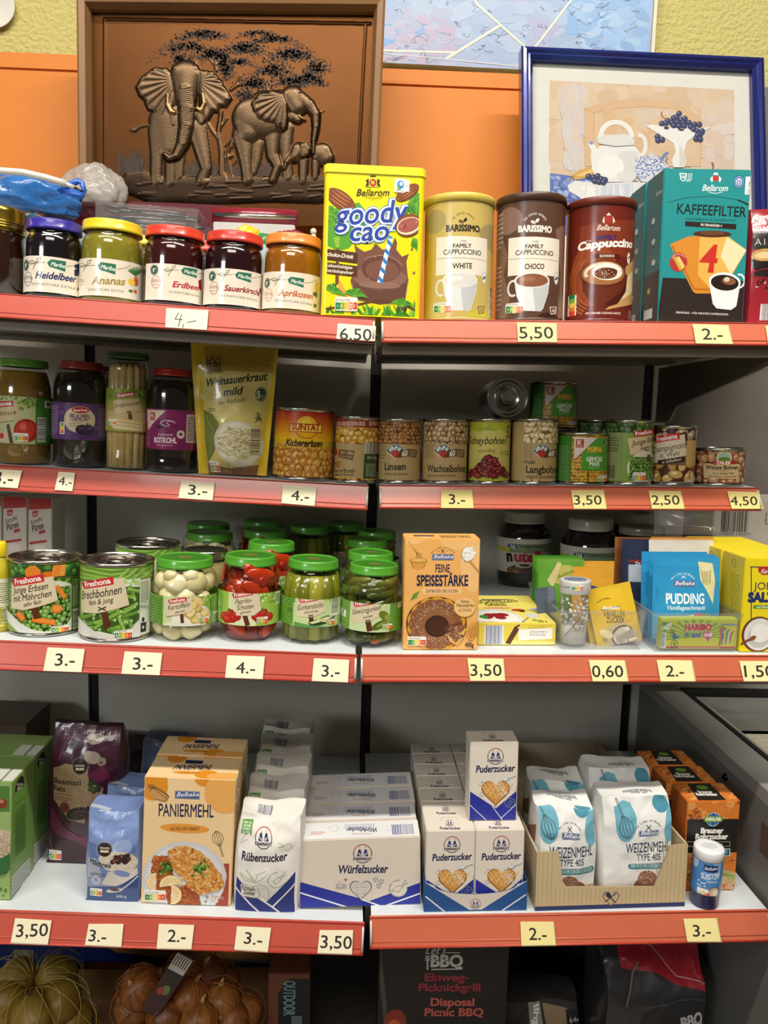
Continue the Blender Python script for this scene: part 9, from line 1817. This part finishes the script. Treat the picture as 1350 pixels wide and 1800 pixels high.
# ================================================================ under the lowest boards
ZD = .40
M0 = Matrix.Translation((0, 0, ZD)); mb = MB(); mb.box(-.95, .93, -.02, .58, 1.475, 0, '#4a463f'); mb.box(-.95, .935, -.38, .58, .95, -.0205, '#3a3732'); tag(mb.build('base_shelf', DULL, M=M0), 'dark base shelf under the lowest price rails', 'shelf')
def crate(label, x0, x1, y0, y1, z1, c='#8a6a44'):
 cx_ = (x0+x1)/2; M = Matrix.Translation((cx_, (y0+y1)/2, ZD+.001)); t = thing('cardboard_crate', label, 'crate', M, None); a, b, h = (x1-x0)/2, (y1-y0)/2, z1-ZD; e = .004
 for nm, bx in (('front_panel', (-a, -b, e, a, -b+e, h*.9)), ('back_panel', (-a, b-e, e, a, b, h)), ('side_panel', (-a, -b+e, e, -a+e, b-e, h)), ('side_panel', (a-e, -b+e, e, a, b-e, h)), ('crate_bottom', (-a, -b, 0, a, b, e))):
  mb = MB(); mb.box(*bx, c); mb.build(nm, CARD, t)
 return M, a, b, h
def atY(x, y, Y): return hY(x, y, Y)
c1 = crate('cardboard crate of netted potatoes at the bottom left', atY(-60, 1740, 1.05).x, atY(200, 1740, 1.05).x, 1.0, 1.27, atY(180, 1712, 1.26).z)
c2 = crate('cardboard crate of netted onions beside the potatoes', atY(203, 1740, 1.05).x, atY(470, 1740, 1.05).x, 1.0, 1.27, atY(430, 1708, 1.26).z, '#96744c')
VEG = []
def veg(name, label, grp, px, py, Y, rad, c, seed, onion=False):
 p = hY(px, py, Y); VEG.append((p, max(rad)*1.06)); rot = Matrix.Rotation(R.uniform(0, 3), 3, 'Z')@Matrix.Rotation(R.uniform(-.9, .9), 3, 'Y'); M = Matrix.Translation(p); mb = MB()
 if onion:
  t = thing(name, label, 'onion', M, grp); cc = [tuple(v*f for v in lin(c)) for f in [R.uniform(.6, 1.3) for _ in range(24)]]*16; mb.ball((0, 0, 0), rad, cc, 24, 16, rot, .05, seed); mb.build('bulb', SKIN_O, t); mb = MB(); d = rot@Vector((0, 0, 1)); mb.tube([d*rad[2]*.9, d*rad[2]*1.12, d*rad[2]*1.35+Vector((.003, 0, 0))], [.006, .003, .001], '#b89058', 8); mb.build('stem_tip', SKIN_O, t)
 else: mb.ball((0, 0, 0), rad, c, 24, 16, rot, .10, seed); tag(mb.build(name, SKIN, M=M), label, 'potato', grp)
SKIN_O = mat('onion_skin', .42, coat=0, bump=.3, bscale=40, vary=.25, vscale=35)
pot = [(28, 1722, 1.12), (100, 1716, 1.13), (108, 1762, 1.09), (10, 1765, 1.08), (55, 1790, 1.06), (125, 1800, 1.09), (-12, 1800, 1.07), (60, 1750, 1.14), (90, 1830, 1.06), (20, 1835, 1.06), (140, 1840, 1.08)]
for i, (x, y, Y) in enumerate(pot): veg('potato', 'yellow potato in the net in the bottom left crate', 'potatoes in the net', x, y, Y, (.034, .027, .029), R.choice(['#8f742c', '#846924', '#987c36']), i)
on = [(245, 1738, 1.06), (322, 1716, 1.10), (364, 1712, 1.12), (332, 1752, 1.07), (388, 1760, 1.08), (292, 1787, 1.05), (350, 1792, 1.05), (236, 1770, 1.07), (405, 1795, 1.07), (280, 1745, 1.09), (428, 1778, 1.10), (390, 1725, 1.135), (300, 1835, 1.05), (370, 1835, 1.05), (240, 1820, 1.07)]
for i, (x, y, Y) in enumerate(on): veg('onion', 'brown onion in the net of the second bottom crate', 'onions in the net', x, y, Y, (.0285, .0285, .026), R.choice(['#8c5423', '#96602a', '#7f4a1d', '#8f5828']), i+30, True)
def net(name, label, ctr, rad, c, n=15):
 mb = MB()
 for s_ in (1, -1):
  for k in range(n):
   a0 = 2*math.pi*k/n; P = []
   for j in range(41):
    b = math.pi*(.04+.92*j/40); a = a0+s_*j*.033; q1 = 1+.10*noise.noise(Vector((math.sin(b)*math.cos(a), math.sin(b)*math.sin(a), math.cos(b)))*2.2); d = Vector((rad[0]*q1*math.sin(b)*math.cos(a), rad[1]*q1*math.sin(b)*math.sin(a), rad[2]*q1*math.cos(b))); f = .8
    while f < 2.2 and any((d*f+Vector(ctr)-g).length < w+.0025 for g, w in VEG): f += .02
    P.append(d*f)
   mb.tube(P, .00055, c, 4)
 tag(mb.build(name, PLAS, M=Matrix.Translation(ctr)), label, 'net')
p = hY(62, 1770, 1.10); net('potato_net', 'yellow plastic net round the potatoes', (p.x, 1.10, p.z-.03), (.078, .07, .072), '#b8a458'); p = hY(326, 1768, 1.085); net('onion_net', 'orange plastic net round the onions', (p.x, 1.085, p.z-.03), (.085, .072, .078), '#a8582c')
# net label strip
A0, A1 = hY(330, 1668, 1.045), hY(262, 1782, 1.03); d_ = (A0-A1); Lg = d_.length; ang = math.atan2(d_.x, d_.z); M = Matrix.Translation(A1)@Matrix.Rotation(ang, 4, 'Y'); b = Box('net_tag', 'dark paper tag strip across the onion net', 'tag', None, 0, 0, 0, .0012, '#3a1c22', M=M, wh=(.026, Lg), material=LABEL); A = b.art('front'); A.mrect(-.012, Lg*.72, .012, Lg*.98, '#b9b4a8'); A.mrect(-.012, Lg*.55, .012, Lg*.70, '#24201e')
for k in range(6): A.mrect(-.010+k*.0036, Lg*.80, -.0085+k*.0036, Lg*.97, '#2c2a28')
A.mell(.002, Lg*.42, .006, .008, '#5a7a3a'); A.mell(-.004, Lg*.38, .005, .006, '#a83038'); A.cr(330-280/4.3, 1668, 1); b.done('strip')
# dark boxes
def dbox(name, label, xl, xr, yt, Y, d, c, zb=None, rz=0):
 P0, P1 = hY(xl, yt, Y), hY(xr, yt, Y); M = Matrix.Translation(((P0.x+P1.x)/2, Y, ZD+.001))@Matrix.Rotation(rz, 4, 'Z')@Matrix.Translation((0, d/2, 0)); return Box(name, label, 'box', None, 0, 0, 0, d, c, M=M, wh=(P1.x-P0.x, P0.z-ZD))
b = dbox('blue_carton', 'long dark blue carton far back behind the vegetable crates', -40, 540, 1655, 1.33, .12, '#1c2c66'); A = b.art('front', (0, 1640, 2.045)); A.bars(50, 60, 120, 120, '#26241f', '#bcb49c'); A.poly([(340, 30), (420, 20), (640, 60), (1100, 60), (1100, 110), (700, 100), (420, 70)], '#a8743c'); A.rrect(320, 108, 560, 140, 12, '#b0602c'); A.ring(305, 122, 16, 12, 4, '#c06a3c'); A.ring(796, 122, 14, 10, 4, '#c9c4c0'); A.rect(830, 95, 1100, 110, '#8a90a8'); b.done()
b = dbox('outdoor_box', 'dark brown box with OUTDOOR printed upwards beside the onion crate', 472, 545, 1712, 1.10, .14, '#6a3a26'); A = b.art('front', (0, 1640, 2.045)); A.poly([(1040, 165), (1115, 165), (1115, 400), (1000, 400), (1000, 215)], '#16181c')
def vtext(A, s_, x, y0, y1, h, c, bold=.03):
 V, T, g0, g1 = glyphs(s_, bold); a0, b0 = A.m(x, y0); a1, b1 = A.m(x, y1); k1 = (b1-b0)/(g1-g0); hh_ = h/A.px/caph(); Q = [(a0+v[1]*hh_, b0+(v[0]-g0)*k1) for v in V]; A.add([[Q[i] for i in q] for q in T], c)
vtext(A, 'OUTDOOR', 1022, 172, 297, 36, '#6c8a94'); A.rect(1048, 298, 1085, 330, '#5a6a6c'); b.done()
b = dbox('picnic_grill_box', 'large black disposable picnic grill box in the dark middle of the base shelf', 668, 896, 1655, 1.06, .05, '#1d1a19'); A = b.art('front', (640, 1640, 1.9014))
A.line([(50, 55), (75, 320)], 14, '#4a453c'); A.line([(485, 60), (560, 330)], 12, '#4a453c'); A.text("Let's", 205, 270, 70, 24, '#c9c4bc', shear=.3); A.line([(275, 66), (320, 66)], 3, '#c9c4bc'); A.text('BBQ', 222, 330, 112, 36, '#c9c4bc', bold=.04); A.line([(225, 122), (328, 120)], 4, '#c9c4bc'); A.line([(212, 76), (212, 122)], 5, '#c9c4bc'); A.line([(206, 76), (206, 92), (218, 92), (218, 76)], 2.5, '#c9c4bc')
A.text('Einweg-', 202, 350, 160, 24, '#96283a', bold=.03); A.text('Picknickgrill', 182, 388, 194, 24, '#96283a', bold=.03); A.text('Disposal', 222, 368, 243, 24, '#c05a50', bold=.03); A.text('Picnic BBQ', 202, 398, 277, 24, '#c05a50', bold=.03); A.ell(105, 300, 36, 44, '#8a3020'); A.ell(100, 320, 24, 30, '#c0602c'); A.ell(520, 300, 26, 34, '#8a3020'); b.done()
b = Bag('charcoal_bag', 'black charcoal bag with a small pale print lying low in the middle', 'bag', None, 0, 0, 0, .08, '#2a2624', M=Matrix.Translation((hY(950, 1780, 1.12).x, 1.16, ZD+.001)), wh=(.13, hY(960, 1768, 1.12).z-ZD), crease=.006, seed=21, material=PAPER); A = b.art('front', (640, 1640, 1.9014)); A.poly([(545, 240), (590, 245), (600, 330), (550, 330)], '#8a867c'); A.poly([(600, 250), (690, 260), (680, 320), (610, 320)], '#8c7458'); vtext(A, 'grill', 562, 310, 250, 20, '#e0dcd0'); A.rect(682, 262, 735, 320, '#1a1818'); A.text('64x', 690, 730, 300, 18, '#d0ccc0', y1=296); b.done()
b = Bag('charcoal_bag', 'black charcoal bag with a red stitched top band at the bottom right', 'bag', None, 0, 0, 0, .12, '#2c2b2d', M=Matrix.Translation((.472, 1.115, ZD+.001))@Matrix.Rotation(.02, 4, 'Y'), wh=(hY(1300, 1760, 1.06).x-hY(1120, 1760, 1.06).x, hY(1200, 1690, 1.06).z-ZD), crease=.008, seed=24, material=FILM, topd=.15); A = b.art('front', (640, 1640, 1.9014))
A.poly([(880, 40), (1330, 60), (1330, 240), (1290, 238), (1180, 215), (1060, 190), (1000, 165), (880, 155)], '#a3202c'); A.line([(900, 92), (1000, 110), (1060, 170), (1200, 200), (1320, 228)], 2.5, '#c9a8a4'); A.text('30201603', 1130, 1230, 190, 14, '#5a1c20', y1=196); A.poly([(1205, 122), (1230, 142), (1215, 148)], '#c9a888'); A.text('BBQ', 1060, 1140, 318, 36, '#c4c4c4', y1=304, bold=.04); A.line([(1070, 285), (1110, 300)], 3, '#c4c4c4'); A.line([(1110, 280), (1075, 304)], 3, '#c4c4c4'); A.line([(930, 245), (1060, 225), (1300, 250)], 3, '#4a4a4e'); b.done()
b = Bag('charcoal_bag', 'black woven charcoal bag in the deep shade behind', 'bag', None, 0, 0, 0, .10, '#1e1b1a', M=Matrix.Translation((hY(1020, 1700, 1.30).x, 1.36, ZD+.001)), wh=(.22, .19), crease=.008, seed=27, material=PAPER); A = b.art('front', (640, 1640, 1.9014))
for k in range(14): A.line([(770+k*.5, 70+k*18), (800, 80+k*18)], 3, '#4a3030')
b.done()
mb = MB(); P = [hY(x, y, 1.055) for x, y in ((1122, 1690), (1112, 1710), (1108, 1740), (1100, 1775), (1092, 1810))]; tag(mb.build('cord', CARD) if False else (mb.tube([p-P[0] for p in P], .0016, '#6a6458', 8), mb.build('cord', CARD, M=Matrix.Translation(P[0])))[1], 'thin pale cord hanging beside the red topped charcoal bag', 'cord')
# ================================================================ repeats share a group
GR = {'jam_jar': 'jam jars on the top shelf', 'coffee_tin': 'coffee tins on the top shelf', 'filter_box': 'coffee filter boxes', 'cocoa_tin': 'yellow cocoa tins', 'plum_jar': 'plum jars', 'chickpea_can': 'chickpea cans', 'sweetcorn_can': 'sweetcorn cans', 'pea_can': 'fine pea cans', 'bean_can': 'dark bean cans in the second row', 'vegetable_can': 'large vegetable cans', 'pickle_jar': 'green lidded pickle jars', 'puree_box': 'mashed potato boxes', 'plastic_tray': 'clear trays', 'vanilla_sugar_sachet': 'vanilla sugar sachets', 'baking_powder_sachet': 'orange yellow sachets', 'gelatine_sachet': 'green sachets', 'pudding_sachet': 'pudding sachets', 'cake_mix_sachet': 'wrapped bundle of sachets', 'jelly_sachet': 'dark sachets', 'salt_box': 'salt boxes', 'spread_jar': 'hazelnut spread jars', 'rice_box': 'green rice boxes', 'rice_bag': 'rice bags', 'breadcrumb_box': 'breadcrumb boxes', 'sugar_bag': 'beet sugar bags', 'sugar_cube_box': 'sugar cube boxes', 'icing_sugar_box': 'icing sugar boxes', 'flour_bag': 'flour bags in the carton', 'cane_sugar_box': 'cane sugar boxes', 'cardboard_crate': 'vegetable crates', 'charcoal_bag': 'charcoal bags', 'leaflet': 'leaflets'}
for o in list(bpy.data.objects):
 g = GR.get(o.name.split('.')[0])
 if g and o.parent is None and not o.get('group'): o['group'] = g
